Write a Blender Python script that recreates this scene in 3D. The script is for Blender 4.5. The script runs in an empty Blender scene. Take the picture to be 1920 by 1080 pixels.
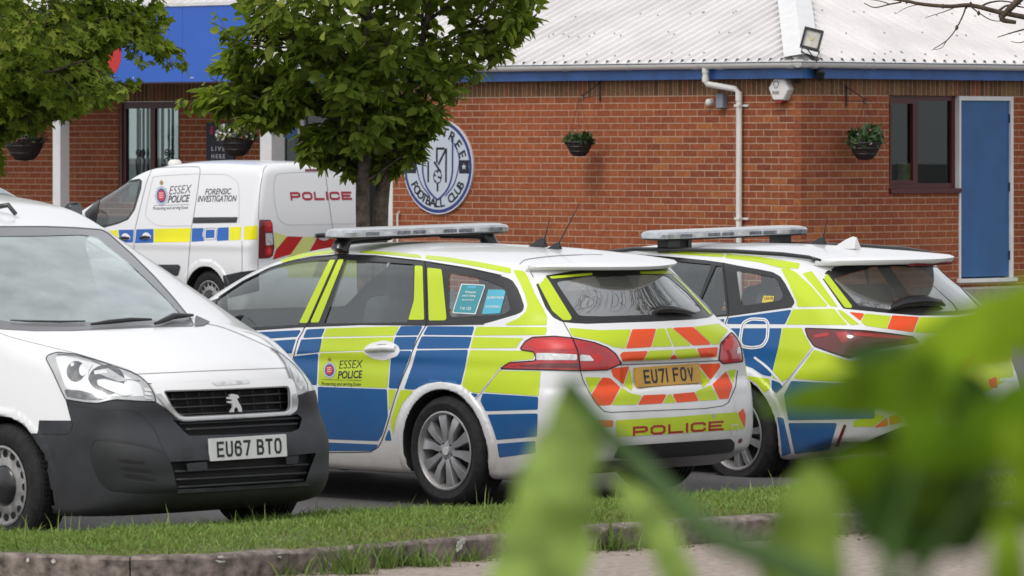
import bpy, math, random
import numpy as np
from mathutils import Vector, Matrix
from mathutils.bvhtree import BVHTree

SC = bpy.context.scene
COL = SC.collection
rad = math.radians

# ------------------------------------------------------------------ camera, sky, sun, exposure
EYE = 2.10            # camera height above the car park
FPX, CX, HY = 10666.7, 960.0, 268.0     # 200 mm lens on 36 mm film, in pixels of a 1920 wide picture
cam_d = bpy.data.cameras.new('camera')
cam_d.lens, cam_d.sensor_width = 200.0, 36.0
cam_d.shift_y = (HY - 540.0) / 1920.0
cam_d.clip_start, cam_d.clip_end = 0.5, 2000.0
cam_d.dof.use_dof = True
cam_d.dof.focus_distance = 39.0
cam_d.dof.aperture_fstop = 200.0 / 19.5
cam_d.dof.aperture_blades = 0
cam = bpy.data.objects.new('camera', cam_d)
cam.location = (0, 0, EYE)
cam.rotation_euler = (rad(90), 0, 0)
COL.objects.link(cam)
SC.camera = cam

SUN_EL, SUN_AZ = 52.0, 215.0     # degrees; azimuth clockwise from +Y, so the sun stands behind-left of the camera
world = bpy.data.worlds.new('World')
SC.world = world
world.use_nodes = True
wn = world.node_tree
wn.nodes.clear()
w_out = wn.nodes.new('ShaderNodeOutputWorld')
w_bg = wn.nodes.new('ShaderNodeBackground')
w_sky = wn.nodes.new('ShaderNodeTexSky')
w_sky.sky_type = 'NISHITA'
w_sky.sun_disc = False
w_sky.sun_elevation = rad(SUN_EL)
w_sky.sun_rotation = rad(SUN_AZ)
w_sky.dust_density = 3.0
w_hsv = wn.nodes.new('ShaderNodeHueSaturation')
w_hsv.inputs['Saturation'].default_value = 0.22      # overcast: the blue is veiled by cloud
w_hsv.inputs['Value'].default_value = 1.0
# soft cloud structure over the whole dome
w_tc = wn.nodes.new('ShaderNodeTexCoord')
w_noise = wn.nodes.new('ShaderNodeTexNoise')
w_noise.inputs['Scale'].default_value = 2.2
w_noise.inputs['Detail'].default_value = 5.0
w_ramp = wn.nodes.new('ShaderNodeMapRange')
w_ramp.inputs['From Min'].default_value = 0.3
w_ramp.inputs['From Max'].default_value = 0.7
w_ramp.inputs['To Min'].default_value = 0.80
w_ramp.inputs['To Max'].default_value = 1.25
w_mul = wn.nodes.new('ShaderNodeVectorMath')
w_mul.operation = 'SCALE'
w_mix = wn.nodes.new('ShaderNodeMix')                # pale cloud deck lying over the clear sky
w_mix.data_type = 'RGBA'
w_mix.inputs['Factor'].default_value = 0.62
w_mix.inputs['B'].default_value = (6.3, 6.45, 6.7, 1)
wn.links.new(w_tc.outputs['Generated'], w_noise.inputs['Vector'])
wn.links.new(w_noise.outputs['Fac'], w_ramp.inputs['Value'])
wn.links.new(w_sky.outputs['Color'], w_hsv.inputs['Color'])
wn.links.new(w_hsv.outputs['Color'], w_mix.inputs['A'])
wn.links.new(w_mix.outputs['Result'], w_mul.inputs[0])
wn.links.new(w_ramp.outputs['Result'], w_mul.inputs['Scale'])
wn.links.new(w_mul.outputs['Vector'], w_bg.inputs['Color'])
w_bg.inputs['Strength'].default_value = 0.15
wn.links.new(w_bg.outputs['Background'], w_out.inputs['Surface'])

sun_d = bpy.data.lights.new('sun', 'SUN')
sun_d.energy = 1.1
sun_d.angle = rad(14)
sun_d.color = (1.0, 0.96, 0.90)
sun = bpy.data.objects.new('sun', sun_d)
sun.rotation_euler = (rad(90 - SUN_EL), 0, rad(180 - SUN_AZ))
sun.location = (-20, -20, 30)
COL.objects.link(sun)

SC.view_settings.view_transform = 'Standard'
SC.view_settings.look = 'None'
SC.view_settings.exposure = 0.12
SC.view_settings.gamma = 1.0
SC.view_settings.use_curve_mapping = False
SC.cycles.transparent_max_bounces = 24
SC.cycles.max_bounces = 8
random.seed(7)
RNG = np.random.default_rng(7)

# ------------------------------------------------------------------ geometry helpers
def project(P):
    P = np.asarray(P, float)
    return np.stack([CX + FPX * P[..., 0] / P[..., 1], HY + FPX * (EYE - P[..., 2]) / P[..., 1]], -1)

def ray(px, py):
    return np.array([(px - CX) / FPX, 1.0, -(py - HY) / FPX])

EYEV = np.array([0, 0, EYE])

class MB:
    """collects simple shapes into one mesh"""
    def __init__(s): s.v = []; s.f = []; s.m = []; s.tone = []
    def add(s, verts, faces, mi=0, tone=None):
        o = len(s.v); s.v.extend([tuple(v) for v in verts])
        for f in faces:
            s.f.append([i + o for i in f]); s.m.append(mi); s.tone.append(0.5 if tone is None else tone)
        return s
    def box(s, lo, hi, mi=0, M=None, tone=None, skip=()):
        x0, y0, z0 = lo; x1, y1, z1 = hi
        v = [(x0,y0,z0),(x1,y0,z0),(x1,y1,z0),(x0,y1,z0),(x0,y0,z1),(x1,y0,z1),(x1,y1,z1),(x0,y1,z1)]
        if M is not None: v = [tuple(M @ Vector(p)) for p in v]
        fs = {'b':(0,3,2,1),'t':(4,5,6,7),'f':(0,1,5,4),'r':(1,2,6,5),'k':(2,3,7,6),'l':(3,0,4,7)}
        return s.add(v, [f for k, f in fs.items() if k not in skip], mi, tone)
    def tube(s, pts, r, n=8, mi=0, cap=True, closed=False):
        pts = [Vector(p) for p in pts]; rs = r if hasattr(r, '__len__') else [r] * len(pts)
        rings = []; ref = None; N = len(pts)
        for i, p in enumerate(pts):
            if closed: d = pts[(i+1) % N] - pts[i-1]
            else: d = pts[min(i+1, N-1)] - pts[max(i-1, 0)]
            d.normalize()
            if ref is None:
                ref = d.orthogonal().normalized()
            else:
                ref = (ref - d * ref.dot(d))
                if ref.length < 1e-6: ref = d.orthogonal()
                ref.normalize()
            b = d.cross(ref)
            rings.append([p + (ref * math.cos(2*math.pi*k/n) + b * math.sin(2*math.pi*k/n)) * rs[i] for k in range(n)])
        v = [q for rg in rings for q in rg]; f = []
        M = N if closed else N - 1
        for i in range(M):
            j = (i + 1) % N
            for k in range(n):
                f.append((i*n+k, i*n+(k+1)%n, j*n+(k+1)%n, j*n+k))
        if cap and not closed:
            f.append(tuple(range(n))[::-1]); f.append(tuple((N-1)*n+k for k in range(n)))
        return s.add(v, f, mi)
    def lathe(s, prof, axis_o=(0,0,0), axis='y', n=32, mi=0, closed=False):
        """prof: list of (radius, along)"""
        v = []; f = []; K = len(prof)
        for i in range(n):
            a = 2*math.pi*i/n
            for r, t in prof:
                c, sn = r*math.cos(a), r*math.sin(a)
                p = (c, t, sn) if axis == 'y' else ((c, sn, t) if axis == 'z' else (t, c, sn))
                v.append((p[0]+axis_o[0], p[1]+axis_o[1], p[2]+axis_o[2]))
        for i in range(n):
            j = (i+1) % n
            for k in range(K if closed else K-1):
                l = (k+1) % K
                f.append((i*K+k, i*K+l, j*K+l, j*K+k))
        return s.add(v, f, mi)
    def prism(s, poly, z0, z1, M=None, mi=0, tone=None):
        n = len(poly)
        v = [(p[0], p[1], z0) for p in poly] + [(p[0], p[1], z1) for p in poly]
        if M is not None: v = [tuple(M @ Vector(p)) for p in v]
        f = [tuple(range(n))[::-1], tuple(range(n, 2*n))] + [(i, (i+1) % n, n+(i+1) % n, n+i) for i in range(n)]
        return s.add(v, f, mi, tone)
    def build(s, name, mats, parent=None, smooth=False, tone=False, kind=None, auto=None):
        me = bpy.data.meshes.new(name); me.from_pydata(s.v, [], s.f)
        if not isinstance(mats, (list, tuple)): mats = [mats]
        for m in mats: me.materials.append(m)
        if len(mats) > 1: me.polygons.foreach_set('material_index', s.m)
        if smooth: me.polygons.foreach_set('use_smooth', [True] * len(s.f))
        if auto is not None:
            me.polygons.foreach_set('use_smooth', [True] * len(s.f)); me.set_sharp_from_angle(angle=rad(auto))
        if tone:
            a = me.attributes.new('tone', 'FLOAT', 'FACE'); a.data.foreach_set('value', s.tone)
        me.update()
        o = bpy.data.objects.new(name, me); COL.objects.link(o)
        if parent is not None: o.parent = parent
        if kind: o['kind'] = kind
        return o

def np_obj(name, V, Fc, mat, parent=None, N=None, smooth=True, kind=None):
    """mesh object from numpy arrays (triangles or quads)"""
    me = bpy.data.meshes.new(name)
    V = np.ascontiguousarray(V, np.float32); Fc = np.ascontiguousarray(Fc, np.int32)
    k = Fc.shape[1]
    me.vertices.add(len(V)); me.vertices.foreach_set('co', V.ravel())
    me.loops.add(Fc.size); me.loops.foreach_set('vertex_index', Fc.ravel())
    me.polygons.add(len(Fc)); me.polygons.foreach_set('loop_start', np.arange(0, Fc.size, k, dtype=np.int32))
    me.polygons.foreach_set('loop_total', np.full(len(Fc), k, np.int32))
    me.update(calc_edges=True)
    if smooth: me.polygons.foreach_set('use_smooth', np.ones(len(Fc), bool))
    for m in (mat if isinstance(mat, (list, tuple)) else [mat]): me.materials.append(m)
    if N is not None and len(V): me.normals_split_custom_set_from_vertices([tuple(n) for n in N.tolist()])
    o = bpy.data.objects.new(name, me); COL.objects.link(o)
    if parent is not None: o.parent = parent
    if kind: o['kind'] = kind
    return o

def thing(name, label, cat, loc=(0,0,0), rotz=0.0, group=None, matrix=None):
    o = bpy.data.objects.new(name, None); COL.objects.link(o)
    if matrix is not None: o.matrix_world = matrix
    else: o.location = loc; o.rotation_euler = (0, 0, rotz)
    o.empty_display_size = 0.2
    tag(o, label, cat, group); return o

def tag(o, label, cat, group=None):
    o['label'] = label; o['category'] = cat
    if group: o['group'] = group
    return o

def fillet(pts, r, n=5):
    """round the corners of a 2-D polygon"""
    P = [np.array(p[:2], float) for p in pts]; out = []; L = len(P)
    for i in range(L):
        a, b, c = P[i-1], P[i], P[(i+1) % L]
        rr = pts[i][2] if len(pts[i]) > 2 else r
        u, v = a-b, c-b; lu, lv = np.linalg.norm(u), np.linalg.norm(v)
        d = min(rr, lu*0.48, lv*0.48)
        if d < 1e-6: out.append(b); continue
        p0, p1 = b+u/lu*d, b+v/lv*d
        for k in range(n+1):
            t = k/n; out.append((1-t)**2*p0 + 2*t*(1-t)*b + t*t*p1)
    return np.array(out)

def spline(pts, n=6, closed=False):
    """Catmull-Rom through the points (2-D or 3-D)"""
    P = [np.array(p, float) for p in pts]; L = len(P); out = []
    rng_ = range(L if closed else L-1)
    for i in rng_:
        p0 = P[i-1] if (closed or i > 0) else 2*P[0]-P[1]
        p1, p2 = P[i], P[(i+1) % L]
        p3 = P[(i+2) % L] if (closed or i+2 < L) else 2*P[-1]-P[-2]
        for k in range(n):
            t = k/n
            out.append(0.5*((2*p1)+(-p0+p2)*t+(2*p0-5*p1+4*p2-p3)*t*t+(-p0+3*p1-3*p2+p3)*t**3))
    if not closed: out.append(P[-1])
    return np.array(out)

# ------------------------------------------------------------------ lettering
GLYPH = {  # stroke letters in a unit box (x right, y up)
 'E': [[(1,1),(0,1),(0,0),(1,0)], [(0,.5),(.85,.5)]],
 'F': [[(1,1),(0,1),(0,0)], [(0,.5),(.8,.5)]],
 'U': [[(0,1),(0,.22,),(.22,0),(.78,0),(1,.22),(1,1)]],
 'V': [[(0,1),(.5,0),(1,1)]],
 'O': [[(.22,0),(.78,0),(1,.22),(1,.78),(.78,1),(.22,1),(0,.78),(0,.22),(.22,0)]],
 '0': [[(.22,0),(.78,0),(1,.22),(1,.78),(.78,1),(.22,1),(0,.78),(0,.22),(.22,0)]],
 'B': [[(0,0),(0,1),(.7,1),(.92,.85),(.92,.66),(.7,.53),(0,.53)], [(.7,.53),(1,.38),(1,.16),(.78,0),(0,0)]],
 'T': [[(0,1),(1,1)], [(.5,1),(.5,0)]],
 '1': [[(.5,1),(.5,0)]],
 '7': [[(0,1),(1,1),(.4,0)]],
 '6': [[(.95,.8),(.8,1),(.22,1),(0,.78),(0,.22),(.22,0),(.78,0),(1,.2),(1,.4),(.8,.57),(.02,.57)]],
 'P': [[(0,0),(0,1),(.8,1),(1,.85),(1,.55),(.8,.4),(0,.4)]],
 'L': [[(0,1),(0,0),(1,0)]],
 'I': [[(.5,0),(.5,1)]],
 'C': [[(1,.80),(1,.86),(.86,1),(.16,1),(0,.84),(0,.16),(.16,0),(.86,0),(1,.14),(1,.20)]],
}
def stroke_text(s, w, h, gap, t, narrow='1I', nw=0.28, space=0.5):
    """2-D mesh (verts, quads, width) of stroke lettering; w,h letter box, t stroke width"""
    V, Fc, x = [], [], 0.0
    for ch in s:
        if ch == ' ': x += w*space; continue
        ww = t if ch in narrow else w
        for line in GLYPH[ch]:
            iw, ih = (ww-t), (h-t)
            P = [np.array((x+t/2+p[0]*iw, t/2+p[1]*ih)) for p in line]
            closed = np.allclose(P[0], P[-1])
            n = len(P)
            for i, p in enumerate(P):
                if closed: d0 = P[i]-P[i-1] if i > 0 else P[-1]-P[-2]; d1 = P[i+1]-P[i] if i < n-1 else P[1]-P[0]
                else:
                    d0 = P[i]-P[i-1] if i > 0 else P[1]-P[0]; d1 = P[i+1]-P[i] if i < n-1 else P[-1]-P[-2]
                d0 = d0/np.linalg.norm(d0); d1 = d1/np.linalg.norm(d1)
                n0 = np.array((-d0[1], d0[0])); n1 = np.array((-d1[1], d1[0])); m = n0+n1; m /= np.linalg.norm(m)
                k = (t/2)/max(0.35, m.dot(n0)); e = np.zeros(2)
                if not closed and i == 0: e = -d0*t/2*(0 if ch in 'V' else 1)
                if not closed and i == n-1: e = d1*t/2*(0 if ch in 'V' else 1)
                if ch in '1TI7' or True:
                    pass
                V += [p+m*k+e, p-m*k+e]
                if i: b = len(V)-4; Fc.append((b, b+1, b+3, b+2))
        x += ww+gap
    return np.array(V), Fc, x-gap

def font_text(s, bold=0.0, shear=0.0, spacing=1.0):
    """2-D mesh of built-in font text, normalised to height 1 (cap height)"""
    cu = bpy.data.curves.new('t', 'FONT'); cu.body = s; cu.offset = bold; cu.shear = shear; cu.space_character = spacing
    cu.resolution_u = 3
    o = bpy.data.objects.new('t', cu); COL.objects.link(o)
    me = bpy.data.meshes.new_from_object(o.evaluated_get(bpy.context.evaluated_depsgraph_get()))
    V = np.array([v.co[:2] for v in me.vertices]); Fc = [tuple(p.vertices) for p in me.polygons]
    bpy.data.objects.remove(o); bpy.data.curves.remove(cu); bpy.data.meshes.remove(me)
    k = 1/0.729 if False else 1.0
    V[:, 0] -= V[:, 0].min()
    return V, Fc, V[:, 0].max()

# ------------------------------------------------------------------ materials
def new_mat(name):
    m = bpy.data.materials.new(name); m.use_nodes = True
    nt = m.node_tree; nt.nodes.clear()
    out = nt.nodes.new('ShaderNodeOutputMaterial'); b = nt.nodes.new('ShaderNodeBsdfPrincipled')
    nt.links.new(b.outputs[0], out.inputs[0])
    return m, nt, b, out

def pm(name, col, rough=0.5, metal=0.0, spec=0.5, coat=0.0, var=None, bump=None, dirt=None, trans=0.0, alpha=1.0, back=None, var2=None, emit=None):
    """var=(scale, amount[, detail]) mottles the colour; bump=(scale, distance); dirt=(z0, z1, colour, amount) road film low down, object space"""
    m, nt, b, out = new_mat(name)
    N, L = nt.nodes, nt.links
    tc = N.new('ShaderNodeTexCoord')
    src = None
    if var:
        nz = N.new('ShaderNodeTexNoise'); nz.inputs['Scale'].default_value = var[0]; nz.inputs['Detail'].default_value = var[2] if len(var) > 2 else 4
        L.new(tc.outputs['Object'], nz.inputs['Vector'])
        cr = N.new('ShaderNodeValToRGB')
        a = var[1]
        cr.color_ramp.elements[0].position = 0.3; cr.color_ramp.elements[1].position = 0.7
        cr.color_ramp.elements[0].color = (*[max(0, c*(1-a)) for c in col], 1)
        hi = var2 if var2 else [c*(1+a) for c in col]
        cr.color_ramp.elements[1].color = (*[min(1, c) for c in hi], 1)
        L.new(nz.outputs['Fac'], cr.inputs[0]); src = cr.outputs['Color']
    else:
        b.inputs['Base Color'].default_value = (*col, 1)
    if dirt:
        sx = N.new('ShaderNodeSeparateXYZ'); L.new(tc.outputs['Object'], sx.inputs[0])
        nz2 = N.new('ShaderNodeTexNoise'); nz2.inputs['Scale'].default_value = 5; nz2.inputs['Detail'].default_value = 6
        L.new(tc.outputs['Object'], nz2.inputs['Vector'])
        mr = N.new('ShaderNodeMapRange'); mr.inputs['From Min'].default_value = dirt[0]; mr.inputs['From Max'].default_value = dirt[1]
        mr.inputs['To Min'].default_value = 1; mr.inputs['To Max'].default_value = 0
        ad = N.new('ShaderNodeMath'); ad.operation = 'MULTIPLY_ADD'; ad.inputs[1].default_value = 0.35; ad.inputs[2].default_value = -0.175
        L.new(nz2.outputs['Fac'], ad.inputs[0])
        ad2 = N.new('ShaderNodeMath'); ad2.operation = 'ADD'; L.new(sx.outputs['Z'], ad2.inputs[0]); L.new(ad.outputs[0], ad2.inputs[1])
        L.new(ad2.outputs[0], mr.inputs['Value'])
        mu = N.new('ShaderNodeMath'); mu.operation = 'MULTIPLY'; mu.inputs[1].default_value = dirt[3]; L.new(mr.outputs[0], mu.inputs[0])
        mx = N.new('ShaderNodeMix'); mx.data_type = 'RGBA'
        L.new(mu.outputs[0], mx.inputs['Factor'])
        if src: L.new(src, mx.inputs['A'])
        else: mx.inputs['A'].default_value = (*col, 1)
        mx.inputs['B'].default_value = (*dirt[2], 1); src = mx.outputs['Result']
    if src: L.new(src, b.inputs['Base Color'])
    b.inputs['Roughness'].default_value = rough; b.inputs['Metallic'].default_value = metal
    b.inputs['Specular IOR Level'].default_value = spec
    b.inputs['Coat Weight'].default_value = coat; b.inputs['Coat Roughness'].default_value = 0.04
    if trans: b.inputs['Transmission Weight'].default_value = trans
    if emit: b.inputs['Emission Color'].default_value = (*col, 1); b.inputs['Emission Strength'].default_value = emit
    if bump:
        nb = N.new('ShaderNodeTexNoise'); nb.inputs['Scale'].default_value = bump[0]; nb.inputs['Detail'].default_value = 5
        L.new(tc.outputs['Object'], nb.inputs['Vector'])
        bp = N.new('ShaderNodeBump'); bp.inputs['Distance'].default_value = bump[1]; bp.inputs['Strength'].default_value = 1.0
        L.new(nb.outputs['Fac'], bp.inputs['Height']); L.new(bp.outputs[0], b.inputs['Normal'])
    if back:   # inside of the shell is lined with dark trim
        b2 = N.new('ShaderNodeBsdfPrincipled'); b2.inputs['Base Color'].default_value = (*back, 1); b2.inputs['Roughness'].default_value = 0.8
        ge = N.new('ShaderNodeNewGeometry'); ms = N.new('ShaderNodeMixShader')
        L.new(ge.outputs['Backfacing'], ms.inputs[0]); L.new(b.outputs[0], ms.inputs[1]); L.new(b2.outputs[0], ms.inputs[2])
        L.new(ms.outputs[0], out.inputs[0])
    return m

def glass_mat(name, tint=(0.75, 0.85, 0.82), rough=0.0, base=0.06, film=0.0, filmcol=(0.6, 0.62, 0.6)):
    """thin sheet glass: tinted see-through plus mirror reflection; film = diffuse veil, for dust and painted haze"""
    m, nt, b, out = new_mat(name); N, L = nt.nodes, nt.links
    N.remove(b)
    tr = N.new('ShaderNodeBsdfTransparent'); tr.inputs[0].default_value = (*tint, 1)
    gl = N.new('ShaderNodeBsdfGlossy'); gl.inputs['Roughness'].default_value = rough; gl.inputs['Color'].default_value = (0.95, 0.97, 0.97, 1)
    lw = N.new('ShaderNodeLayerWeight'); lw.inputs['Blend'].default_value = 0.5
    pw = N.new('ShaderNodeMath'); pw.operation = 'POWER'; pw.inputs[1].default_value = 4.0
    L.new(lw.outputs['Facing'], pw.inputs[0])
    mr = N.new('ShaderNodeMath'); mr.operation = 'MULTIPLY_ADD'; mr.inputs[1].default_value = 1-base; mr.inputs[2].default_value = base; mr.use_clamp = True
    L.new(pw.outputs[0], mr.inputs[0])
    mx = N.new('ShaderNodeMixShader'); L.new(mr.outputs[0], mx.inputs[0]); L.new(tr.outputs[0], mx.inputs[1]); L.new(gl.outputs[0], mx.inputs[2])
    last = mx
    if film:
        df = N.new('ShaderNodeBsdfDiffuse'); df.inputs[0].default_value = (*filmcol, 1)
        tc = N.new('ShaderNodeTexCoord'); nz = N.new('ShaderNodeTexNoise'); nz.inputs['Scale'].default_value = 6; nz.inputs['Detail'].default_value = 6
        L.new(tc.outputs['Object'], nz.inputs['Vector'])
        f = N.new('ShaderNodeMath'); f.operation = 'MULTIPLY'; f.inputs[1].default_value = film*2; L.new(nz.outputs['Fac'], f.inputs[0])
        m2 = N.new('ShaderNodeMixShader'); L.new(f.outputs[0], m2.inputs[0]); L.new(mx.outputs[0], m2.inputs[1]); L.new(df.outputs[0], m2.inputs[2])
        last = m2
    L.new(last.outputs[0], out.inputs[0])
    return m

# ------------------------------------------------------------------ the clubhouse
def brick_mat(name, attr):
    m, nt, b, out = new_mat(name); N, L = nt.nodes, nt.links
    if attr:
        at = N.new('ShaderNodeAttribute'); at.attribute_name = 'tone'; tone = at.outputs['Fac']
    else:
        oi = N.new('ShaderNodeObjectInfo'); tone = oi.outputs['Random']
    cr = N.new('ShaderNodeValToRGB'); e = cr.color_ramp.elements
    e[0].position = 0.0; e[0].color = (0.235, 0.066, 0.034, 1)
    e[1].position = 1.0; e[1].color = (0.40, 0.145, 0.052, 1)
    for p, c in ((0.2, (0.280, 0.079, 0.036)), (0.5, (0.305, 0.088, 0.038)), (0.8, (0.325, 0.100, 0.042)), (0.93, (0.355, 0.118, 0.045))):
        x = e.new(p); x.color = (*c, 1)
    L.new(tone, cr.inputs[0])
    tc = N.new('ShaderNodeTexCoord'); ge = N.new('ShaderNodeNewGeometry')
    nz = N.new('ShaderNodeTexNoise'); nz.inputs['Scale'].default_value = 22; nz.inputs['Detail'].default_value = 6
    L.new(ge.outputs['Position'], nz.inputs['Vector'])
    mx = N.new('ShaderNodeMix'); mx.data_type = 'RGBA'; mx.blend_type = 'MULTIPLY'; mx.inputs['Factor'].default_value = 0.75
    mr = N.new('ShaderNodeMapRange'); mr.inputs['From Min'].default_value = 0.25; mr.inputs['From Max'].default_value = 0.75; mr.inputs['To Min'].default_value = 0.62; mr.inputs['To Max'].default_value = 1.28
    L.new(nz.outputs['Fac'], mr.inputs['Value'])
    L.new(cr.outputs['Color'], mx.inputs['A']); L.new(mr.outputs[0], mx.inputs['B'])
    n2 = N.new('ShaderNodeTexNoise'); n2.inputs['Scale'].default_value = 0.9; n2.inputs['Detail'].default_value = 3
    L.new(ge.outputs['Position'], n2.inputs['Vector'])
    m2 = N.new('ShaderNodeMix'); m2.data_type = 'RGBA'; m2.blend_type = 'MULTIPLY'; m2.inputs['Factor'].default_value = 0.6
    mr2 = N.new('ShaderNodeMapRange'); mr2.inputs['From Min'].default_value = 0.3; mr2.inputs['From Max'].default_value = 0.7; mr2.inputs['To Min'].default_value = 0.72; mr2.inputs['To Max'].default_value = 1.15
    L.new(n2.outputs['Fac'], mr2.inputs['Value']); L.new(mx.outputs['Result'], m2.inputs['A']); L.new(mr2.outputs[0], m2.inputs['B'])
    L.new(m2.outputs['Result'], b.inputs['Base Color'])
    b.inputs['Roughness'].default_value = 0.9; b.inputs['Specular IOR Level'].default_value = 0.2
    bp = N.new('ShaderNodeBump'); bp.inputs['Distance'].default_value = 0.003; L.new(nz.outputs['Fac'], bp.inputs['Height']); L.new(bp.outputs[0], b.inputs['Normal'])
    return m

M_BRICK1 = brick_mat('brick_single', False)
M_BRICKS = brick_mat('brick_course', True)
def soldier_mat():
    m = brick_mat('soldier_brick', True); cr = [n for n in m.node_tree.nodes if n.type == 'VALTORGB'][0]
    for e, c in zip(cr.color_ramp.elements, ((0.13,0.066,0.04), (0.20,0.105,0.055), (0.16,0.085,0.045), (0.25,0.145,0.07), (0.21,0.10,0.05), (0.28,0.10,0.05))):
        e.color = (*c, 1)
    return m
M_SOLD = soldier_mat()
M_MORTAR = pm('mortar', (0.50, 0.36, 0.265), 0.95, spec=0.1, var=(30, 0.2), bump=(60, 0.003))
M_WHITE_PL = pm('white_plastic', (0.72, 0.70, 0.66), 0.35, var=(4, 0.06))
M_WHITE_PT = pm('white_paint', (0.70, 0.69, 0.69), 0.45, var=(6, 0.07))
M_FASCIA = pm('blue_fascia_paint', (0.035, 0.12, 0.36), 0.35, var=(5, 0.2), bump=(30, 0.002))
M_DOORBLUE = pm('blue_door_paint', (0.026, 0.105, 0.27), 0.45, var=(3, 0.12), bump=(45, 0.001))
M_SIGNBLUE = pm('sign_blue', (0.030, 0.120, 0.52), 0.3, var=(1.2, 0.05))
M_MAROON = pm('maroon_frame', (0.075, 0.013, 0.014), 0.3, var=(6, 0.15))
M_ROOF = pm('white_roof_sheet', (0.685, 0.655, 0.647), 0.5, var=(1.6, 0.10, 6), bump=(30, 0.001))
M_ROOFGREY = pm('rooflight_sheet', (0.42, 0.45, 0.52), 0.35, var=(3, 0.1))
M_BLACK = pm('black_plastic', (0.012, 0.012, 0.013), 0.4)
M_BLACKM = pm('black_metal', (0.015, 0.015, 0.016), 0.45)
M_DARKIN = pm('dark_interior', (0.03, 0.03, 0.032), 0.8)
M_GREYPL = pm('grey_plastic', (0.22, 0.24, 0.27), 0.5)
M_SOIL = pm('basket_liner', (0.030, 0.020, 0.016), 0.95, var=(40, 0.5), bump=(60, 0.01))
M_CONC = pm('concrete', (0.30, 0.27, 0.24), 0.9, var=(9, 0.2), bump=(40, 0.004))
M_RED = pm('red_plastic', (0.30, 0.012, 0.012), 0.3)
M_WINGLASS = glass_mat('window_glass', (0.62, 0.70, 0.68), base=0.045)
M_INK = pm('black_ink', (0.012, 0.013, 0.016), 0.6)

TH = rad(46.0)
CORNER = Vector((3.135, 61.7, 0.0))
class Wall:
    """frame on a wall face: X along the wall, Y outward, Z up"""
    def __init__(s, o, ux, uy):
        s.o = Vector(o); s.u = Vector((ux, uy, 0)); s.n = Vector((-uy, ux, 0))
        s.M = Matrix(((s.u.x, s.n.x, 0, s.o.x), (s.u.y, s.n.y, 0, s.o.y), (0, 0, 1, s.o.z), (0, 0, 0, 1)))
    def at(s, px, py, d=0.0):
        r = Vector(ray(px, py)); e = Vector((0, 0, EYE)); p0 = s.o + s.n*d
        k = (p0-e).dot(s.n)/r.dot(s.n); p = e+r*k
        return (p-s.o).dot(s.u), p.z
    def w(s, t, z, d=0.0): return s.M @ Vector((t, d, z))
WL = Wall(CORNER, -math.cos(TH), math.sin(TH))           # left wall, runs away to the left
WR = Wall(CORNER, -math.sin(TH), -math.cos(TH))          # right wall, t < 0
WW = Wall(CORNER - WL.n*1.25, WL.u.x, WL.u.y)            # wing wall set back under the porch

Z_BASE, Z_SOLD, Z_TOP = 0.10, 2.625, 2.85
BH, BL, JT = 0.065, 0.215, 0.010
club = thing('clubhouse', 'single storey red brick clubhouse with white ribbed roof and blue fascia', 'building', CORNER)
def T(o, wall, parent=club):
    """give a part built in wall coordinates its place"""
    o.parent = parent; o.matrix_world = wall.M
    return o
bpy.context.view_layer.update()

L_END = WL.at(733, 300)[0]
win_r = [WR.at(1667, 184), WR.at(1797.5, 353)]
door_r = [WR.at(1797.5, 184), WR.at(1899, 520)]
wt0, wt1, wz0, wz1 = win_r[0][0], win_r[1][0], win_r[1][1], Z_SOLD
dt0, dt1, dz0, dz1 = door_r[0][0], door_r[1][0], door_r[1][1], Z_SOLD
R_END = -9.0
win_w = [WW.at(337, 300)[0], WW.at(222, 300)[0]]
ww_z0, ww_z1 = 1.35, Z_SOLD - 0.005
ent0, ent1 = L_END - 0.9, WW.at(508, 300)[0]
W_END = WW.at(-60, 300)[0]

def courses(t_lo, t_hi, z_lo, z_hi, start_even, start_odd, holes, neg=False):
    """brick rectangles of a stretcher bond; t counted from the corner (or end)"""
    out = []; n = int(round((z_hi-z_lo)/(BH+JT)))
    for r in range(n):
        z1 = z_hi - JT - r*(BH+JT); z0 = z1 - BH
        t = start_even if r % 2 == 0 else start_odd
        while t < t_hi:
            a, b = max(t, t_lo), min(t+BL, t_hi); segs = [(a, b)]
            for (h0, h1, k0, k1) in holes:
                if z1 > k0+0.01 and z0 < k1-0.01:
                    ns = []
                    for (p, q) in segs:
                        if q <= h0 or p >= h1: ns.append((p, q)); continue
                        if p < h0: ns.append((p, h0))
                        if q > h1: ns.append((h1, q))
                    segs = ns
            for (p, q) in segs:
                if q-p > 0.025: out.append((p, q, z0, z1, r))
            t += BL+JT
    return out

z_hi = Z_SOLD
lb = courses(0, L_END, Z_BASE, z_hi, 0.0, 0.1125, [])
rb = [(-q, -p, a, b, r) for (p, q, a, b, r) in courses(0, -R_END, Z_BASE, z_hi, 0.1125, 0.0, [(-wt0, -wt1, wz0, wz1), (-dt0, -dt1, dz0-0.03, dz1)] if wt0 > wt1 else [(-wt1, -wt0, wz0, wz1), (-dt1, -dt0, dz0-0.03, dz1)])]
wbk = courses(ent1, W_END, Z_BASE, z_hi, ent1-0.05, ent1-0.16, [(win_w[0], win_w[1], ww_z0, ww_z1)])

def brick_boxes(mb, lst, corner=False):
    for (p, q, a, b, r) in lst:
        k = RNG.uniform(-0.0012, 0.0012); d = 0.1025 if (corner and (abs(p) < 0.02 or abs(q) < 0.02)) else 0.03
        mb.box((p, -d, a), (q, k, b), tone=float(RNG.beta(4, 4)), skip=('f',))

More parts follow.
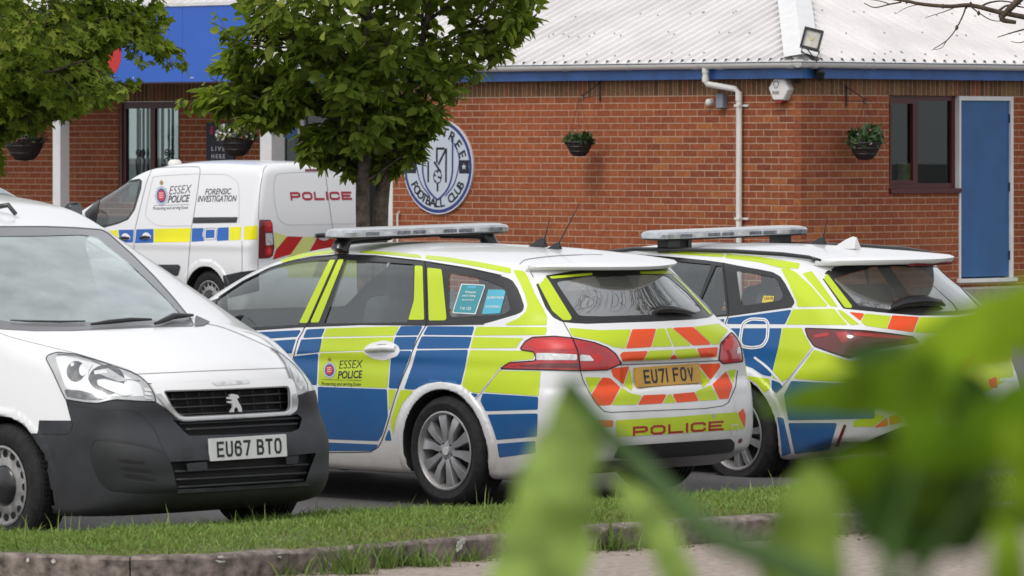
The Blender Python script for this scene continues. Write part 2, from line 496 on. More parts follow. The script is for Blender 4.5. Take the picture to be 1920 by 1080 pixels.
def split_singles(wall, lst, n, xlo, xhi, ylo, yhi, base_n=0):
    best = []
    for b in lst:
        c = wall.w((b[0]+b[1])/2, (b[2]+b[3])/2); p = project(np.array(c))
        if xlo < p[0] < xhi and ylo < p[1] < yhi and b[1]-b[0] > 0.09: best.append((p[0], b))
    best.sort(key=lambda x: -x[0] if wall is WL else x[0])
    s = [b for _, b in best[:n]]; ids = set(id(b) for b in s)
    return s, [b for b in lst if id(b) not in ids]
l_single, l_rest = split_singles(WL, lb, 190, 1180, 1500, 182, 420)
r_single, r_rest = split_singles(WR, rb, 108, 1504, 1900, 182, 460)

def make_wall(name, wall, t0, t1, rest, single, holes, z0=Z_BASE, z1=Z_TOP, corner=False, thick=0.12):
    mb = MB()                                   # mortar face with openings, 6 mm behind the brick faces
    ts = sorted(set([t0, t1] + [h for H in holes for h in H[:2]])); zs = sorted(set([z0, z1] + [h for H in holes for h in H[2:]]))
    for i in range(len(ts)-1):
        for j in range(len(zs)-1):
            ct, cz = (ts[i]+ts[i+1])/2, (zs[j]+zs[j+1])/2
            if any(H[0] < ct < H[1] and H[2] < cz < H[3] for H in holes): continue
            mb.box((ts[i], -thick, zs[j]), (ts[i+1], -0.0025, zs[j+1]))
    w = T(mb.build(name, M_MORTAR), wall)
    b = MB(); brick_boxes(b, rest, corner)
    o = b.build('brickwork', M_BRICKS, w, tone=True, kind='stuff')
    meshes = {}
    for (p, q, a, c, r) in single:
        L_ = round(q-p, 3); dpt = 0.1025 if (abs(p) < 0.02 or abs(q) < 0.02) else 0.03; key = (L_, dpt)
        if key not in meshes:
            x = MB(); x.box((-L_/2, -dpt, -BH/2), (L_/2, 0, BH/2), skip=('f',))
            me = bpy.data.meshes.new('brick'); me.from_pydata(x.v, [], x.f); me.materials.append(M_BRICK1); meshes[key] = me
        k = bpy.data.objects.new('brick', meshes[key]); COL.objects.link(k); k.parent = w
        k.location = ((p+q)/2, RNG.uniform(-0.0012, 0.0012), (a+c)/2)
    return w

def soldiers(wall, t0, t1, holes, parent):
    mb = MB(); t = t0
    while t < t1-0.03:
        q = min(t+0.065, t1)
        mb.box((t, -0.03, Z_SOLD), (q, RNG.uniform(-0.001, 0.001), Z_SOLD+0.215), tone=float(RNG.random()), skip=('f',)); t += 0.075
    mb.build('soldier_course', M_SOLD, parent, tone=True, kind='stuff')

holeR = [(min(wt0, wt1), max(wt0, wt1), wz0, wz1), (min(dt0, dt1), max(dt0, dt1), dz0-0.03, dz1)]
wall_l = make_wall('brick_wall', WL, 0.11, L_END, l_rest, l_single, [], corner=True)
wall_r = make_wall('brick_wall', WR, R_END, -0.006, r_rest, r_single, holeR, corner=True)
wall_w = make_wall('brick_wall', WW, ent1, W_END, wbk, [], [(win_w[0], win_w[1], ww_z0, ww_z1)])
soldiers(WL, 0.0, L_END, [], wall_l); soldiers(WR, R_END, 0.0, [], wall_r); soldiers(WW, ent1, W_END, [], wall_w)
# end return of the left wall, back wall and ceiling close the shell
mb = MB(); mb.box((L_END, -1.25, Z_BASE), (L_END+0.004, -0.01, Z_TOP)); T(mb.build('wall_return', M_MORTAR), WL)
mb = MB(); mb.box((0.2, -6.0, Z_TOP), (W_END, 0.10, Z_TOP+0.02)); T(mb.build('soffit', M_WHITE_PT), WL)
mb = MB(); mb.box((R_END, -6.0, Z_TOP+0.003), (-0.2, 0.10, Z_TOP+0.02)); T(mb.build('soffit', M_WHITE_PT), WR)
mb = MB(); mb.box((0.3, -6.2, Z_BASE), (W_END, -6.0, Z_TOP)); T(mb.build('back_wall', M_DARKIN), WL)

# roof: two slopes of ribbed sheeting meeting in a hip
PITCH = rad(22.0); EAVE_Z, EAVE_D = 2.985, 0.26
def roof_sheet(wall, t_out, sgn, name, mat, t_in=None):
    """trapezoid ribs run up the slope; the sheet is trimmed along the hip"""
    up = 5.2; pitch = 0.167; prof = [(0, 0), (0.100, 0), (0.115, 0.036), (0.150, 0.036), (0.167, 0)]
    V, Fc = [], []; n = int((t_out+EAVE_D)/pitch)+1
    for i in range(n):
        for k in range(len(prof)-1):
            quad = []
            for (pt, ph) in (prof[k], prof[k+1]):
                tt = -EAVE_D + i*pitch + pt          # distance from the eave corner
                for v in (0, 1):
                    # hip: at plan distance g up the slope the corner has moved inward by g
                    g = up*v; lim = tt + EAVE_D
                    g = min(g, lim) if v else 0.0
                    quad.append((sgn*tt, EAVE_D-g, EAVE_Z+g*math.tan(PITCH)+ph))
            o = len(V); V += [quad[0], quad[2], quad[3], quad[1]]; Fc.append((o, o+1, o+2, o+3))
    mb = MB(); mb.add(V, Fc); o = T(mb.build(name, mat), wall); return o
roof_sheet(WL, W_END, 1, 'roof_sheet', M_ROOF); roof_sheet(WR, -R_END, -1, 'roof_sheet', M_ROOF)
# rooflight sheets on the left slope
def roof_pt(wall, t, g, lift): return wall.M @ Vector((t, EAVE_D-g, EAVE_Z+g*math.tan(PITCH)+lift))
mb = MB()
for k in range(5):
    t = 6.35+k*0.334; mb.add([roof_pt(WL, t+0.02, 1.9, 0.036), roof_pt(WL, t+0.30, 1.9, 0.036), roof_pt(WL, t+0.30, 4.2, 0.036), roof_pt(WL, t+0.02, 4.2, 0.036)], [(0, 1, 2, 3)])
o = mb.build('rooflight', M_ROOFGREY); o.parent = club; o.matrix_parent_inverse = club.matrix_world.inverted()
# fixings and a stray wire on the sheets
mb = MB()
def roof_pl(t, g, lift): return roof_pt(WL, t, g, lift)
def roof_pr(t, g, lift): return WR.M @ Vector((-t, EAVE_D-g, EAVE_Z+g*math.tan(PITCH)+lift))
for f_, n_ in ((roof_pl, 46), (roof_pr, 40)):
    for _ in range(110):
        i_ = RNG.integers(1, n_); g = RNG.choice((.15, .75, 1.35, 1.95, 2.6))+RNG.uniform(-.05, .05); t = -EAVE_D+i_*.167+.132
        if t+EAVE_D < g+.4: continue
        p = f_(t, g, .040); mb.box((p.x-.009, p.y-.009, p.z-.006), (p.x+.009, p.y+.009, p.z+.008))
o = mb.build('roof_fixing', M_GREYPL, kind='stuff'); o.parent = club; o.matrix_parent_inverse = club.matrix_world.inverted()
# hip flashing
A = WL.M @ Vector((-EAVE_D, EAVE_D, EAVE_Z)); B = WL.M @ Vector((-EAVE_D+5.2, EAVE_D-5.2, EAVE_Z+5.2*math.tan(PITCH)))
mb = MB(); hw = 0.27
def hip_pt(g, s):
    if s < 0: return WL.M @ Vector((-EAVE_D+g+hw, EAVE_D-g, EAVE_Z+g*math.tan(PITCH)+0.045))
    if s > 0: return WR.M @ Vector((EAVE_D-g-hw, EAVE_D-g, EAVE_Z+g*math.tan(PITCH)+0.045))
    return WL.M @ Vector((-EAVE_D+g, EAVE_D-g, EAVE_Z+g*math.tan(PITCH)+0.075))
gs = [0.0, 1.7, 3.4, 5.2]
V = []; Fc = []
for g in gs: V += [hip_pt(g, -1), hip_pt(g, 0), hip_pt(g, 1)]
for i in range(len(gs)-1):
    for k in range(2): Fc.append((i*3+k, i*3+k+1, i*3+4+k, i*3+3+k))
mb.add(V, Fc)
o = mb.build('hip_flashing', M_WHITE_PT); o.parent = club; o.matrix_parent_inverse = club.matrix_world.inverted()

# fascia, gutter, brackets, downpipe
SIGN_T0 = WL.at(466, 100, 0.12)[0]
def fascia(wall, a, b, z0=2.80, z1=2.915):
    mb = MB(); mb.box((a, 0.10, z0), (b, 0.135, z1)); mb.box((a, 0.055, z1), (b, 0.10, EAVE_Z-0.003)); T(mb.build('fascia_board', M_FASCIA), wall)
fascia(WL, -0.137, SIGN_T0); fascia(WR, R_END, 0.10)
def gutter(wall, a, b):
    prof = []
    for k in range(9):
        th = math.pi + math.pi*k/8; prof.append((0.20+0.058*math.cos(th), 2.968+0.058*math.sin(th)))
    prof += [(0.20+0.064, 2.972), (0.20-0.050, 2.972)]
    prof = prof[:9] + [(0.252, 2.968)] + [(0.20+0.050*math.cos(math.pi+math.pi*k/8), 2.968+0.050*math.sin(math.pi+math.pi*k/8)) for k in range(8, -1, -1)]
    mb = MB(); n = len(prof)
    v = [(a, p[0], p[1]) for p in prof]+[(b, p[0], p[1]) for p in prof]
    mb.add(v, [(i, (i+1) % n, n+(i+1) % n, n+i) for i in range(n)]); T(mb.build('gutter', M_WHITE_PL, auto=30), wall)
gutter(WL, -0.25, SIGN_T0-0.02); gutter(WR, R_END, 0.25)
def clips(wall, pxs, w=0.05):
    for px in pxs:
        t, _ = wall.at(px, 128, 0.26); mb = MB()
        v = []
        for tt in (t-w/2, t+w/2):
            for k in range(9):
                th = math.pi+math.pi*k/8; v.append((tt, 0.20+0.064*math.cos(th), 2.968+0.064*math.sin(th)))
        mb.add(v, [(k, k+1, 10+k, 9+k) for k in range(8)]); T(mb.build('gutter_bracket', M_WHITE_PL, auto=30), wall)
clips(WL, (1053, 1173)); clips(WL, (1300, 1346, 1477), 0.11); clips(WR, (1533,), 0.09); clips(WR, (1628, 1643, 1742), 0.05)
t0, _ = WL.at(1323, 128, 0.20); t1, z1_ = WL.at(1385, 172, 0.06); z0_ = WL.at(1323, 152, 0.20)[1]
mb = MB(); R = 0.034
pts = [(t0, 0.20, 2.93), (t0, 0.20, z0_), (t0-0.02, 0.19, z0_-0.035)] + [(t1+0.03, 0.075, z1_+0.03), (t1, 0.055, z1_-0.02), (t1, 0.055, 1.4), (t1, 0.055, Z_BASE)]
mb.tube(pts, R, 14)
mb.tube([(t0, 0.20, 2.93), (t0, 0.20, 2.87)], R*1.18, 14); mb.tube([(t0, 0.2, z0_+0.05), (t0, 0.2, z0_-0.01)], R*1.15, 14); mb.tube([(t1, 0.055, z1_+0.0), (t1, 0.055, z1_-0.10)], R*1.15, 14)
dp = T(mb.build('downpipe', M_WHITE_PL, auto=40), WL)
for py in (198, 410):
    z = WL.at(1400, py)[1]; mb = MB(); mb.box((t1-0.10, 0.002, z-0.012), (t1+0.05, 0.02, z+0.012)); mb.box((t1-0.036, 0.02, z-0.012), (t1+0.036, 0.094, z+0.012)); mb.build('pipe_clip', M_WHITE_PL, dp)

# right window and blue door
def frame_rect(mb, a, b, z0, z1, w, d0, d1, mi=0):
    mb.box((a, d0, z0), (b, d1, z0+w), mi); mb.box((a, d0, z1-w), (b, d1, z1), mi)
    mb.box((a, d0, z0+w), (a+w, d1, z1-w), mi); mb.box((b-w, d0, z0+w), (b, d1, z1-w), mi)
def make_window(wall, a, b, z0, z1, mull, depth=-0.05, sill=True, opener=True):
    """two-light window set back in its opening"""
    w = 0.052 if wall is WR else 0.085; mb = MB(); frame_rect(mb, a, b, z0, z1, w, depth-0.05, depth)
    mb.box((mull-w*0.55, depth-0.05, z0+w), (mull+w*0.55, depth-0.002, z1-w))
    if opener:
        lo, hi = (mull+w*0.55, b-w) if wall is WR else (mull+w*0.55, b-w)
        frame_rect(mb, lo, hi, z0+w, z1-w, 0.035, depth-0.03, depth+0.012)
    o = T(mb.build('window', M_MAROON), wall)
    for lo, hi in ((a+w, mull-w*0.55), (mull+w*0.55, b-w)):
        m2 = MB(); m2.box((lo, depth-0.034, z0+w), (hi, depth-0.031, z1-w)); m2.build('pane', M_WINGLASS, o)
    if sill:
        m3 = MB(); m3.box((a-0.02, -0.06, z0-0.055), (b+0.005, 0.035, z0-0.003)); m3.build('sill', M_MAROON, o)
    return o
wa, wb = min(wt0, wt1), max(wt0, wt1)
make_window(WR, wa+0.006, wb-0.002, wz0+0.004, wz1-0.003, WR.at(1724, 260)[0])
# room behind the window
mb = MB(); mb.box((wa-0.5, -1.6, wz0-0.4), (wb+0.5, -1.58, wz1)); mb.box((wa-0.5, -1.6, wz0-0.42), (wb+0.5, -0.13, wz0-0.4))
T(mb.build('room_lining', M_DARKIN), WR)
da, db = min(dt0, dt1), max(dt0, dt1)
mb = MB(); fw = 0.04
mb.box((da, -0.08, dz0), (da+0.05, 0.012, dz1-0.002)); mb.box((db-0.03, -0.08, dz0), (db, 0.012, dz1-0.002)); mb.box((da+0.05, -0.08, dz1-0.05), (db-0.03, 0.012, dz1-0.002))
df = T(mb.build('door_frame', M_WHITE_PT), WR)
mb = MB(); mb.box((da+0.053, -0.06, dz0+0.015), (db-0.033, -0.012, dz1-0.053)); dr = T(mb.build('door', M_DOORBLUE), WR)
for z in (dz0+0.25, (dz0+dz1)/2, dz1-0.25):
    m = MB(); m.tube([(da+0.052, -0.004, z-0.05), (da+0.052, -0.004, z+0.05)], 0.010, 8); m.build('hinge', M_BLACKM, dr)
mb = MB(); mb.box((da-0.03, -0.05, dz0-0.045), (db+0.03, 0.05, dz0-0.002)); T(mb.build('door_sill', M_WHITE_PT), WR)
zs = WR.at(1850, 540, 0.4)[1]
mb = MB(); mb.box((da-0.5, 0.004, Z_BASE-0.1), (db+0.75, 0.65, zs)); T(mb.build('door_step', M_CONC), WR)

# wing window with blinds, poster, entrance glazing, porch posts
ow = make_window(WW, win_w[0]+0.004, win_w[1]-0.004, ww_z0, ww_z1-0.002, WW.at(280, 250)[0], sill=False, opener=False)
M_BLIND = pm('vertical_blind', (0.17, 0.18, 0.23), 0.7, var=(3, 0.15))
k = win_w[0]+0.08; mb = MB()
while k < win_w[1]-0.1:
    a = RNG.uniform(0.15, 0.6); w = 0.085
    p = (k, -0.22); q = (k+w*math.cos(a), -0.22-w*math.sin(a))
    mb.add([(p[0], p[1], ww_z0), (q[0], q[1], ww_z0), (q[0], q[1], ww_z1-0.07), (p[0], p[1], ww_z1-0.07)], [(0, 1, 2, 3)]); k += 0.095
T(mb.build('vertical_blind', M_BLIND, kind='stuff'), WW)
mb = MB(); mb.box((win_w[0]-0.5, -1.6, Z_BASE), (win_w[1]+0.5, -1.58, Z_TOP)); T(mb.build('room_lining', M_DARKIN), WW)
# iron scrollwork in the window
mb = MB()
for c in (WW.at(258, 285)[0], WW.at(312, 285)[0]):
    for sg in (-1, 1):
        pts = []
        for i in range(22):
            a = i/21*3.6*math.pi; r = 0.005+0.06*i/21
            pts.append((c+sg*(0.055+r*math.cos(a)*0.8), -0.05, ww_z0+0.62+r*math.sin(a)))
        mb.tube(pts, 0.008, 5)
        mb.tube([(c+sg*0.05, -0.05, ww_z0+0.05), (c+sg*0.09, -0.05, ww_z0+0.55)], 0.008, 5)
    mb.tube([(c, -0.05, ww_z0+0.05), (c, -0.05, ww_z1-0.1)], 0.007, 5)
T(mb.build('iron_scrollwork', M_BLACKM), WW)
# entrance: white framed glazing
mb = MB(); e0, e1 = ent0, ent1-0.004
bars = [WW.at(x, 260)[0] for x in (727, 690, 655, 615, 560, 540)]
frame_rect(mb, e0, e1, Z_BASE, Z_TOP-0.06, 0.07, -0.1, -0.03)
for x0, x1 in ((528, 500), (567, 555), (640, 630), (735, 722)):
    a, b = WW.at(x0, 260)[0], WW.at(x1, 260)[0]; mb.box((a, -0.09, Z_BASE+0.07), (b, -0.026, Z_TOP-0.13))
zt = WW.at(600, 208)[1]; mb.box((e0+0.07, -0.085, zt), (e1-0.07, -0.02, zt+0.09))
eo = T(mb.build('entrance_frame', M_WHITE_PL), WW)
m2 = MB(); m2.box((e0+0.07, -0.062, Z_BASE+0.07), (e1-0.07, -0.058, Z_TOP-0.13)); m2.build('pane', M_WINGLASS, eo)
mb = MB(); mb.box((e0-0.2, -2.6, Z_BASE), (e1+0.6, -2.58, Z_TOP)); T(mb.build('room_lining', M_DARKIN), WW)
M_STICK = pm('blue_sticker', (0.05, 0.16, 0.42), 0.4)
a, b = WW.at(556, 240)[0], WW.at(530, 262)[0]
mb = MB(); mb.box((a, -0.056, WW.at(540, 262)[1]), (b, -0.054, WW.at(540, 238)[1])); mb.build('window_sticker', M_STICK, eo)
# cream folded thing seen through the entrance glass
M_CREAM = pm('cream_fabric', (0.55, 0.49, 0.38), 0.8, var=(8, 0.2))
def post(px0, px1, wall, d, name='porch_post'):
    t0, t1 = wall.at(px1, 300, d)[0], wall.at(px0, 300, d)[0]
    w = (t1-t0)*0.5; c = (t0+t1)/2
    mb = MB(); mb.box((c-w/2, d-w, Z_BASE-0.05), (c+w/2, d, Z_TOP)); return T(mb.build(name, M_WHITE_PT), wall)
post(92, 120, WL, 0.02); post(477, 520, WL, 0.02)
tr0, _ = WL.at(735, 350, 0.01); mb = MB(); mb.box((tr0-0.01, -0.05, Z_BASE), (tr0+0.055, 0.012, Z_TOP)); T(mb.build('wall_end_trim', M_WHITE_PL), WL)
# little white pipe beside the trim
mb = MB(); tt, zz = WL.at(749, 399); mb.tube([(tt, 0.03, Z_BASE), (tt, 0.03, zz), (tt-0.03, 0.03, zz+0.01)], 0.012, 8); T(mb.build('overflow_pipe', M_WHITE_PL), WL)

# ------------------------------------------------------------------ things on the clubhouse
# blue sign board over the porch
s0, zb = WL.at(468, 152, 0.36); s1 = WL.at(-70, 152, 0.36)[0]; zt_ = WL.at(400, 10, 0.36)[1]
sgn = thing('sign_board', 'long bright blue sign board with a red emblem above the porch', 'sign', WL.M @ Vector((s0, 0.14, zb)))
sgn.matrix_world = WL.M
k = s0; i = 0
while k < s1:
    q = min(k+1.22, s1); m = MB(); m.box((k+0.002, 0.338, zb), (q-0.002, 0.36, zt_)); m.build('sign_panel', M_SIGNBLUE, sgn); k = q
m = MB(); m.box((s0-0.02, 0.33, zt_), (s1, 0.375, zt_+0.04)); m.build('sign_trim', M_WHITE_PT, sgn)
M_EMB = pm('sign_red', (0.55, 0.02, 0.02), 0.3)
pp = [WL.at(x, y, 0.36) for x, y in ((203, 128), (198, 112), (203, 95), (215, 84), (228, 84), (228, 100), (226, 116), (221, 130), (212, 141), (205, 138))]
m = MB(); n = len(pp); m.add([(p[0], 0.363, p[1]) for p in pp]+[(p[0], 0.358, p[1]) for p in pp], [tuple(range(n))]+[(i, n+i, n+(i+1) % n, (i+1) % n) for i in range(n)]); m.build('sign_emblem', M_EMB, sgn)
for px in (358, 362, 434, 250):
    t, z = WL.at(px, 146, 0.36); m = MB(); m.lathe([(0, 0.366), (0.008, 0.365), (0.01, 0.36)], (t, 0, z), 'y', 8); m.build('rivet', M_WHITE_PL, sgn)

# poster on the wing wall
M_NAVY = pm('poster_navy', (0.012, 0.014, 0.032), 0.5); M_PINK = pm('poster_pink', (0.45, 0.02, 0.10), 0.5); M_PWHITE = pm('poster_white', (0.75, 0.75, 0.75), 0.5)
pa, pz1 = WW.at(441, 229); pb, _ = WW.at(389, 229); pz0 = WW.at(410, 312)[1]
po = thing('poster', 'dark navy poster with white LIVE HERE lettering on the brick beside the porch', 'poster')
po.matrix_world = WW.M
m = MB(); m.box((pa, 0.003, pz0), (pb, 0.02, pz1)); m.build('poster_board', M_NAVY, po)
def flat_text(txt, wall, px, py, h_px, w_px, mat, parent, d, bold=0.0, name='lettering', shear=0.0, spacing=1.0):
    """flat print centred at a point of a wall; the wall's X runs to the left seen from outside, so flip"""
    V, Fc, W = font_text(txt, bold, shear, spacing)
    t1, z = wall.at(px, py, d); s = FPX/ (wall.w(t1, z).y)
    hz = h_px/s; wz = abs(wall.at(px-w_px/2, py, d)[0]-wall.at(px+w_px/2, py, d)[0])
    hh = V[:, 1].max()-V[:, 1].min(); y0 = V[:, 1].min()
    P = [(t1 - (v[0]/W-0.5)*wz, d, z+((v[1]-y0)/hh-0.5)*hz) for v in V]
    m = MB(); m.add(P, Fc); o = m.build(name, mat, parent, kind='stuff'); return o
flat_text('LIVE', WW, 409, 279, 8, 25, M_PWHITE, po, 0.022, 0.02, spacing=1.5)
flat_text('HERE', WW, 409, 293, 8, 25, M_PWHITE, po, 0.022, 0.02, spacing=1.5)
flat_text('SPORT', WW, 414, 248, 6, 22, M_PWHITE, po, 0.022, 0.01)
t, z = WW.at(399, 247); m = MB(); m.lathe([(0.0, 0.0235), (0.035, 0.0235), (0.035, 0.021)], (t, 0, z), 'y', 14); m.lathe([(0.0, 0.0235), (0.026, 0.0235), (0.026, 0.021)], (t-0.01, 0, z+0.045), 'y', 14); m.build('poster_emblem', M_PINK, po)

# round club sign
cs_t, cs_z = WL.at(824.5, 312.5)
RX = abs(WL.at(759.5, 312)[0]-WL.at(889.5, 312)[0])/2; RZ = 0.525
R_ = (RX+0.50)/2 if abs(RX-0.5) < 0.1 else RX
badge = thing('club_sign', 'round white and blue football club crest sign on the red brick wall', 'sign')
badge.matrix_world = WL.M @ Matrix.Translation((cs_t, 0.0, cs_z)) @ Matrix.Diagonal((1, 1, .94, 1))
M_CRBG = pm('crest_grey', (0.50, 0.55, 0.62), 0.4); M_CRNAVY = pm('crest_navy', (0.02, 0.035, 0.20), 0.4); M_CRINK = pm('crest_ink', (0.008, 0.009, 0.018), 0.5); M_CRRIM = pm('crest_rim', (0.66, 0.66, 0.70), 0.4)
BR = RX
m = MB(); m.lathe([(0, 0.03), (BR, 0.03), (BR, 0.0)], (0, 0, 0), 'y', 64); m.build('sign_disc', M_CRRIM, badge)
def ring(r0, r1, d, mat, name, a0=0.0, a1=2*math.pi, n=64):
    m = MB(); v = []
    for i in range(n+1):
        a = a0+(a1-a0)*i/n
        v += [(-r0*math.cos(a), d, r0*math.sin(a)), (-r1*math.cos(a), d, r1*math.sin(a))]
    m.add(v, [(2*i, 2*i+1, 2*i+3, 2*i+2) for i in range(n)]); return m.build(name, mat, badge)
ring(0.0, BR*0.905, 0.0335, M_CRBG, 'crest_field'); ring(BR*0.905, BR*0.975, 0.0315, M_CRNAVY, 'crest_band')
u = BR/65.0                     # one photo pixel of the crest, horizontally; crest drawn in (x right, z up)
def strip(mb, pts, w, d):
    P = [np.array(p, float) for p in pts]
    v = []
    for i, p in enumerate(P):
        dd = P[min(i+1, len(P)-1)]-P[max(i-1, 0)]; dd /= np.linalg.norm(dd); nn = np.array((-dd[1], dd[0]))
        a, b = p+nn*w/2, p-nn*w/2; v += [(-a[0], d, a[1]), (-b[0], d, b[1])]
    mb.add(v, [(2*i, 2*i+1, 2*i+3, 2*i+2) for i in range(len(P)-1)])
def unit(lst): return [(x*BR, z*BR) for x, z in lst]
m = MB()
for sg in (-1, 1):     # shield: double outline
    strip(m, spline(unit([(sg*0.44, 0.62), (sg*0.43, 0.2), (sg*0.42, -0.15), (sg*0.32, -0.42), (sg*0.15, -0.60), (0, -0.70)]), 6), BR*0.045, 0.0355)
    strip(m, spline(unit([(sg*0.48, 0.5), (sg*0.62, 0.2), (sg*0.58, -0.1), (sg*0.46, -0.38), (sg*0.22, -0.62)]), 6), BR*0.03, 0.0355)
m.build('crest_shield', M_CRNAVY, badge)
m = MB()
for sg in (-1, 1):
    m.add([(-x*BR, 0.0357, z*BR) for x, z in ((sg*0.62, 0.14), (sg*0.90, 0.14), (sg*0.90, -0.14), (sg*0.62, -0.14))], [(0, 1, 2, 3)])
for a, b in (((-0.27, 0.10), (-0.27, -0.33)), ((0.25, 0.38), (0.24, -0.33)), ((0.25, 0.38), (0.02, 0.04)), ((-0.10, 0.10), (0.10, -0.12)), ((-0.02, 0.40), (-0.02, 0.08)), ((-0.02, 0.38), (0.2, 0.38)), ((0.0, -0.34), (0.0, -0.52))):
    strip(m, unit([a, b]), BR*0.05, 0.0357)
c = (0.0, -0.21)
pts = [(c[0]+0.115*math.cos(a), c[1]+0.135*math.sin(a)) for a in np.linspace(0, 2*math.pi, 25)]; strip(m, unit(pts), BR*0.022, 0.0362)
for (ox, oz) in ((0, 0.1), (0.08, -0.02), (-0.06, -0.1), (-0.07, 0.03), (0.03, -0.01)):
    m.add([(-(c[0]+ox+0.028*math.cos(a))*BR, 0.0359, (c[1]+oz+0.032*math.sin(a))*BR) for a in np.linspace(0, 2*math.pi, 6)[:-1]], [(0, 1, 2, 3, 4)])
m.build('crest_drawing', M_CRINK, badge, kind='stuff')
m = MB()
for sg in (-1, 1):
    m.add([(-(sg*0.76+(0.075 if i % 2 == 0 else 0.03)*math.sin(i*math.pi/5))*BR, 0.0372, (0.075 if i % 2 == 0 else 0.03)*math.cos(i*math.pi/5)*BR) for i in range(10)], [tuple(range(10))])
m.build('crest_star', M_CRBG, badge)
def arc_text(txt, r, a_start, a_end, hgt, top):
    n = len(txt); m = MB()
    for i, ch in enumerate(txt):
        if ch == ' ': continue
        a = a_start+(a_end-a_start)*i/(n-1)
        V, Fc, W = font_text(ch, 0.028)
        k = hgt/0.72; P = []
        for v in V:
            x, z = (v[0]-W/2)*k, v[1]*k-hgt/2
            rr = r+z if top else r-z
            # along-arc direction to the reader's right
            ang = a-(x/r if top else -x/r)
            P.append((-rr*math.cos(ang), 0.036, rr*math.sin(ang)))
        m.add(P, Fc)
    m.build('crest_lettering', M_CRINK, badge, kind='stuff')
arc_text('FOOTBALL CLUB', BR*0.76, rad(210), rad(330), BR*0.185, False)
arc_text('BRAINTREE', BR*0.76, rad(163), rad(20), BR*0.205, True)

# alarm box, sensor, junction box, floodlight, domes
ab = thing('alarm_box', 'white hexagonal alarm box with a red base high on the brick by the corner', 'alarm box'); ab.matrix_world = WL.M
pp = [WL.at(x, y, 0.09) for x, y in ((1451, 147), (1470, 147), (1478, 168), (1469, 188), (1449, 188), (1440, 165))]
def hexbox(mb, pp, d0, d1, shrink=0.92):
    c = np.mean(pp, 0); n = len(pp)
    v = [(p[0], d0, p[1]) for p in pp]+[(p[0], d1-0.02, p[1]) for p in pp]+[(c[0]+(p[0]-c[0])*shrink, d1, c[1]+(p[1]-c[1])*shrink) for p in pp]
    f = [(i, (i+1) % n, n+(i+1) % n, n+i) for i in range(n)]+[(n+i, n+(i+1) % n, 2*n+(i+1) % n, 2*n+i) for i in range(n)]+[tuple(range(2*n, 3*n))]
    mb.add(v, f)
m = MB(); hexbox(m, pp, 0.0, 0.09); m.build('alarm_cover', M_WHITE_PL, ab)
pr = [WL.at(x, y, 0.08) for x, y in ((1450, 188.5), (1468, 188.5), (1464, 193), (1454, 193))]
m = MB(); hexbox(m, pr, 0.0, 0.075); m.build('alarm_strobe', M_RED, ab)
flat_text('RISK', WL, 1455, 174, 6, 13, M_INK, ab, 0.0915, 0.02)
m = MB(); sh = [WL.at(x, y, 0.091) for x, y in ((1450, 154), (1455, 152), (1460, 154), (1459, 161), (1455, 166), (1451, 161), (1450, 154))]
P2 = [(p[0], p[1]) for p in sh]
for i in range(len(P2)-1):
    a, b = np.array(P2[i]), np.array(P2[i+1]); d = (b-a)/np.linalg.norm(b-a); nn = np.array((-d[1], d[0]))*0.004
    m.add([(a[0]+nn[0], 0.0915, a[1]+nn[1]), (a[0]-nn[0], 0.0915, a[1]-nn[1]), (b[0]-nn[0], 0.0915, b[1]-nn[1]), (b[0]+nn[0], 0.0915, b[1]+nn[1])], [(0, 1, 2, 3)])
m.build('alarm_shield', M_INK, ab)
t, z = WL.at(1328, 192, 0.05)
o = MB(); o.lathe([(0.0, 0.072), (0.025, 0.07), (0.04, 0.055), (0.043, 0.03), (0.043, 0.0)], (t, 0, z), 'y', 20)
o = o.build('wall_sensor', M_WHITE_PL, smooth=True); o.matrix_world = WL.M; tag(o, 'small round white sensor on the brick left of the downpipe', 'sensor')
t, z = WL.at(1350, 190, 0.07); o = MB(); pp = [(t-0.05, z-0.075), (t+0.055, z-0.08), (t+0.06, z+0.07), (t+0.03, z+0.085), (t-0.05, z+0.08)]; hexbox(o, pp[::-1], 0, 0.08)
o = o.build('junction_box', M_GREYPL); o.matrix_world = WL.M; tag(o, 'grey junction box on the brick beside the downpipe bend', 'junction box')
# floodlight on a stand at the hip foot
fl = thing('floodlight', 'black square floodlight on a wire stand at the roof corner', 'floodlight')
D_FL = 61.3
c0 = Vector((CX, HY, 0)); k = D_FL
def at_depth(px, py, Y): r = ray(px, py); return Vector((r[0]*Y, Y, EYE+r[2]*Y))
cpos = at_depth(1522, 73, D_FL); fl.location = cpos; fl.rotation_euler = (rad(-12), rad(14), rad(-8))
bpy.context.view_layer.update()
m = MB(); w, h = 0.105, 0.115; frame_rect(m, -w, w, -h, h, 0.022, -0.02, 0.03)
m.box((-w, 0.03, -h), (w, 0.055, h)); m.build('lamp_housing', M_BLACK, fl)
M_LENSW = pm('lamp_reflector', (0.55, 0.53, 0.47), 0.25, var=(14, 0.2)); M_LED = pm('led_chip', (0.55, 0.50, 0.22), 0.4)
m = MB(); m.box((-w+0.022, 0.004, -h+0.022), (w-0.022, 0.012, h-0.022)); m.build('lamp_glass', M_LENSW, fl)
m = MB(); m.box((-0.018, -0.002, -0.018), (0.018, 0.003, 0.018)); m.build('led_chip', M_LED, fl)
m = MB(); iw = fl.matrix_world.inverted()
def fp(px, py, Y=D_FL): return iw @ at_depth(px, py, Y)
for pts in (((1505, 86), (1502, 98), (1512, 101), (1531, 108), (1537, 96)), ((1503, 96), (1525, 112), (1536, 112)), ((1512, 90), (1532, 116))):
    m.tube([fp(*p) for p in pts], 0.006, 6)
m.build('lamp_stand', M_BLACKM, fl)
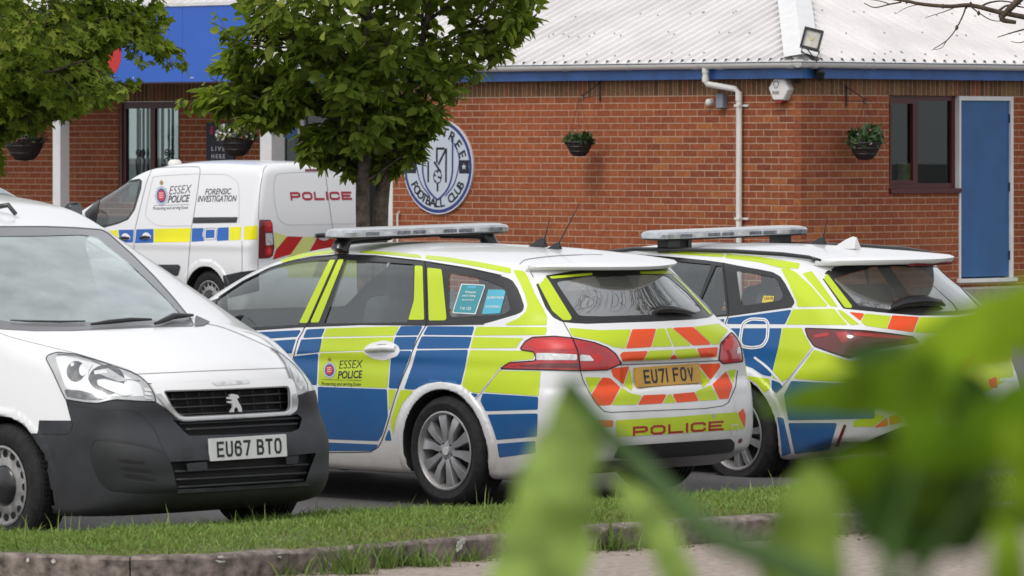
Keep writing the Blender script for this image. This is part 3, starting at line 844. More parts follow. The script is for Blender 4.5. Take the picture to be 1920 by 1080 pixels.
for px, py, r, lab in ((1537, 143, 0.05, 'larger black dome camera under the gutter at the corner'), (1491, 150, 0.035, 'smaller black dome camera left of the corner under the fascia')):
    d = 0.2 if r > 0.04 else 0.05; wl = WR if px > 1502 else WL
    t, z = wl.at(px, py, d); o = MB(); o.lathe([(0.0, -r*1.1), (r*0.6, -r*0.95), (r, -r*0.3), (r, r*0.4), (r*1.15, r*0.5), (r*1.15, r*1.5), (0, r*1.5)], (t, d, z), 'z', 18)
    o = o.build('dome_camera', M_BLACK, smooth=True); o.matrix_world = wl.M; tag(o, lab, 'camera', 'dome cameras under the eaves')

# ------------------------------------------------------------------ hanging baskets
M_LEAFD = pm('basket_leaf', (0.045, 0.085, 0.022), 0.55, var=(30, 0.5))
M_LEAFY = pm('basket_leaf_pale', (0.20, 0.20, 0.06), 0.6, var=(30, 0.4))
M_FLW = pm('white_flower', (0.75, 0.72, 0.66), 0.6); M_FLP = pm('pink_flower', (0.60, 0.22, 0.26), 0.6); M_FLO = pm('orange_flower', (0.5, 0.2, 0.05), 0.6); M_FLR = pm('red_flower', (0.30, 0.01, 0.03), 0.6)
def tuft(mb, c, rx, rz, n, size, r_):
    for _ in range(n):
        a, b = r_.uniform(0, 2*math.pi), r_.uniform(-0.25, 1.0); rr = r_.uniform(0.45, 1.0)
        p = np.array(c)+np.array((rx*rr*math.cos(a)*math.sqrt(max(0, 1-b*b*0.6)), rx*rr*math.sin(a)*math.sqrt(max(0, 1-b*b*0.6)), rz*b*rr))
        d = r_.normal(size=3); d[2] += 0.3; d /= np.linalg.norm(d); e = np.cross(d, r_.normal(size=3)); e /= np.linalg.norm(e)
        s = size*r_.uniform(0.6, 1.4)
        mb.add([p-d*s, p+e*s*0.35, p+d*s, p-e*s*0.35], [(0, 1, 2, 3)])
def basket(label, wall, px, py, rpx, d, kind, seed, hang_py, bracket=None):
    r_ = np.random.default_rng(seed)
    t, z = wall.at(px, py, d); c = wall.w(t, z, d); s = FPX/c.y; r = rpx/s
    th = thing('hanging_basket', label, 'hanging basket', c, 0, 'hanging flower baskets')
    m = MB(); prof = [(0.02*r, -r*0.95), (r*0.45, -r*0.9), (r*0.72, -r*0.6), (r*0.93, -r*0.15), (r, 0.1*r), (r*1.03, 0.18*r), (r*0.9, 0.16*r), (0, 0.1*r)]
    m.lathe(prof, (0, 0, 0), 'z', 22); m.build('basket_bowl', M_SOIL, th, smooth=True)
    m = MB()
    for zz, rr in ((-0.55, 0.74), (-0.2, 0.93), (0.14, 1.05)):
        m.tube([(r*rr*math.cos(a), r*rr*math.sin(a), r*zz) for a in np.linspace(0, 2*math.pi, 25)[:-1]], 0.006, 5, closed=True)
    m.build('basket_wire', M_BLACKM, th)
    m = MB(); tuft(m, (0, 0, 0.15*r), r*1.12, r*(0.75 if kind != 'flowers' else 0.8), 260, 0.05, r_)
    if kind == 'two': tuft(m, (-0.45*r, 0.4*r, 0.35*r), r*0.6, r*0.75, 160, 0.05, r_); tuft(m, (0.5*r, -0.3*r, 0.45*r), r*0.6, r*0.9, 160, 0.05, r_)
    m.build('foliage', M_LEAFD, th, kind='stuff')
    if kind == 'flowers':
        m = MB(); tuft(m, (0, 0, 0.2*r), r*1.15, r*0.8, 150, 0.05, r_); m.build('pale_foliage', M_LEAFY, th, kind='stuff')
    fl_ = {'flowers': ((M_FLW, 75), (M_FLO, 14)), 'two': ((M_FLP, 1), (M_FLW, 3)), 'plain': (), 'red': ((M_FLR, 14),)}[kind]
    for mt, cnt in fl_:
        m = MB()
        for _ in range(cnt):
            a = r_.uniform(0, 2*math.pi); b = r_.uniform(-0.3, 0.9); q = (r*1.18*math.cos(a)*math.cos(b*0.9), r*1.18*math.sin(a)*math.cos(b*0.9), 0.2*r+r*0.85*math.sin(b))
            if kind == 'two' and mt is M_FLP: q = (0.25*r, -1.0*r, 0.95*r)
            for k in range(2):
                n_ = r_.normal(size=3); n_ /= np.linalg.norm(n_); e = np.cross(n_, (0.3, 0.5, 0.8)); e /= np.linalg.norm(e); f = np.cross(n_, e); ss = 0.015
                m.add([np.array(q)+(e*math.cos(x)+f*math.sin(x))*ss for x in np.linspace(0, 2*math.pi, 7)[:-1]], [tuple(range(6))])
        m.build('flowers', mt, th, kind='stuff')
    top = Vector((0, 0, (EYE+(HY-hang_py)/s)-c.z))
    m = MB()
    for k in range(3):
        a = 2*math.pi*k/3+0.4; m.tube([(r*math.cos(a), r*math.sin(a), 0.14*r), top], 0.003, 4)
    m.build('chain', M_GREYPL if kind == 'flowers' else M_BLACKM, th)
    return th
basket('dark basket with short dark green plants hanging left of the downpipe', WL, 1086, 270, 25, 0.31, 'plain', 1, 183)
basket('brown basket with two bushy green plants hanging beside the maroon window', WR, 1622, 272, 30, 0.31, 'two', 2, 190)
basket('wicker basket of small white flowers hanging in front of the navy poster', WL, 444, 262, 33, 0.02, 'flowers', 3, 196)
basket('dark basket with red blooms hanging under the left tree by the porch post', WL, 46, 266, 38, 0.02, 'red', 4, 196)
for wall, px0, y0, y1, pxe, ye, lab in ((WL, 1125, 150, 190, 1088, 183, 'thin black wall bracket holding the basket left of the downpipe'), (WR, 1587, 158, 200, 1625, 190, 'thin black wall bracket holding the basket by the maroon window')):
    t, za = wall.at(px0, y0, 0.01); zb_ = wall.at(px0, y1, 0.01)[1]; zc = wall.at(pxe, ye, 0.31)[1]
    m = MB(); m.tube([(t, 0.012, za), (t, 0.012, zb_)], 0.009, 6); m.tube([(t, 0.012, za-0.03), (t, 0.29, zc+0.02)], 0.0055, 6); m.tube([(t, 0.012, zb_+0.06), (t, 0.31, zc)], 0.004, 6)
    m.tube([(t, 0.29+0.03*math.cos(a), zc+0.03*math.sin(a)) for a in np.linspace(0.5, 5.5, 10)], 0.006, 5)
    o = m.build('basket_bracket', M_BLACKM); o.matrix_world = wall.M; tag(o, lab, 'bracket', 'basket brackets')
# yellow tub on the inside sill
t, z = WR.at(1699, 345, -0.3); m = MB(); r = 0.10
m.lathe([(0.0, 0), (r*0.95, 0), (r, 0.02), (r, 0.12), (r*0.93, 0.13), (r, 0.15), (r, 0.235), (r*0.93, 0.25), (0, 0.25)], (t, -0.3, wz0+0.03), 'z', 24)
o = m.build('storage_tub', pm('yellow_tub', (0.62, 0.55, 0.20), 0.5), auto=40); o.matrix_world = WR.M; tag(o, 'pale yellow lidded tub standing inside the maroon window', 'tub')
mb = MB(); mb.box((wa, -0.5, wz0-0.01), (wb, -0.125, wz0+0.028)); T(mb.build('inner_sill', M_WHITE_PT), WR)

# ------------------------------------------------------------------ ground
def ground_z(X, Y):
    X, Y = np.asarray(X, float), np.asarray(Y, float)
    a = np.where(Y < 38, 0.012*(Y-32.5), 0.066+(np.clip(Y, 38, 62)-38)*0.0031)
    k = np.clip((60-Y)/22, 0, 1)*np.clip((Y-20)/6, 0, 1)
    return a+0.0135*np.clip(X, -8, 8)*k

M_TARMAC = pm('car_park_tarmac', (0.115, 0.108, 0.108), 0.9, spec=0.3, var=(45, 0.22, 8), bump=(160, 0.006))
M_ROAD = pm('pinkish_road', (0.335, 0.28, 0.238), 0.92, spec=0.2, var=(24, 0.25, 8), bump=(120, 0.006))
M_KERB = pm('kerb_concrete', (0.185, 0.155, 0.135), 0.9, spec=0.2, var=(17, 0.62, 10), bump=(50, 0.006))
M_VERGE = pm('verge_soil', (0.085, 0.09, 0.03), 0.95, var=(12, 0.4, 6))
M_GRASS = None

FRONT = np.array([(-9.0, 31.4), (-4.2, 28.15), (-3.2, 27.5), (-2.45, 27.12), (-2.1, 26.95), (-1.75, 26.82), (-1.36, 26.92), (-1.05, 27.28), (-0.42, 27.95), (0.41, 28.85), (1.41, 29.72), (3.2, 31.4), (7.0, 34.9), (14.0, 41.3)])
BACK = np.array([(-9.0, 32.2), (-4.2, 28.75), (-3.2, 28.42), (-2.54, 28.22), (-1.67, 28.9), (-1.02, 30.0), (-0.04, 30.55), (1.0, 31.5), (1.6, 32.05), (3.2, 33.5), (7.0, 37.0), (14.0, 43.4)])
Z_ROADN, Z_KERB = 0.03, 0.15
def front_y(x): return np.interp(x, FRONT[:, 0], FRONT[:, 1])
def back_y(x): return np.interp(x, BACK[:, 0], BACK[:, 1])

def sheet(name, xs, ylo, yhi, ny, zf, mat):
    V = []; nx = len(xs)
    for x in xs:
        a, b = ylo(x), yhi(x)
        for j in range(ny+1):
            y = a+(b-a)*j/ny; V.append((x, y, float(zf(x, y))))
    Fc = [(i*(ny+1)+j, (i+1)*(ny+1)+j, (i+1)*(ny+1)+j+1, i*(ny+1)+j+1) for i in range(nx-1) for j in range(ny)]
    o = np_obj(name, V, Fc, mat); o['kind'] = 'structure'; return o

g = MB(); g.add([(-600, -200, -0.35), (600, -200, -0.35), (600, 900, -0.35), (-600, 900, -0.35)], [(0, 1, 2, 3)])
o = g.build('ground', M_TARMAC); o['kind'] = 'structure'
sheet('car_park', np.linspace(-45, 45, 46), lambda x: 25.0, lambda x: 80.0, 40, lambda x, y: ground_z(x, y), M_TARMAC)
road = sheet('road', np.array([-40, -9, -5, -4.2, -3.2, -2.45, -2.1, -1.75, -1.36, -1.05, -0.42, 0.41, 1.41, 3.2, 5, 7, 10, 14, 40]), lambda x: -20.0, lambda x: float(np.interp(x, FRONT[:, 0], FRONT[:, 1]))+0.06, 30, lambda x, y: Z_ROADN, M_ROAD)

# verge: soil sheet, grass blades, kerb stones along both edges
def verge_z(x, y):
    f = np.clip((y-front_y(x))/np.maximum(0.3, back_y(x)-front_y(x)), 0, 1)
    return Z_KERB-0.012+0.05*np.sin(np.pi*np.clip(f, 0, 1))*0.7
vx = np.linspace(-9, 14, 116)
verge = sheet('verge', vx, lambda x: float(front_y(x))+0.09, lambda x: float(back_y(x))+0.02, 14, verge_z, M_VERGE)

def grass_mat(name, cols):
    m, nt, b, out = new_mat(name); N, L = nt.nodes, nt.links
    at = N.new('ShaderNodeAttribute'); at.attribute_name = 'tone'
    cr = N.new('ShaderNodeValToRGB'); e = cr.color_ramp.elements
    e[0].position = 0; e[0].color = (*cols[0], 1); e[1].position = 1; e[1].color = (*cols[-1], 1)
    for i, c in enumerate(cols[1:-1]): x = e.new((i+1)/(len(cols)-1)); x.color = (*c, 1)
    L.new(at.outputs['Fac'], cr.inputs[0]); L.new(cr.outputs[0], b.inputs['Base Color'])
    b.inputs['Roughness'].default_value = 0.6; b.inputs['Specular IOR Level'].default_value = 0.3
    tl = N.new('ShaderNodeBsdfTranslucent'); L.new(cr.outputs[0], tl.inputs[0])
    ms = N.new('ShaderNodeMixShader'); ms.inputs[0].default_value = 0.25
    L.new(b.outputs[0], ms.inputs[1]); L.new(tl.outputs[0], ms.inputs[2]); L.new(ms.outputs[0], out.inputs[0])
    return m
M_GRASS = grass_mat('grass', [(0.34, 0.26, 0.12), (0.27, 0.27, 0.075), (0.185, 0.262, 0.052), (0.165, 0.268, 0.047), (0.21, 0.315, 0.062), (0.33, 0.41, 0.13)])
M_WEED = grass_mat('weed', [(0.10, 0.16, 0.03), (0.15, 0.23, 0.045), (0.2, 0.27, 0.07)])

def blades(P, hgt, width, lean, rng, tone):
    """triangulated grass blades rooted at P"""
    n = len(P); a = rng.uniform(0, 2*np.pi, n); d = np.stack([np.cos(a), np.sin(a), np.zeros(n)], 1)
    b = rng.uniform(0, 2*np.pi, n); l = np.stack([np.cos(b), np.sin(b), np.zeros(n)], 1)*lean[:, None]
    up = np.array([0, 0, 1.0])
    w = width[:, None]*d*0.5; mid = P+up*hgt[:, None]*0.55+l*0.35*hgt[:, None]; tip = P+up*hgt[:, None]*0.95+l*hgt[:, None]
    V = np.stack([P-w, P+w, mid+w*0.8, mid-w*0.8, tip], 1).reshape(-1, 3)
    i = np.arange(n)[:, None]*5
    T3 = np.concatenate([i+[0, 1, 2], i+[0, 2, 3], i+[3, 2, 4]], 0)
    tn = np.concatenate([tone, tone, tone])
    return V, T3, tn
def blade_obj(name, V, T3, tn, mat, parent=None, kind=None):
    o = np_obj(name, V, T3, mat, parent, smooth=False, kind=kind)
    a = o.data.attributes.new('tone', 'FLOAT', 'FACE'); a.data.foreach_set('value', tn.astype(np.float32)); return o
# patchy tone from a few sine waves
def patch_noise(x, y, k=1.0):
    return 0.5+0.25*np.sin(2.1*k*x+1.3*np.sin(1.7*k*y))+0.25*np.sin(3.3*k*y+1.1*np.sin(2.3*k*x+1))
nb = 95000
bx = RNG.uniform(-3.6, 4.6, nb); by = RNG.uniform(0, 1, nb)
by = front_y(bx)+0.075+(back_y(bx)-front_y(bx)-0.02)*by
f = (by-front_y(bx))/(back_y(bx)-front_y(bx))
pn = patch_noise(bx*3, by*3)
hg = RNG.gamma(6, 0.0038, nb)*(0.55+0.75*pn)*np.where(f < 0.12, 0.75, 1.0)*np.where(f > 0.85, 1.35, 1.0)
dead = np.clip(0.62-f*2.0, 0, 1)*np.clip(pn*1.7-0.15, 0, 1)
tone = np.clip(RNG.normal(0.62, 0.17, nb)+0.25*(patch_noise(bx*1.1+2, by*1.2)-0.5)-dead*RNG.uniform(0.1, 0.9, nb), 0, 1)
P = np.stack([bx, by, verge_z(bx, by)-0.004], 1)
V, T3, tn = blades(P, hg, RNG.uniform(0.004, 0.009, nb), RNG.gamma(2, 0.38, nb), RNG, tone)
blade_obj('grass', V, T3, tn, M_GRASS, kind='stuff')
# a few tall seeding stalks
ns = 90; sx = RNG.uniform(-3, 2.4, ns); sy = front_y(sx)+0.15+(back_y(sx)-front_y(sx)-0.15)*RNG.uniform(0.2, 1.0, ns)
V, T3, tn = blades(np.stack([sx, sy, verge_z(sx, sy)], 1), RNG.uniform(0.08, 0.16, ns), np.full(ns, 0.005), RNG.uniform(0.1, 0.5, ns), RNG, RNG.uniform(0.75, 1, ns))
blade_obj('tall_grass', V, T3, tn, M_GRASS, kind='stuff')

kerb = bpy.data.objects.new('kerb', None); COL.objects.link(kerb); kerb['kind'] = 'structure'
def resample(path, step):
    d = np.r_[0, np.cumsum(np.linalg.norm(np.diff(path, axis=0), axis=1))]; n = int(d[-1]/step)
    q = np.arange(n+1)*step; return np.stack([np.interp(q, d, path[:, 0]), np.interp(q, d, path[:, 1])], 1)
def kerb_run(path, z, width, height, back=False, length=0.915):
    pts = resample(path, length/8); per = 8
    for s in range(0, len(pts)-per, per):
        seg = pts[s:s+per+1]; mb = MB(); V = []
        jz = RNG.uniform(-0.006, 0.006); jo = RNG.uniform(-0.006, 0.006)
        L_ = len(seg); K = None
        for i in range(L_):
            d = pts[min(s+i+1, len(pts)-1)]-pts[max(s+i-1, 0)]; d /= np.linalg.norm(d); nn = np.array((-d[1], d[0]))   # nn points away from the road
            p = seg[i]+nn*jo
            if i == 0: p = p+d*0.005
            if i == L_-1: p = p-d*0.005
            wv = 0.004*math.sin(s*1.7+i*2.1)
            prof = [(0.018, z-height), (0.006, z-0.03), (0.004+wv, z-0.018), (0.02, z-0.002+wv), (width*0.6, z+jz), (width, z+jz-0.002), (width, z-height)]
            K = len(prof)
            for (o_, zz) in prof:
                q = p+nn*o_*(1 if not back else -1); V.append((q[0], q[1], zz+jz))
        Fc = [(i*K+k, (i+1)*K+k, (i+1)*K+k+1, i*K+k+1) for i in range(L_-1) for k in range(K-1)]
        if back: Fc = [f[::-1] for f in Fc]
        Fc = [f[::-1] for f in Fc]
        Fc += [tuple(range(K)), tuple((L_-1)*K+k for k in range(K))[::-1]]
        mb.add(V, Fc); o = mb.build('kerb_stone', M_KERB, kerb, auto=50)
kerb_run(spline(FRONT[1:-1], 5), Z_KERB, 0.125, 0.16)
kerb_run(spline(BACK[1:-1], 5), Z_KERB-0.01, 0.10, 0.28, back=True)

# lichen spots on the kerb: flat pale crusts
M_LICHEN = pm('lichen', (0.48, 0.47, 0.43), 0.95, var=(60, 0.3))
for px, py, rr in ((414, 1049, 9), (450, 1046, 7), (452, 1052, 5), (524, 1040, 7), (862, 1022, 9), (868, 1014, 8), (858, 1030, 5), (100, 1052, 5), (52, 1050, 4)):
    r_ = ray(px, py); Y = float(np.interp((px-CX)/FPX*28, FRONT[:, 0], FRONT[:, 1])); X = r_[0]*Y; Y = float(front_y(X))-.004; c = EYEV+r_*Y; s_ = rr*Y/FPX; m = MB()
    d = np.array((1, float(front_y(X+.05)-front_y(X-.05))/.1, 0)); d /= np.linalg.norm(d)
    m.add([c+d*s_*math.cos(a)*RNG.uniform(.6, 1.3)+np.array((0, 0, s_*math.sin(a)*RNG.uniform(.6, 1.2))) for a in np.linspace(0, 6.28, 12)[:-1]], [tuple(range(11))]); m.build('lichen', M_LICHEN, kerb)
# weeds at the foot of the kerb: each clump a plant of its own
weed_lab = {0: 'leafy grass tuft growing from the kerb joint', 1: 'small weed clump at the foot of the kerb'}
def weed(px, py, hgt, n, wide, kind, label, seed):
    r_ = np.random.default_rng(seed); s = (py-HY)/(EYE-Z_ROADN); Y = FPX/s; X = (px-CX)/s
    P = np.stack([r_.normal(0, wide, n), r_.normal(0, wide*0.7, n), np.full(n, -0.005)], 1)
    V, T3, tn = blades(P, r_.gamma(5, hgt/5, n), r_.uniform(0.005, 0.012, n), r_.uniform(0.2, 1.1, n), r_, r_.uniform(0, 1, n))
    o = blade_obj('weed_clump', V, T3, tn, M_WEED); o.location = (X, Y, Z_ROADN); tag(o, label, 'weed', 'weeds at the foot of the kerb')
    if kind:   # broad leaves
        mb = MB()
        for _ in range(kind):
            a = r_.uniform(0, 2*math.pi); l = r_.uniform(0.04, 0.09); w = l*0.3; up = r_.uniform(0.1, 0.7); c = np.array((r_.normal(0, wide), r_.normal(0, wide*0.6), 0.01))
            d = np.array((math.cos(a), math.sin(a), up)); e = np.array((-math.sin(a), math.cos(a), 0))
            mb.add([c, c+d*l*0.5+e*w, c+d*l, c+d*l*0.5-e*w], [(0, 1, 2, 3)], tone=float(r_.uniform(0.1, 0.6)))
        mb.build('weed_leaf', M_WEED, o, tone=True, kind='stuff')
for i, w in enumerate(((18, 1078, 0.10, 60, 0.06, 14, 'leafy weed at the foot of the kerb in the left corner'), (110, 1075, 0.06, 25, 0.05, 0, 'thin dry stalks against the kerb near the left corner'), (270, 1076, 0.08, 30, 0.03, 5, 'narrow weed in the kerb joint at the bend'),
        (240, 1079, 0.05, 60, 0.10, 0, 'low grass at the kerb foot left of the bend'), (385, 1079, 0.06, 40, 0.07, 8, 'low broad leaves at the kerb foot right of the bend'),
        (655, 1076, 0.13, 130, 0.055, 0, 'largest tuft of long grass against the kerb'), (728, 1066, 0.11, 60, 0.025, 0, 'upright tuft of grass right of the largest tuft'), (795, 1062, 0.09, 110, 0.07, 10, 'bushy green weed against the kerb by the lichen spots'),
        (570, 1079, 0.06, 60, 0.08, 0, 'low grass at the kerb foot left of the largest tuft'), (880, 1052, 0.07, 60, 0.06, 6, 'weed at the kerb foot left of the big blurred leaf'), (1150, 1032, 0.12, 80, 0.07, 8, 'pale weed at the kerb foot behind the blurred stem'), (1240, 1028, 0.09, 60, 0.06, 0, 'grass tuft at the kerb foot right of the blurred stem'), (1330, 1010, 0.07, 60, 0.08, 0, 'low grass by the end of the kerb under the blurred leaves'))):
    weed(*w, 100+i)
# leaf litter and grit along the kerb foot
mb = MB()
for _ in range(900):
    x = RNG.uniform(-3.2, 3.2); y = float(front_y(x))+0.01-RNG.gamma(1.3, 0.10)*1.2; z = Z_ROADN+0.004; a = RNG.uniform(0, 6.28); s = RNG.uniform(0.006, 0.02)
    d = np.array((math.cos(a), math.sin(a), RNG.uniform(-0.2, 0.4))); e = np.array((-math.sin(a), math.cos(a), RNG.uniform(0, 0.4))); c = np.array((x, y, z))
    mb.add([c-d*s, c+e*s*0.6, c+d*s, c-e*s*0.5], [(0, 1, 2, 3)], tone=float(RNG.random()))
M_LITTER = grass_mat('leaf_litter', [(0.05, 0.035, 0.02), (0.16, 0.11, 0.06), (0.30, 0.24, 0.15), (0.12, 0.12, 0.04)])
mb.build('leaf_litter', M_LITTER, tone=True, kind='stuff')

# ------------------------------------------------------------------ vehicle body tools
# A body shell is the zero level of a smooth solid F(x, y, z) in the vehicle's own frame (x forward, y left, z up,
# origin on the ground under the rear axle).  It is meshed once, and every pane, panel and vinyl is cut from that shell.
def smax(a, b, k):
    h = np.clip(0.5+0.5*(a-b)/k, 0, 1); return b+(a-b)*h+k*h*(1-h)
def smin(a, b, k): return -smax(-a, -b, k)
def cubic(xs, ys):
    """smooth monotone-ish interpolation (Catmull-Rom Hermite), clamped ends"""
    xs, ys = np.array(xs, float), np.array(ys, float); h = np.diff(xs); dl = np.diff(ys)/h
    m = np.r_[dl[0], (dl[:-1]*h[1:]+dl[1:]*h[:-1])/(h[1:]+h[:-1]), dl[-1]]
    s = dl[:-1]*dl[1:] <= 0; m[1:-1][s] = 0
    def f(x):
        x = np.clip(x, xs[0], xs[-1]); i = np.clip(np.searchsorted(xs, x)-1, 0, len(xs)-2); t = (x-xs[i])/h[i]
        return ys[i]*(1+2*t)*(1-t)**2+m[i]*h[i]*t*(1-t)**2+ys[i+1]*t*t*(3-2*t)+m[i+1]*h[i]*t*t*(t-1)
    return f

def mesh_level(Fn, lo, hi, h):
    """surface nets + projection onto the level set; returns verts, normals, triangles"""
    ax = [np.arange(lo[i], hi[i]+h, h) for i in range(3)]; n = [len(a) for a in ax]
    vals = np.empty(n, np.float32)
    for i0 in range(0, n[0], 24):
        X, Y, Z = np.meshgrid(ax[0][i0:i0+24], ax[1], ax[2], indexing='ij'); vals[i0:i0+24] = Fn(X, Y, Z)
    s = vals < 0
    c8 = [s[i:n[0]-1+i, j:n[1]-1+j, k:n[2]-1+k] for i in (0, 1) for j in (0, 1) for k in (0, 1)]
    cnt = sum(c.astype(np.int8) for c in c8); act = np.argwhere((cnt > 0) & (cnt < 8))
    idx = -np.ones((n[0]-1, n[1]-1, n[2]-1), np.int32); idx[tuple(act.T)] = np.arange(len(act))
    v8 = np.stack([vals[act[:, 0]+i, act[:, 1]+j, act[:, 2]+k] for i in (0, 1) for j in (0, 1) for k in (0, 1)], 1)
    off = np.array([(i, j, k) for i in (0, 1) for j in (0, 1) for k in (0, 1)], float)
    acc = np.zeros((len(act), 3)); w = np.zeros(len(act))
    for a in range(8):
        for b in range(a+1, 8):
            if np.abs(off[a]-off[b]).sum() != 1: continue
            m = (v8[:, a] < 0) != (v8[:, b] < 0); t = v8[m, a]/(v8[m, a]-v8[m, b])
            acc[m] += off[a]+(off[b]-off[a])*t[:, None]; w[m] += 1
    V = np.array(lo)+(act+acc/w[:, None])*h
    quads = []
    for d in range(3):
        e = [slice(None)]*3; f = [slice(None)]*3; e[d] = slice(0, n[d]-1); f[d] = slice(1, n[d])
        sa, sb = s[tuple(e)], s[tuple(f)]; cr = np.argwhere(sa != sb); o1, o2 = [(1, 2), (2, 0), (0, 1)][d]
        ok = (cr[:, o1] > 0) & (cr[:, o2] > 0) & (cr[:, o1] < n[o1]-1) & (cr[:, o2] < n[o2]-1); cr = cr[ok]
        def at(a, b):
            q = cr.copy(); q[:, o1] += a; q[:, o2] += b; return idx[tuple(q.T)]
        q = np.stack([at(-1, -1), at(0, -1), at(0, 0), at(-1, 0)], 1); fl = ~sa[tuple(cr.T)]
        q[fl] = q[fl][:, ::-1]; quads.append(q)
    Q = np.concatenate(quads); Q = Q[(Q >= 0).all(1)]
    def grad(P, e=0.004):
        g = np.empty_like(P)
        for i in range(3):
            d = np.zeros(3); d[i] = e; a, b = P+d, P-d
            g[:, i] = (Fn(a[:, 0], a[:, 1], a[:, 2])-Fn(b[:, 0], b[:, 1], b[:, 2]))/(2*e)
        return g
    for _ in range(3):
        g = grad(V); f = Fn(V[:, 0], V[:, 1], V[:, 2]); st = -g*(f/np.maximum(1e-6, (g*g).sum(1)))[:, None]
        l = np.linalg.norm(st, axis=1); st *= np.minimum(1, 0.5*h/np.maximum(l, 1e-9))[:, None]; V = V+st
    g = grad(V); N = g/np.maximum(1e-9, np.linalg.norm(g, axis=1))[:, None]
    T = np.concatenate([Q[:, [0, 1, 2]], Q[:, [0, 2, 3]]]); return V, N, T

def compact(V, N, T):
    u, inv = np.unique(T, return_inverse=True); return V[u], N[u], inv.reshape(-1, 3)
def subdiv(V, N, T):
    E = np.sort(np.concatenate([T[:, [0, 1]], T[:, [1, 2]], T[:, [2, 0]]]), 1); u, inv = np.unique(E, axis=0, return_inverse=True); inv = inv.ravel()
    M = (V[u[:, 0]]+V[u[:, 1]])/2; MN = N[u[:, 0]]+N[u[:, 1]]; MN /= np.linalg.norm(MN, axis=1)[:, None]
    n, m = len(V), len(T); a, b, c = inv[:m]+n, inv[m:2*m]+n, inv[2*m:]+n
    T2 = np.concatenate([np.stack([T[:, 0], a, c], 1), np.stack([a, T[:, 1], b], 1), np.stack([c, b, T[:, 2]], 1), np.stack([a, b, c], 1)])
    return np.concatenate([V, M]), np.concatenate([N, MN]), T2
def split_level(V, N, T, g):
    """cut a triangle mesh along g = 0; returns (inside g<0, outside)"""
    s = g[T] < 0; k = s.sum(1); IN, OUT = [T[k == 3]], [T[k == 0]]
    newV, newN = [], []; base = len(V)
    def mid(a, b):
        nonlocal base
        t = (g[a]/(g[a]-g[b]))[:, None]; newV.append(V[a]+(V[b]-V[a])*t); nn = N[a]+(N[b]-N[a])*t; newN.append(nn/np.maximum(1e-9, np.linalg.norm(nn, axis=1))[:, None])
        r = np.arange(base, base+len(a)); base += len(a); return r
    for kk, lone_in in ((1, True), (2, False)):
        t = T[k == kk]; ss = s[k == kk] if lone_in else ~s[k == kk]
        if len(t) == 0: continue
        r = ss.argmax(1); i = np.arange(len(t)); a, b, c = t[i, r], t[i, (r+1) % 3], t[i, (r+2) % 3]
        p, q = mid(a, b), mid(a, c); tri = np.stack([a, p, q], 1); qd = np.concatenate([np.stack([p, b, c], 1), np.stack([p, c, q], 1)])
        (IN if lone_in else OUT).append(tri); (OUT if lone_in else IN).append(qd)
    V2 = np.concatenate([V]+newV) if newV else V; N2 = np.concatenate([N]+newN) if newN else N
    return compact(V2, N2, np.concatenate(IN)), compact(V2, N2, np.concatenate(OUT))
def poly_sd(P, poly):
    """signed distance (negative inside) of 2-D points to a polygon"""
    poly = np.asarray(poly, float); d2 = np.full(len(P), 1e18); ins = np.zeros(len(P), bool); L = len(poly)
    for i in range(L):
        a, b = poly[i], poly[(i+1) % L]; e = b-a; w = P-a; t = np.clip((w@e)/max(1e-12, e@e), 0, 1); q = w-t[:, None]*e; d2 = np.minimum(d2, (q*q).sum(1))
        c = ((a[1] <= P[:, 1]) & (b[1] > P[:, 1])) | ((b[1] <= P[:, 1]) & (a[1] > P[:, 1]))
        if abs(e[1]) > 1e-12: ins ^= c & (P[:, 0] < a[0]+(P[:, 1]-a[1])/e[1]*e[0])
    return np.sqrt(d2)*np.where(ins, -1, 1)
def line_sd(P, line, w):
    d2 = np.full(len(P), 1e18)
    for i in range(len(line)-1):
        a, b = np.asarray(line[i], float), np.asarray(line[i+1], float); e = b-a; q = P-a; t = np.clip((q@e)/max(1e-12, e@e), 0, 1); q = q-t[:, None]*e; d2 = np.minimum(d2, (q*q).sum(1))
    return np.sqrt(d2)-w/2

def pieces_of(c, least=24):
    """connected pieces of a cut-out, largest first; crumbs dropped"""
    V, N, T = c
    if len(T) == 0: return []
    _, key = np.unique(np.round(V, 5), axis=0, return_inverse=True); key = key.ravel(); Tk = key[T]; lab = np.arange(key.max()+1)
    while True:
        m = lab[Tk].min(1); new = lab.copy()
        for k in range(3): np.minimum.at(new, Tk[:, k], m)
        new = new[new]
        if (new == lab).all(): break
        lab = new
    tl = lab[Tk[:, 0]]; ids, cnt = np.unique(tl, return_counts=True); o = np.argsort(-cnt)
    return [compact(V, N, T[tl == ids[i]]) for i in o if cnt[i] >= max(least, .02*cnt.max())]

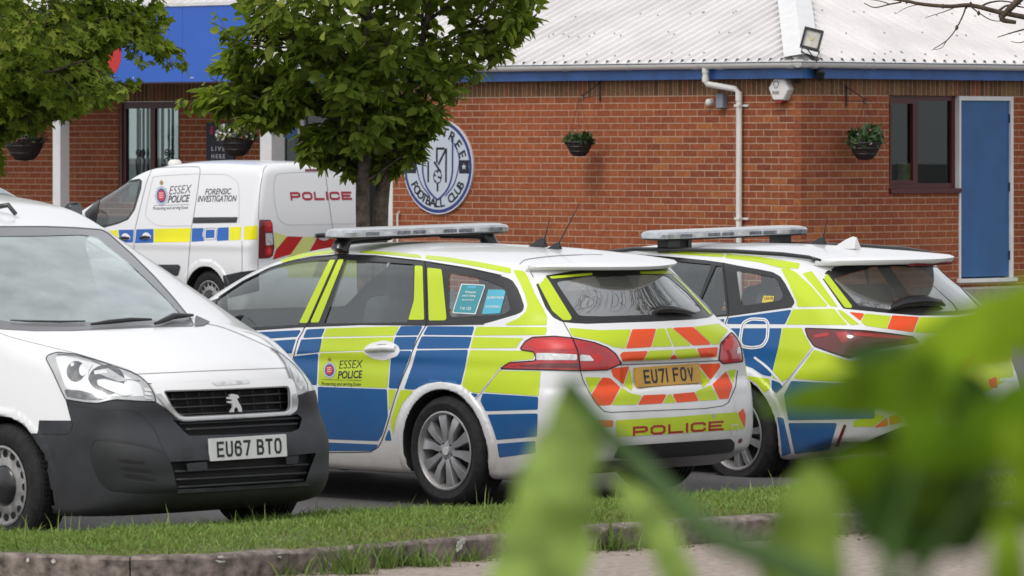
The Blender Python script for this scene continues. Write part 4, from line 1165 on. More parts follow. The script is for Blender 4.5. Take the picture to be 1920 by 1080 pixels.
class Vehicle:
    """pose: heading, and the place of one known point (the outer centre of the near wheel)"""
    def __init__(s, heading, anchor, px, py, scale, tilt=(-.0135, -.012)):
        a = rad(heading); n = np.array([tilt[0], tilt[1], 1.0]); n /= np.linalg.norm(n)
        h = np.array([math.cos(a), math.sin(a), 0]); h -= n*h.dot(n); h /= np.linalg.norm(h)
        s.R = np.stack([h, np.cross(n, h), n], 1); s.o = EYEV+ray(px, py)*(FPX/scale)-s.R@np.array(anchor, float)
        s.M = Matrix([[*s.R[i], s.o[i]] for i in range(3)]+[[0, 0, 0, 1]])
        s.cam = s.R.T@(EYEV-s.o)
    def world(s, P): return np.asarray(P)@s.R.T+s.o
    def px(s, P): return project(s.world(P))
    def local_ray(s, px, py): d = s.R.T@ray(px, py); return d/np.linalg.norm(d)
    def un(s, px, py, axis, val):
        d = s.local_ray(px, py); return s.cam+d*((val-s.cam[axis])/d[axis])
    def begin(s, name, label, cat, group=None):
        s.root = thing(name, label, cat, matrix=s.M, group=group); bpy.context.view_layer.update()
    def shell(s, Fn, lo, hi, h):
        s.F = Fn; s.V, s.N, s.T = mesh_level(Fn, lo, hi, h); s.body = (s.V, s.N, s.T)
        s.bvh = BVHTree.FromPolygons(s.V.tolist(), s.T.tolist())
    def flip(s, P): Q = P.copy(); Q[:, 1] = -Q[:, 1]; return Q
    side = None
    def view2d(s, V, N, mirror):
        """photo coordinates of the shell's points, and how squarely each faces the lens (or, in side view, centimetres along and up)"""
        if s.side == 'left':
            q = -1 if mirror else 1; return V[:, [0, 2]]*100, N[:, 1]*q
        if s.side == 'front': return V[:, [1, 2]]*100*np.array([-1 if mirror else 1, 1]), N[:, 0]
        if mirror: V, N = s.flip(V), s.flip(N)
        d = V-s.cam; d /= np.linalg.norm(d, axis=1)[:, None]; return s.px(V), -(d*N).sum(1)
    def region(s, mesh, g_of, box, mirror=False, sub=1, face=0.02, keep=None):
        """(inside, outside) of a shape traced in the photograph, on the side that faces the lens (or its mirror image)"""
        V, N, T = mesh
        if len(T) == 0: return None, mesh
        if V is s.V:        # the uncut shell is looked at again and again: remember its picture
            key = (mirror, s.side); s.memo = getattr(s, 'memo', {})
            if key not in s.memo: s.memo[key] = s.view2d(V, N, mirror)
            P, fc = s.memo[key]
        else: P, fc = s.view2d(V, N, mirror)
        x0, y0, x1, y1 = box; m = 8
        ok = (P[:, 0] > x0-m) & (P[:, 0] < x1+m) & (P[:, 1] > y0-m) & (P[:, 1] < y1+m) & (fc > face)
        if keep is not None: ok &= keep(s.flip(V) if mirror else V)
        sel = ok[T].all(1)
        if not sel.any(): return None, mesh
        c = compact(V, N, T[sel]); rest = T[~sel]
        for _ in range(sub): c = subdiv(*c)
        P, _ = s.view2d(c[0], c[1], mirror); i, o = split_level(*c, g_of(P))
        out = (np.concatenate([V, o[0]]), np.concatenate([N, o[1]]), np.concatenate([rest, o[2]+len(V)]))
        return i, out
    @staticmethod
    def bbox(pts): p = np.asarray([q[:2] for q in pts], float); return (*p.min(0), *p.max(0))
    def carve(s, pts, both=True, sub=1, keep=None, src=None):
        """remove a traced opening from the body; returns the pieces removed (near, far)"""
        g = lambda P: poly_sd(P, pts); out = []
        for mir in ((False, True) if both else (False,)):
            i, s.body = s.region(s.body, g, s.bbox(pts), mir, sub, keep=keep); out.append(i)
        return out
    def piece(s, name, pts, mat, off=0.0015, both=False, sub=1, parent=None, keep=None, face=0.02, src=None, inner=None, thick=None):
        """a panel, pane or vinyl lying on the shell inside a traced outline (optionally leaving out an inner outline)"""
        pts = np.asarray(pts, float); g = lambda P: poly_sd(P, pts)
        if inner is not None:
            inn = np.asarray(inner, float); g = lambda P: np.maximum(poly_sd(P, pts), -poly_sd(P, inn))
        r = None
        for mir in ((False, True) if both else (False,)):
            i, _ = s.region(src or (s.V, s.N, s.T), g, s.bbox(pts), mir, sub, face, keep)
            if i is None or len(i[2]) == 0: continue
            for c in pieces_of(i):
                o = np_obj(name, c[0]+c[1]*off, c[2], mat, parent or s.root, N=c[1])
                if r is None: r = o
        return r
    def line(s, name, pts, w, mat, off=0.0022, both=False, parent=None, sub=3, keep=None, face=0.02):
        """a shut line, seam or bead following the shell"""
        pts = np.asarray(pts, float); x0, y0, x1, y1 = s.bbox(pts); r = None
        for mir in ((False, True) if both else (False,)):
            i, _ = s.region((s.V, s.N, s.T), lambda P: line_sd(P, pts, w), (x0-w, y0-w, x1+w, y1+w), mir, sub, face, keep)
            if i is None or len(i[2]) == 0: continue
            for c in pieces_of(i, 12):
                o = np_obj(name, c[0]+c[1]*off, c[2], mat, parent or s.root, N=c[1])
                if r is None: r = o
        return r
    def hit(s, px, py, off=0.0):
        loc, nor, idx, d = s.bvh.ray_cast(Vector(s.cam), Vector(s.local_ray(px, py)))
        if loc is None: return None, None
        n = np.array(nor); l = np.array(loc)
        if n.dot(l-s.cam) > 0: n = -n
        return l+n*off, n
    def print_on(s, name, V2, Fc, box, corners, mat, off=0.003, parent=None):
        """flat print: box=(w,h) of the layout; corners = photo points of lower-left, lower-right, upper-left"""
        a, b, c = [np.array(q, float) for q in corners]; P = []
        for v in V2:
            q = a+(b-a)*(v[0]/box[0])+(c-a)*(v[1]/box[1]); l, n = s.hit(q[0], q[1], off); P.append(l if l is not None else np.zeros(3))
        m = MB(); m.add(P, Fc); return m.build(name, mat, parent or s.root, kind='stuff' if len(Fc) > 60 else None)
    def text(s, name, txt, corners, mat, bold=0.0, shear=0.0, spacing=1.0, off=0.003, parent=None):
        V, Fc, W = font_text(txt, bold, shear, spacing); y0, y1 = 0.0, 0.70
        if any(ch in txt for ch in 'gpqy') and txt != txt.upper(): pass
        return s.print_on(name, np.stack([V[:, 0], V[:, 1]-y0], 1), Fc, (W, y1-y0), corners, mat, off, parent)
    def wells(s, xs, r, R):
        """the insides of the wheel arches, a dark liner of their own"""
        V, N, T = s.body
        for wx in xs:
            near = np.abs(V[:, 0]-wx) < R+.12; sel = near[T].all(1); c = compact(V, N, T[sel]); rest = T[~sel]
            g = np.sqrt((c[0][:, 0]-wx)**2+(c[0][:, 2]-r)**2)-(R+.005); a, o = split_level(*c, g)
            for q in pieces_of(a): np_obj('wheel_arch_liner', q[0], q[2], M_WELL, s.root, N=q[1])
            T = np.concatenate([rest, o[2]+len(V)]); V = np.concatenate([V, o[0]]); N = np.concatenate([N, o[1]])
        s.body = (V, N, T)
    def finish(s, name, mat, parent=None):
        V, N, T = compact(*s.body); return np_obj(name, V, T, mat, parent or s.root, N=N)

# shared vehicle materials
DIRT = (0.16, 0.125, 0.095)
M_PAINT = pm('white_car_paint', (0.78, 0.78, 0.79), 0.28, coat=0.6, back=(0.16, 0.165, 0.165))
M_PAINTD = pm('white_car_paint_dusty', (0.74, 0.74, 0.75), 0.3, coat=0.5, dirt=(0.12, 0.62, (0.30, 0.26, 0.22), 0.75), back=(0.16, 0.165, 0.165))
def vinyl(name, col, dirt=0.35):
    return pm(name, col, 0.34, spec=.35, coat=0.10, var=(1.7, 0.06), dirt=(0.12, 0.6, DIRT, dirt))
M_VY = vinyl('yellow_vinyl', (0.50, 0.63, 0.022)); M_VB = vinyl('blue_vinyl', (0.007, 0.090, 0.265), 0.25); M_VO = vinyl('orange_vinyl', (0.80, 0.085, 0.018))
M_VY2 = vinyl('plain_yellow_vinyl', (0.80, 0.74, 0.0)); M_VYP = vinyl('pale_yellow_vinyl', (0.62, 0.66, 0.20)); M_VR = vinyl('red_vinyl', (0.48, 0.012, 0.015)); M_VB2 = vinyl('royal_blue_vinyl', (0.012, 0.11, 0.42), 0.2)
M_GAP = pm('shut_line', (0.012, 0.012, 0.012), 0.8); M_GAPS = pm('seam_and_shade_grey', (0.16, 0.16, 0.165), 0.6)
M_TRIM = pm('black_trim', (0.014, 0.014, 0.015), 0.32, coat=0.2, var=(20, 0.2)); M_RUB = pm('rubber_seal', (0.012, 0.012, 0.012), 0.6)
M_TYRE = pm('tyre_rubber', (0.018, 0.018, 0.019), 0.78, spec=0.3, var=(25, 0.35), bump=(90, 0.002)); M_WELL = pm('wheel_well', (0.008, 0.008, 0.008), 0.95)
M_ALLOY = pm('alloy', (0.42, 0.42, 0.43), 0.36, metal=0.75, var=(9, 0.15), dirt=None); M_ALLOYD = pm('dusty_alloy', (0.33, 0.32, 0.315), 0.45, metal=0.55, var=(14, 0.18)); M_STEELW = pm('painted_steel_wheel', (0.27, 0.265, 0.26), 0.55, metal=0.25, var=(16, 0.5, 8))
M_DARKROT = pm('brake_dark', (0.03, 0.028, 0.027), 0.6)
M_GLASS = glass_mat('car_glass', (0.90, 0.97, 0.955), base=0.13, film=0.02, filmcol=(0.45, 0.55, 0.53)); M_PRIV = glass_mat('rear_glass', (0.42, 0.48, 0.48), base=0.36, film=0.06, filmcol=(0.42, 0.38, 0.35)); M_WSCR = glass_mat('windscreen_glass', (0.84, 0.92, 0.90), base=0.30, film=0.22, filmcol=(0.68, 0.79, 0.78))  # windscreen film is a pale painted haze that brightens the glass
M_SEAT = pm('seat_cloth', (0.045, 0.047, 0.052), 0.9, var=(30, 0.3)); M_DASH = pm('dash_plastic', (0.025, 0.026, 0.028), 0.7)
M_REDL = pm('red_lens', (0.42, 0.006, 0.012), 0.12, coat=0.8, var=(9, 0.25)); M_REDD = pm('dark_red_lens', (0.13, 0.004, 0.007), 0.12, coat=0.8); M_CLRL = pm('clear_lens', (0.62, 0.62, 0.62), 0.15, metal=0.3, coat=0.8, var=(25, 0.3)); M_ORGL = pm('amber_lens', (0.6, 0.2, 0.03), 0.2)
M_CHROME = pm('chrome', (0.75, 0.76, 0.78), 0.15, metal=1.0); M_SILV = pm('silver_grey', (0.50, 0.51, 0.52), 0.3, metal=0.6)
M_PLATEY = pm('yellow_plate', (0.50, 0.27, 0.035), 0.4, var=(8, 0.12)); M_PLATEW = pm('white_plate', (0.66, 0.67, 0.66), 0.35, var=(8, 0.06))
M_TXTR = pm('maroon_print', (0.32, 0.012, 0.014), 0.4); M_TXTR2 = pm('crimson_print', (0.38, 0.006, 0.030), 0.4); M_TXTK = pm('black_print', (0.018, 0.02, 0.024), 0.5); M_TXTG = pm('grey_print', (0.06, 0.065, 0.08), 0.5)
M_CRS = pm('crest_silver', (0.42, 0.46, 0.50), 0.4); M_CRN = pm('crest_blue', (0.03, 0.05, 0.22), 0.4); M_CRR = pm('crest_red', (0.60, 0.03, 0.03), 0.4); M_CRG = pm('crest_gold', (0.30, 0.20, 0.07), 0.4)
M_BARL = pm('lightbar_lens', (0.42, 0.44, 0.46), 0.10, metal=0.35, coat=0.6, var=(16, 0.28)); M_BARD = pm('lightbar_module', (0.20, 0.21, 0.23), 0.25, metal=0.5, var=(40, 0.5)); M_BART = pm('lightbar_top', (0.46, 0.47, 0.48), 0.3)

def wheel(veh, x, y, r, rim_r, width, style, steer=0.0, outer=1, n_spoke=5):
    """wheel > tyre, rim, hub cap; y is the outer face, outer = +1 on the left side"""
    e = bpy.data.objects.new('wheel', None); COL.objects.link(e); e.parent = veh.root; e.location = (x, y, r); e.rotation_euler = (0, 0, steer+(0 if outer > 0 else math.pi))
    W = width; m = MB()     # local: +Y outward
    prof = [(rim_r-0.012, -0.012), (rim_r, -0.004), (rim_r+0.018, 0.004), (rim_r+(r-rim_r)*0.5, 0.010), (r-0.03, 0.003), (r-0.012, -0.012), (r-0.003, -0.03)]
    g = 0.008
    for k in range(4):
        c = -0.03-(W-0.06)*(k+0.8)/4.6; prof += [(r, c+0.010), (r-g, c+0.008), (r-g, c-0.006), (r, c-0.008)]
    prof += [(r-0.003, -W+0.03), (r-0.02, -W+0.005), (rim_r, -W), (rim_r-0.01, -W+0.01)]
    m.lathe(prof, n=72); m.build('tyre', M_TYRE, e, auto=35)
    if style == 'steel':
        m = MB()            # tread blocks seen on the shoulder
        for i in range(72):
            a = 2*math.pi*i/72; Mx = Matrix.Rotation(-a, 4, 'Y')
            m.box((r-0.012, -0.075, -0.0085), (r+0.0004, -0.026, 0.0085), M=Mx); m.box((r-0.012, -0.030, -0.0085), (r-0.0085, -0.016, 0.0085), M=Mx)
        m.build('tread_block', M_TYRE, e, kind='stuff')
    m = MB(); m.lathe([(rim_r+0.002, 0.002), (rim_r-0.008, 0.006), (rim_r-0.014, 0.0), (rim_r-0.026, -0.03), (rim_r-0.03, -W+0.02)], n=64); rim = m.build('rim', M_ALLOYD if style != 'steel' else M_STEELW, e, auto=40)
    m = MB(); m.lathe([(0, -0.085), (rim_r*0.78, -0.085), (rim_r*0.78, -0.12), (rim_r-0.03, -0.125)], n=40); m.build('brake_disc', M_DARKROT, e, auto=40)
    if style in ('twin', 'twist'):
        for i in range(n_spoke):
            for sg in (-1, 1):
                m = MB(); a = 2*math.pi*i/n_spoke+math.pi/2+0.16+(0.0 if style == 'twin' else 0.25)
                def pt(rr, off, yy): return (rr*math.cos(a)-off*math.sin(a), yy, rr*math.sin(a)+off*math.cos(a))
                R0, R1 = 0.045, rim_r-0.006
                o0, o1 = sg*0.020, sg*(0.070 if style == 'twin' else 0.05); w0, w1 = 0.030, (0.072 if style == 'twin' else 0.046)
                st = [(R0, o0, w0, -0.014), (R0+0.35*(R1-R0), o0+(o1-o0)*0.22, w0+0.3*(w1-w0), -0.006), (R0+0.75*(R1-R0), o0+(o1-o0)*0.75, w0+0.85*(w1-w0), -0.008), (R1, o1, w1*0.95, -0.02)]
                V = []
                for rr, of, ww, yy in st:
                    V += [pt(rr, of-ww/2, yy-0.006), pt(rr, of-ww/2+0.003*1, yy), pt(rr, of+ww/2-0.003, yy+0.0015*sg), pt(rr, of+ww/2, yy-0.006), pt(rr, of+ww/2, yy-0.04), pt(rr, of-ww/2, yy-0.04)]
                Fc = [(k*6+j, k*6+(j+1) % 6, (k+1)*6+(j+1) % 6, (k+1)*6+j) for k in range(3) for j in range(6)]
                m.add(V, Fc); m.build('spoke', M_ALLOY, e, auto=50)
        m = MB(); m.lathe([(0, -0.004), (0.028, -0.005), (0.031, -0.012), (0.06, -0.016), (0.066, -0.03), (0.06, -0.06)], n=28); m.build('hub_cap', M_ALLOY, e, auto=40)
        m = MB(); m.lathe([(0, -0.0025), (0.024, -0.0035), (0.026, -0.006)], n=20); m.build('hub_badge', M_CLRL, e)
        m = MB()
        for i in range(5):
            a = 2*math.pi*i/5+math.pi/2+0.75; m.lathe([(0, -0.012), (0.008, -0.013), (0.009, -0.02)], (0.048*math.cos(a), 0, 0.048*math.sin(a)), n=8)
        m.build('wheel_bolt', M_DARKROT, e, kind='stuff')
    else:   # pressed steel wheel with a ring of holes and a black centre cap
        nh = 16; rh, rc = 0.019, rim_r*0.80
        prof = [(0.085, 0.000), (0.108, -0.008), (rim_r*0.66, -0.010), (rim_r*0.72, -0.018), (rim_r*0.90, -0.018), (rim_r-0.018, -0.012)]
        m = MB(); m.lathe(prof, n=64); m.build('wheel_disc', M_STEELW, e, auto=40)
        for i in range(nh):
            a = 2*math.pi*i/nh; m = MB(); m.lathe([(0.0, -0.0155), (rh*0.85, -0.0155), (rh, -0.0135), (rh, -0.02)], (rc*math.cos(a), 0, rc*math.sin(a)), n=12); m.build('vent_hole', M_WELL, e)
        m = MB(); m.lathe([(0, 0.02), (0.06, 0.018), (0.085, 0.010), (0.104, -0.003), (0.108, -0.02)], n=28); m.build('hub_cap', M_TRIM, e, auto=50)
    return e

def seat(veh, x, y, z, w=0.50, mat=None, back=-0.35, head=True):
    """car seat: cushion, backrest and headrest as one upholstered piece"""
    def F(X, Y, Z):
        X, Y, Z = X-x, Y-y, Z-z
        def rb(cx, cz, hx, hz, hw, r, ang=0.0):
            c, s_ = math.cos(ang), math.sin(ang); a = (X-cx)*c+(Z-cz)*s_; b = -(X-cx)*s_+(Z-cz)*c
            q = np.stack([np.abs(a)-hx+r, np.abs(Y)-hw+r, np.abs(b)-hz+r]); return np.linalg.norm(np.maximum(q, 0), axis=0)+np.minimum(q.max(0), 0)-r
        d = smin(rb(0.05, 0.0, 0.27, 0.09, w/2, 0.07), rb(-0.27, 0.34, 0.085, 0.36, w/2-0.02, 0.075, 0.22), 0.05)
        if head: d = smin(d, rb(-0.40, 0.80, 0.055, 0.105, 0.135, 0.055, 0.15), 0.03)
        return d
    V, N, T = mesh_level(F, (x-0.62, y-w/2-0.08, z-0.2), (x+0.45, y+w/2+0.08, z+1.05), 0.04)
    return np_obj('seat', V, T, mat or M_SEAT, veh.root, N=N)

def steering(veh, x, y, z, tilt=0.45):
    m = MB(); r = 0.185; c, s_ = math.cos(tilt), math.sin(tilt)
    def P(a, rr): u, v = rr*math.cos(a), rr*math.sin(a); return (x-v*s_, y+u, z+v*c)
    m.tube([P(a, r) for a in np.linspace(0, 2*math.pi, 33)[:-1]], 0.015, 8, closed=True)
    for a in (0.0, math.pi, -math.pi/2): m.tube([P(a, 0.03), P(a, r)], 0.014, 6)
    m.tube([(x, y, z), (x+0.28, y, z-0.12)], 0.04, 10); return m.build('steering_wheel', M_DASH, veh.root, auto=40)

def crest(veh, px, py, h, w, parent=None):
    """force crest: silver star, crown, blue ring and red shield, printed on the panel"""
    def disc(name, pts, mat, off): return veh.print_on(name, np.array(pts), [tuple(range(len(pts)))], (1, 1), ((px, py), (px+w, py-w*SL), (px, py-h)), mat, off, parent)
    SL = crest.slope; star = []
    for i in range(32):
        a = 2*math.pi*i/32; r = (0.5, 0.40, 0.46, 0.40)[i % 4]; star.append((r*math.sin(a), 0.82*r*math.cos(a)-0.06))
    disc('crest_star', star, M_CRS, 0.0030)
    ell = lambda rx, ry, cy=-0.06, n=24: [(rx*math.cos(a), cy+ry*math.sin(a)) for a in np.linspace(0, 2*math.pi, n+1)[:-1]]
    disc('crest_ring', ell(0.31, 0.265), M_CRN, 0.0036); disc('crest_shield', ell(0.235, 0.20), M_CRR, 0.0042)
    for k in (-0.13, -0.05, 0.03):
        disc('crest_blade', [(-0.15, k), (0.0, k-0.015), (0.15, k+0.015), (0.15, k+0.035), (0, k+0.01), (-0.15, k+0.028)], M_PLATEW, 0.0047)
    disc('crest_crown', [(-0.10, 0.36), (0.10, 0.36), (0.13, 0.44), (0.06, 0.48), (0, 0.53), (-0.06, 0.48), (-0.13, 0.44)], M_CRG, 0.0036)
crest.slope = 0.0

def lightbar(veh, x, z, half, depth=0.29, hgt=0.064, foot=0.55, mount='strut'):
    """clear emergency light bar: domed top, row of lens modules, end caps and feet"""
    e = bpy.data.objects.new('lightbar', None); COL.objects.link(e); e.parent = veh.root; e.location = (x, 0, z)
    def outline(dx, dy): # plan outline of a bar with drawn-in ends
        return fillet([(-depth/2+dx, -half+dy), (depth/2-dx, -half+dy), (depth/2-dx, half-dy), (-depth/2+dx, half-dy)], 0.10, 6)
    levels = [(0.0, 0.035, 0.02), (0.006, 0.012, 0.006), (0.012, 0.004, 0.0), (hgt*0.6, 0.0, 0.0), (hgt*0.82, 0.012, 0.01), (hgt*0.96, 0.04, 0.035), (hgt, 0.09, 0.08)]
    def loft(lv, mat, name, cap):
        m = MB(); V = []; K = None
        for zz, dx, dy in lv:
            o = outline(dx, dy); K = len(o); V += [(p[0], p[1], zz) for p in o]
        Fc = [(i*K+k, i*K+(k+1) % K, (i+1)*K+(k+1) % K, (i+1)*K+k) for i in range(len(lv)-1) for k in range(K)]
        if 't' in cap: Fc.append(tuple((len(lv)-1)*K+k for k in range(K)))
        if 'b' in cap: Fc.append(tuple(range(K))[::-1])
        m.add(V, Fc); return m.build(name, mat, e, auto=40)
    loft(levels[:3], M_BLACK, 'lightbar_tray', 'b'); loft(levels[2:5], M_BARL, 'lightbar_lens', ''); loft(levels[4:], M_BART, 'lightbar_top', 't')
    n = 9
    for i in range(n):       # reflector modules standing just proud of the lens face
        y0, y1 = -half+0.10+(2*half-0.2)*i/n, -half+0.10+(2*half-0.2)*(i+1)/n-0.022
        for sx in (-1, 1):
            m = MB(); xa = sx*(depth/2-0.002); m.box((min(xa, xa+sx*0.004), y0, 0.018), (max(xa, xa+sx*0.004), y1, hgt*0.62)); m.box((min(xa, xa+sx*0.006), y0+0.01, 0.024), (max(xa, xa+sx*0.006), y0+(y1-y0)*0.45, hgt*0.55))
            m.build('lens_module', (M_BARD, M_CLRL)[i % 3 == 1], e)
    return e

# ------------------------------------------------------------------ police estate car nearest the middle
def arch_cut(F, x, y, z, wx, wr, R, yin=0.58, k=0.012):
    c = np.maximum(np.sqrt((x-wx)**2+(z-wr)**2)-R, yin-np.abs(y)); return smax(F, -c, k)
def ring_bump(x, z, wx, wr, R0, R1, hgt):
    r = np.sqrt((x-wx)**2+(z-wr)**2); t = np.clip((R1-r)/(R1-R0), 0, 1); return hgt*np.clip(t*6, 0, 1)*np.where(r < R1+0.05, 1, 0)*np.clip((z-0.15)/0.1, 0, 1)
def sstep(t): t = np.clip(t, 0, 1); return t*t*(3-2*t)

E_XR = cubic([.10, .17, .24, .34, .48, .60, .665, .70, .80, .92, 1.00, 1.06, 1.36, 1.55], [-.80, -.88, -.95, -.995, -1.005, -.995, -.985, -.965, -.965, -.945, -.915, -.875, -.665, -.56])
E_ZR = cubic([-1.0, -.75, -.4, 0, .6, 1.2, 1.7, 2.0, 2.35, 2.75, 3.0, 3.3, 3.6], [1.335, 1.372, 1.418, 1.448, 1.468, 1.472, 1.452, 1.39, 1.26, 1.07, .985, .93, .74])
def estate_F(x, y, z):
    ay = np.abs(y)
    wb = .895-.055*((z-.56)/.5)**2-.5*np.clip(.30-z, 0, 1)**2
    wb = wb-.085*np.clip((.15-x)/1.1, 0, 2)**2-.13*np.clip((x-2.3)/1.3, 0, 2)**2
    wb = wb+.010*np.exp(-((z-.865)/.03)**2)-.010*np.exp(-((z-.80)/.045)**2)
    wg = .828-.40*(z-1.0)-.11*np.clip((.55-x)/1.3, 0, 2)**2-.10*np.clip((x-1.6)/1.2, 0, 2)**2
    W = smin(wb, wg, .05)
    W = W+ring_bump(x, z, 0, .318, .349, .405, .012)+ring_bump(x, z, 2.73, .318, .349, .405, .012)
    xr = E_XR(z)+(.17+.28*sstep((z-.92)/.16)+.42*sstep((z-1.06)/.30))*y*y+.10*ay**4
    xr = xr+.030*sstep((.36-ay)/.05+.5)*sstep((z-.685)/.04+.5)*sstep((.835-z)/.03+.5)
    F = smax(ay-W, xr-x, .15)
    F = smax(F, x-(3.58-.22*y*y), .2)
    zr = E_ZR(x+.20*y*y*sstep((x-1.4)/.6))-.055*(ay/.6)**2.4
    F = smax(F, z-zr, .10)
    zl = .165+.10*sstep((-.45-x)/.4)
    F = smax(F, zl-z, .05)
    F = arch_cut(F, x, y, z, 0, .318, .349); F = arch_cut(F, x, y, z, 2.73, .318, .349)
    return F

ES = Vehicle(132.5, (0, .885, .318), 833.8, 845.5, 327)
ES.begin('police_car', 'police estate car with blue and yellow checks and orange chevron tail, plate EU71 FOV', 'police car', 'police estate cars parked nose in')
ES.shell(estate_F, (-1.1, -1.0, .1), (3.7, 1.0, 1.56), .02)
def front_screen(veh, poly):
    """windscreen of a car that faces away: opening, black border and pane"""
    q = fillet(poly, 6); veh.side = 'front'; kp = lambda V: V[:, 0] > 1.5
    veh.carve(q, False, 1, kp); veh.piece('windscreen', q, M_GLASS, -.003, keep=kp); veh.line('windscreen_border', np.vstack([q, q[:1]]), 5.0, M_TRIM, .001, keep=kp, sub=1); veh.side = None
def spoiler(veh, zr, half, x0, lip, curve, thick, under, mat, n=28, off=.002):
    """roof spoiler: wing section swept across the car, rounded at both ends"""
    m = MB(); V = []; K = 8
    for i in range(n+1):
        y = half*math.sin(math.pi/2*(2*i/n-1)); e = math.sqrt(max(0.0, 1-(abs(y)/half)**6)); xl = lip+curve*y*y; xl = x0+(xl-x0)*(.25+.75*e)
        pts = []
        for t in (0, .35, .7, .93): x = x0+(xl-x0)*t; pts.append((x, y, float(zr(x, y))+off*(1+2*t)))
        zt = float(zr(xl, y)); un_ = min(under+curve*y*y*.9, x0-.02); pts += [(xl-.006, y, zt-.004), (xl, y, zt-thick*.6-.004), (xl+.02, y, zt-thick-.006), (max(un_, xl+.025), y, float(zr(un_, y))-thick-.012)]
        V += pts
    m.add(V, [(i*K+k, (i+1)*K+k, (i+1)*K+k+1, i*K+k+1) for i in range(n) for k in range(K-1)])
    return m.build('roof_spoiler', mat, veh.root, auto=45)
E_ZY = lambda x, y: E_ZR(np.array([x]))[0]-.055*(abs(y)/.6)**2.4
spoiler(ES, E_ZY, 0.565, -.36, -.80, 1.15, .018, -.56, M_PAINT)
DLO = [(372, 590), (376.3, 571.5), (411, 558), (433, 542), (455.7, 528), (480, 514.5), (506.7, 503.2), (543, 491.3), (584, 483), (610, 480), (637.4, 478.4), (680, 478.9), (702.6, 480.5), (750, 485), (794, 490.6), (840, 497), (880, 504), (901, 508), (935, 516), (952, 521), (961, 526), (970.4, 540), (977, 556), (982.6, 573), (982, 580), (977, 586), (966, 590.5), (931.7, 600.6), (907, 607.5), (840, 608.8), (799, 609.5), (680, 608.5), (563.7, 613.5), (447.6, 621), (400, 624)]
G1 = [(398.7, 597), (406, 563), (421, 550.5), (453.7, 530), (490.4, 511), (523, 499.5), (555.6, 492.5), (586, 489), (618, 487.5), (560, 608), (455.7, 615), (410, 618)]
G2 = [(650, 487.8), (700, 490.5), (775, 495.6), (775.5, 563), (764, 601), (763.5, 604.5), (608, 606)]
G3 = [(841, 511, 8), (901, 522, 10), (947, 540, 14), (958, 584, 14), (935.7, 590.5, 10), (842, 594.5, 8)]
G3 = fillet(G3, 8)
near_side = lambda V: V[:, 1] > 0.30
DLO_OPEN = fillet([(p[0], p[1]) for p in DLO], 3)
ES.carve(DLO_OPEN, keep=near_side)
def glazing(veh, frame, panes, glass, keep, mat_frame=None, off_f=0.0, off_g=-0.006):
    fr = np.asarray(frame, float)
    g = lambda P: np.maximum.reduce([poly_sd(P, fr)]+[-poly_sd(P, np.asarray(q, float)) for q in panes])
    for mir in (False, True):
        i, _ = veh.region((veh.V, veh.N, veh.T), g, veh.bbox(frame), mir, 2, keep=keep)
        for c in (pieces_of(i) if i is not None else []): np_obj('window_frame', c[0]+c[1]*off_f, c[2], mat_frame or M_TRIM, veh.root, N=c[1])
        for q in panes:
            i, _ = veh.region((veh.V, veh.N, veh.T), lambda P: poly_sd(P, np.asarray(q, float))-2.0, (veh.bbox(q)[0]-3, veh.bbox(q)[1]-3, veh.bbox(q)[2]+3, veh.bbox(q)[3]+3), mir, 1, keep=keep)
            for c in (pieces_of(i) if i is not None else []): np_obj('window_pane', c[0]+c[1]*off_g, c[2], glass, veh.root, N=c[1])
glazing(ES, DLO_OPEN, [G1, G2, G3], M_GLASS, near_side)
# rear screen
RW = fillet([(1000, 520), (1011, 548), (1023, 577), (1037, 595.5), (1054, 603.7), (1074, 606), (1100, 607.3), (1222, 603.3), (1303, 599), (1330, 595.5), (1339, 589), (1312, 557.5), (1283, 529), (1262, 511), (1250, 502), (1180, 499), (1100, 504)], 4)
RWG = fillet([(1042, 528), (1100, 519), (1200, 515.5), (1252, 517), (1292, 552), (1318, 582), (1300, 586), (1222, 590), (1130, 593), (1085, 592)], 8)
rear_side = lambda V: (V[:, 0] < -0.45) & (V[:, 2] < 1.375)
ES.carve(RW, both=False, keep=rear_side)
ES.piece('rear_screen_border', RW, M_TRIM, 0.0, inner=RWG, keep=rear_side, sub=2)
ES.piece('rear_screen', RWG, M_PRIV, -0.003, keep=rear_side)

# vinyl livery, one piece per block
YL = [  # left side, yellow
 [(440, 625), (482, 623), (479, 636), (440, 640)], [(612, 615.7), (749, 611.7), (739.5, 629.3), (605.5, 631.8)], [(893.5, 612.8), (1026, 613.5), (1023, 628), (888, 629.3)],
 [(605, 634.7), (738.5, 632), (733, 655.3), (599.5, 660.3)], [(887.5, 632), (983, 634), (975, 641), (968, 652.5), (882, 653.3)], [(599.5, 662.3), (732, 657.5), (729, 700), (726, 727.5), (596.5, 722.5)],
 [(881.5, 656.5), (995, 658), (1002, 664), (1000, 673.5), (960, 677), (940, 687), (898, 738), (880, 733.5), (866.5, 724)], [(935.5, 695), (1014, 696), (1010, 742.5), (907, 735)],
 [(728.5, 730), (743, 730.5), (735, 756), (729.5, 776)], [(751.5, 731), (776.5, 732), (755, 756), (742.5, 786), (737.5, 815), (733.5, 800), (733, 787), (742, 758)],
 [(962, 506, 4), (983, 508, 6), (991, 522), (1003, 551), (1019, 579), (1026, 594), (1025, 610), (942, 610), (972, 597), (986, 584), (989, 572), (984, 552), (975, 531)],
 [(525, 487), (570, 475), (625, 468.5), (625, 475), (575, 481), (530, 493)], [(674, 469.5), (730, 472.5), (784, 477.6), (794, 484.5), (730, 478), (674, 474)], [(798, 478.6), (840, 482.5), (901, 491.7), (958, 503), (958, 513), (901, 501), (840, 490.8), (797, 485)]]
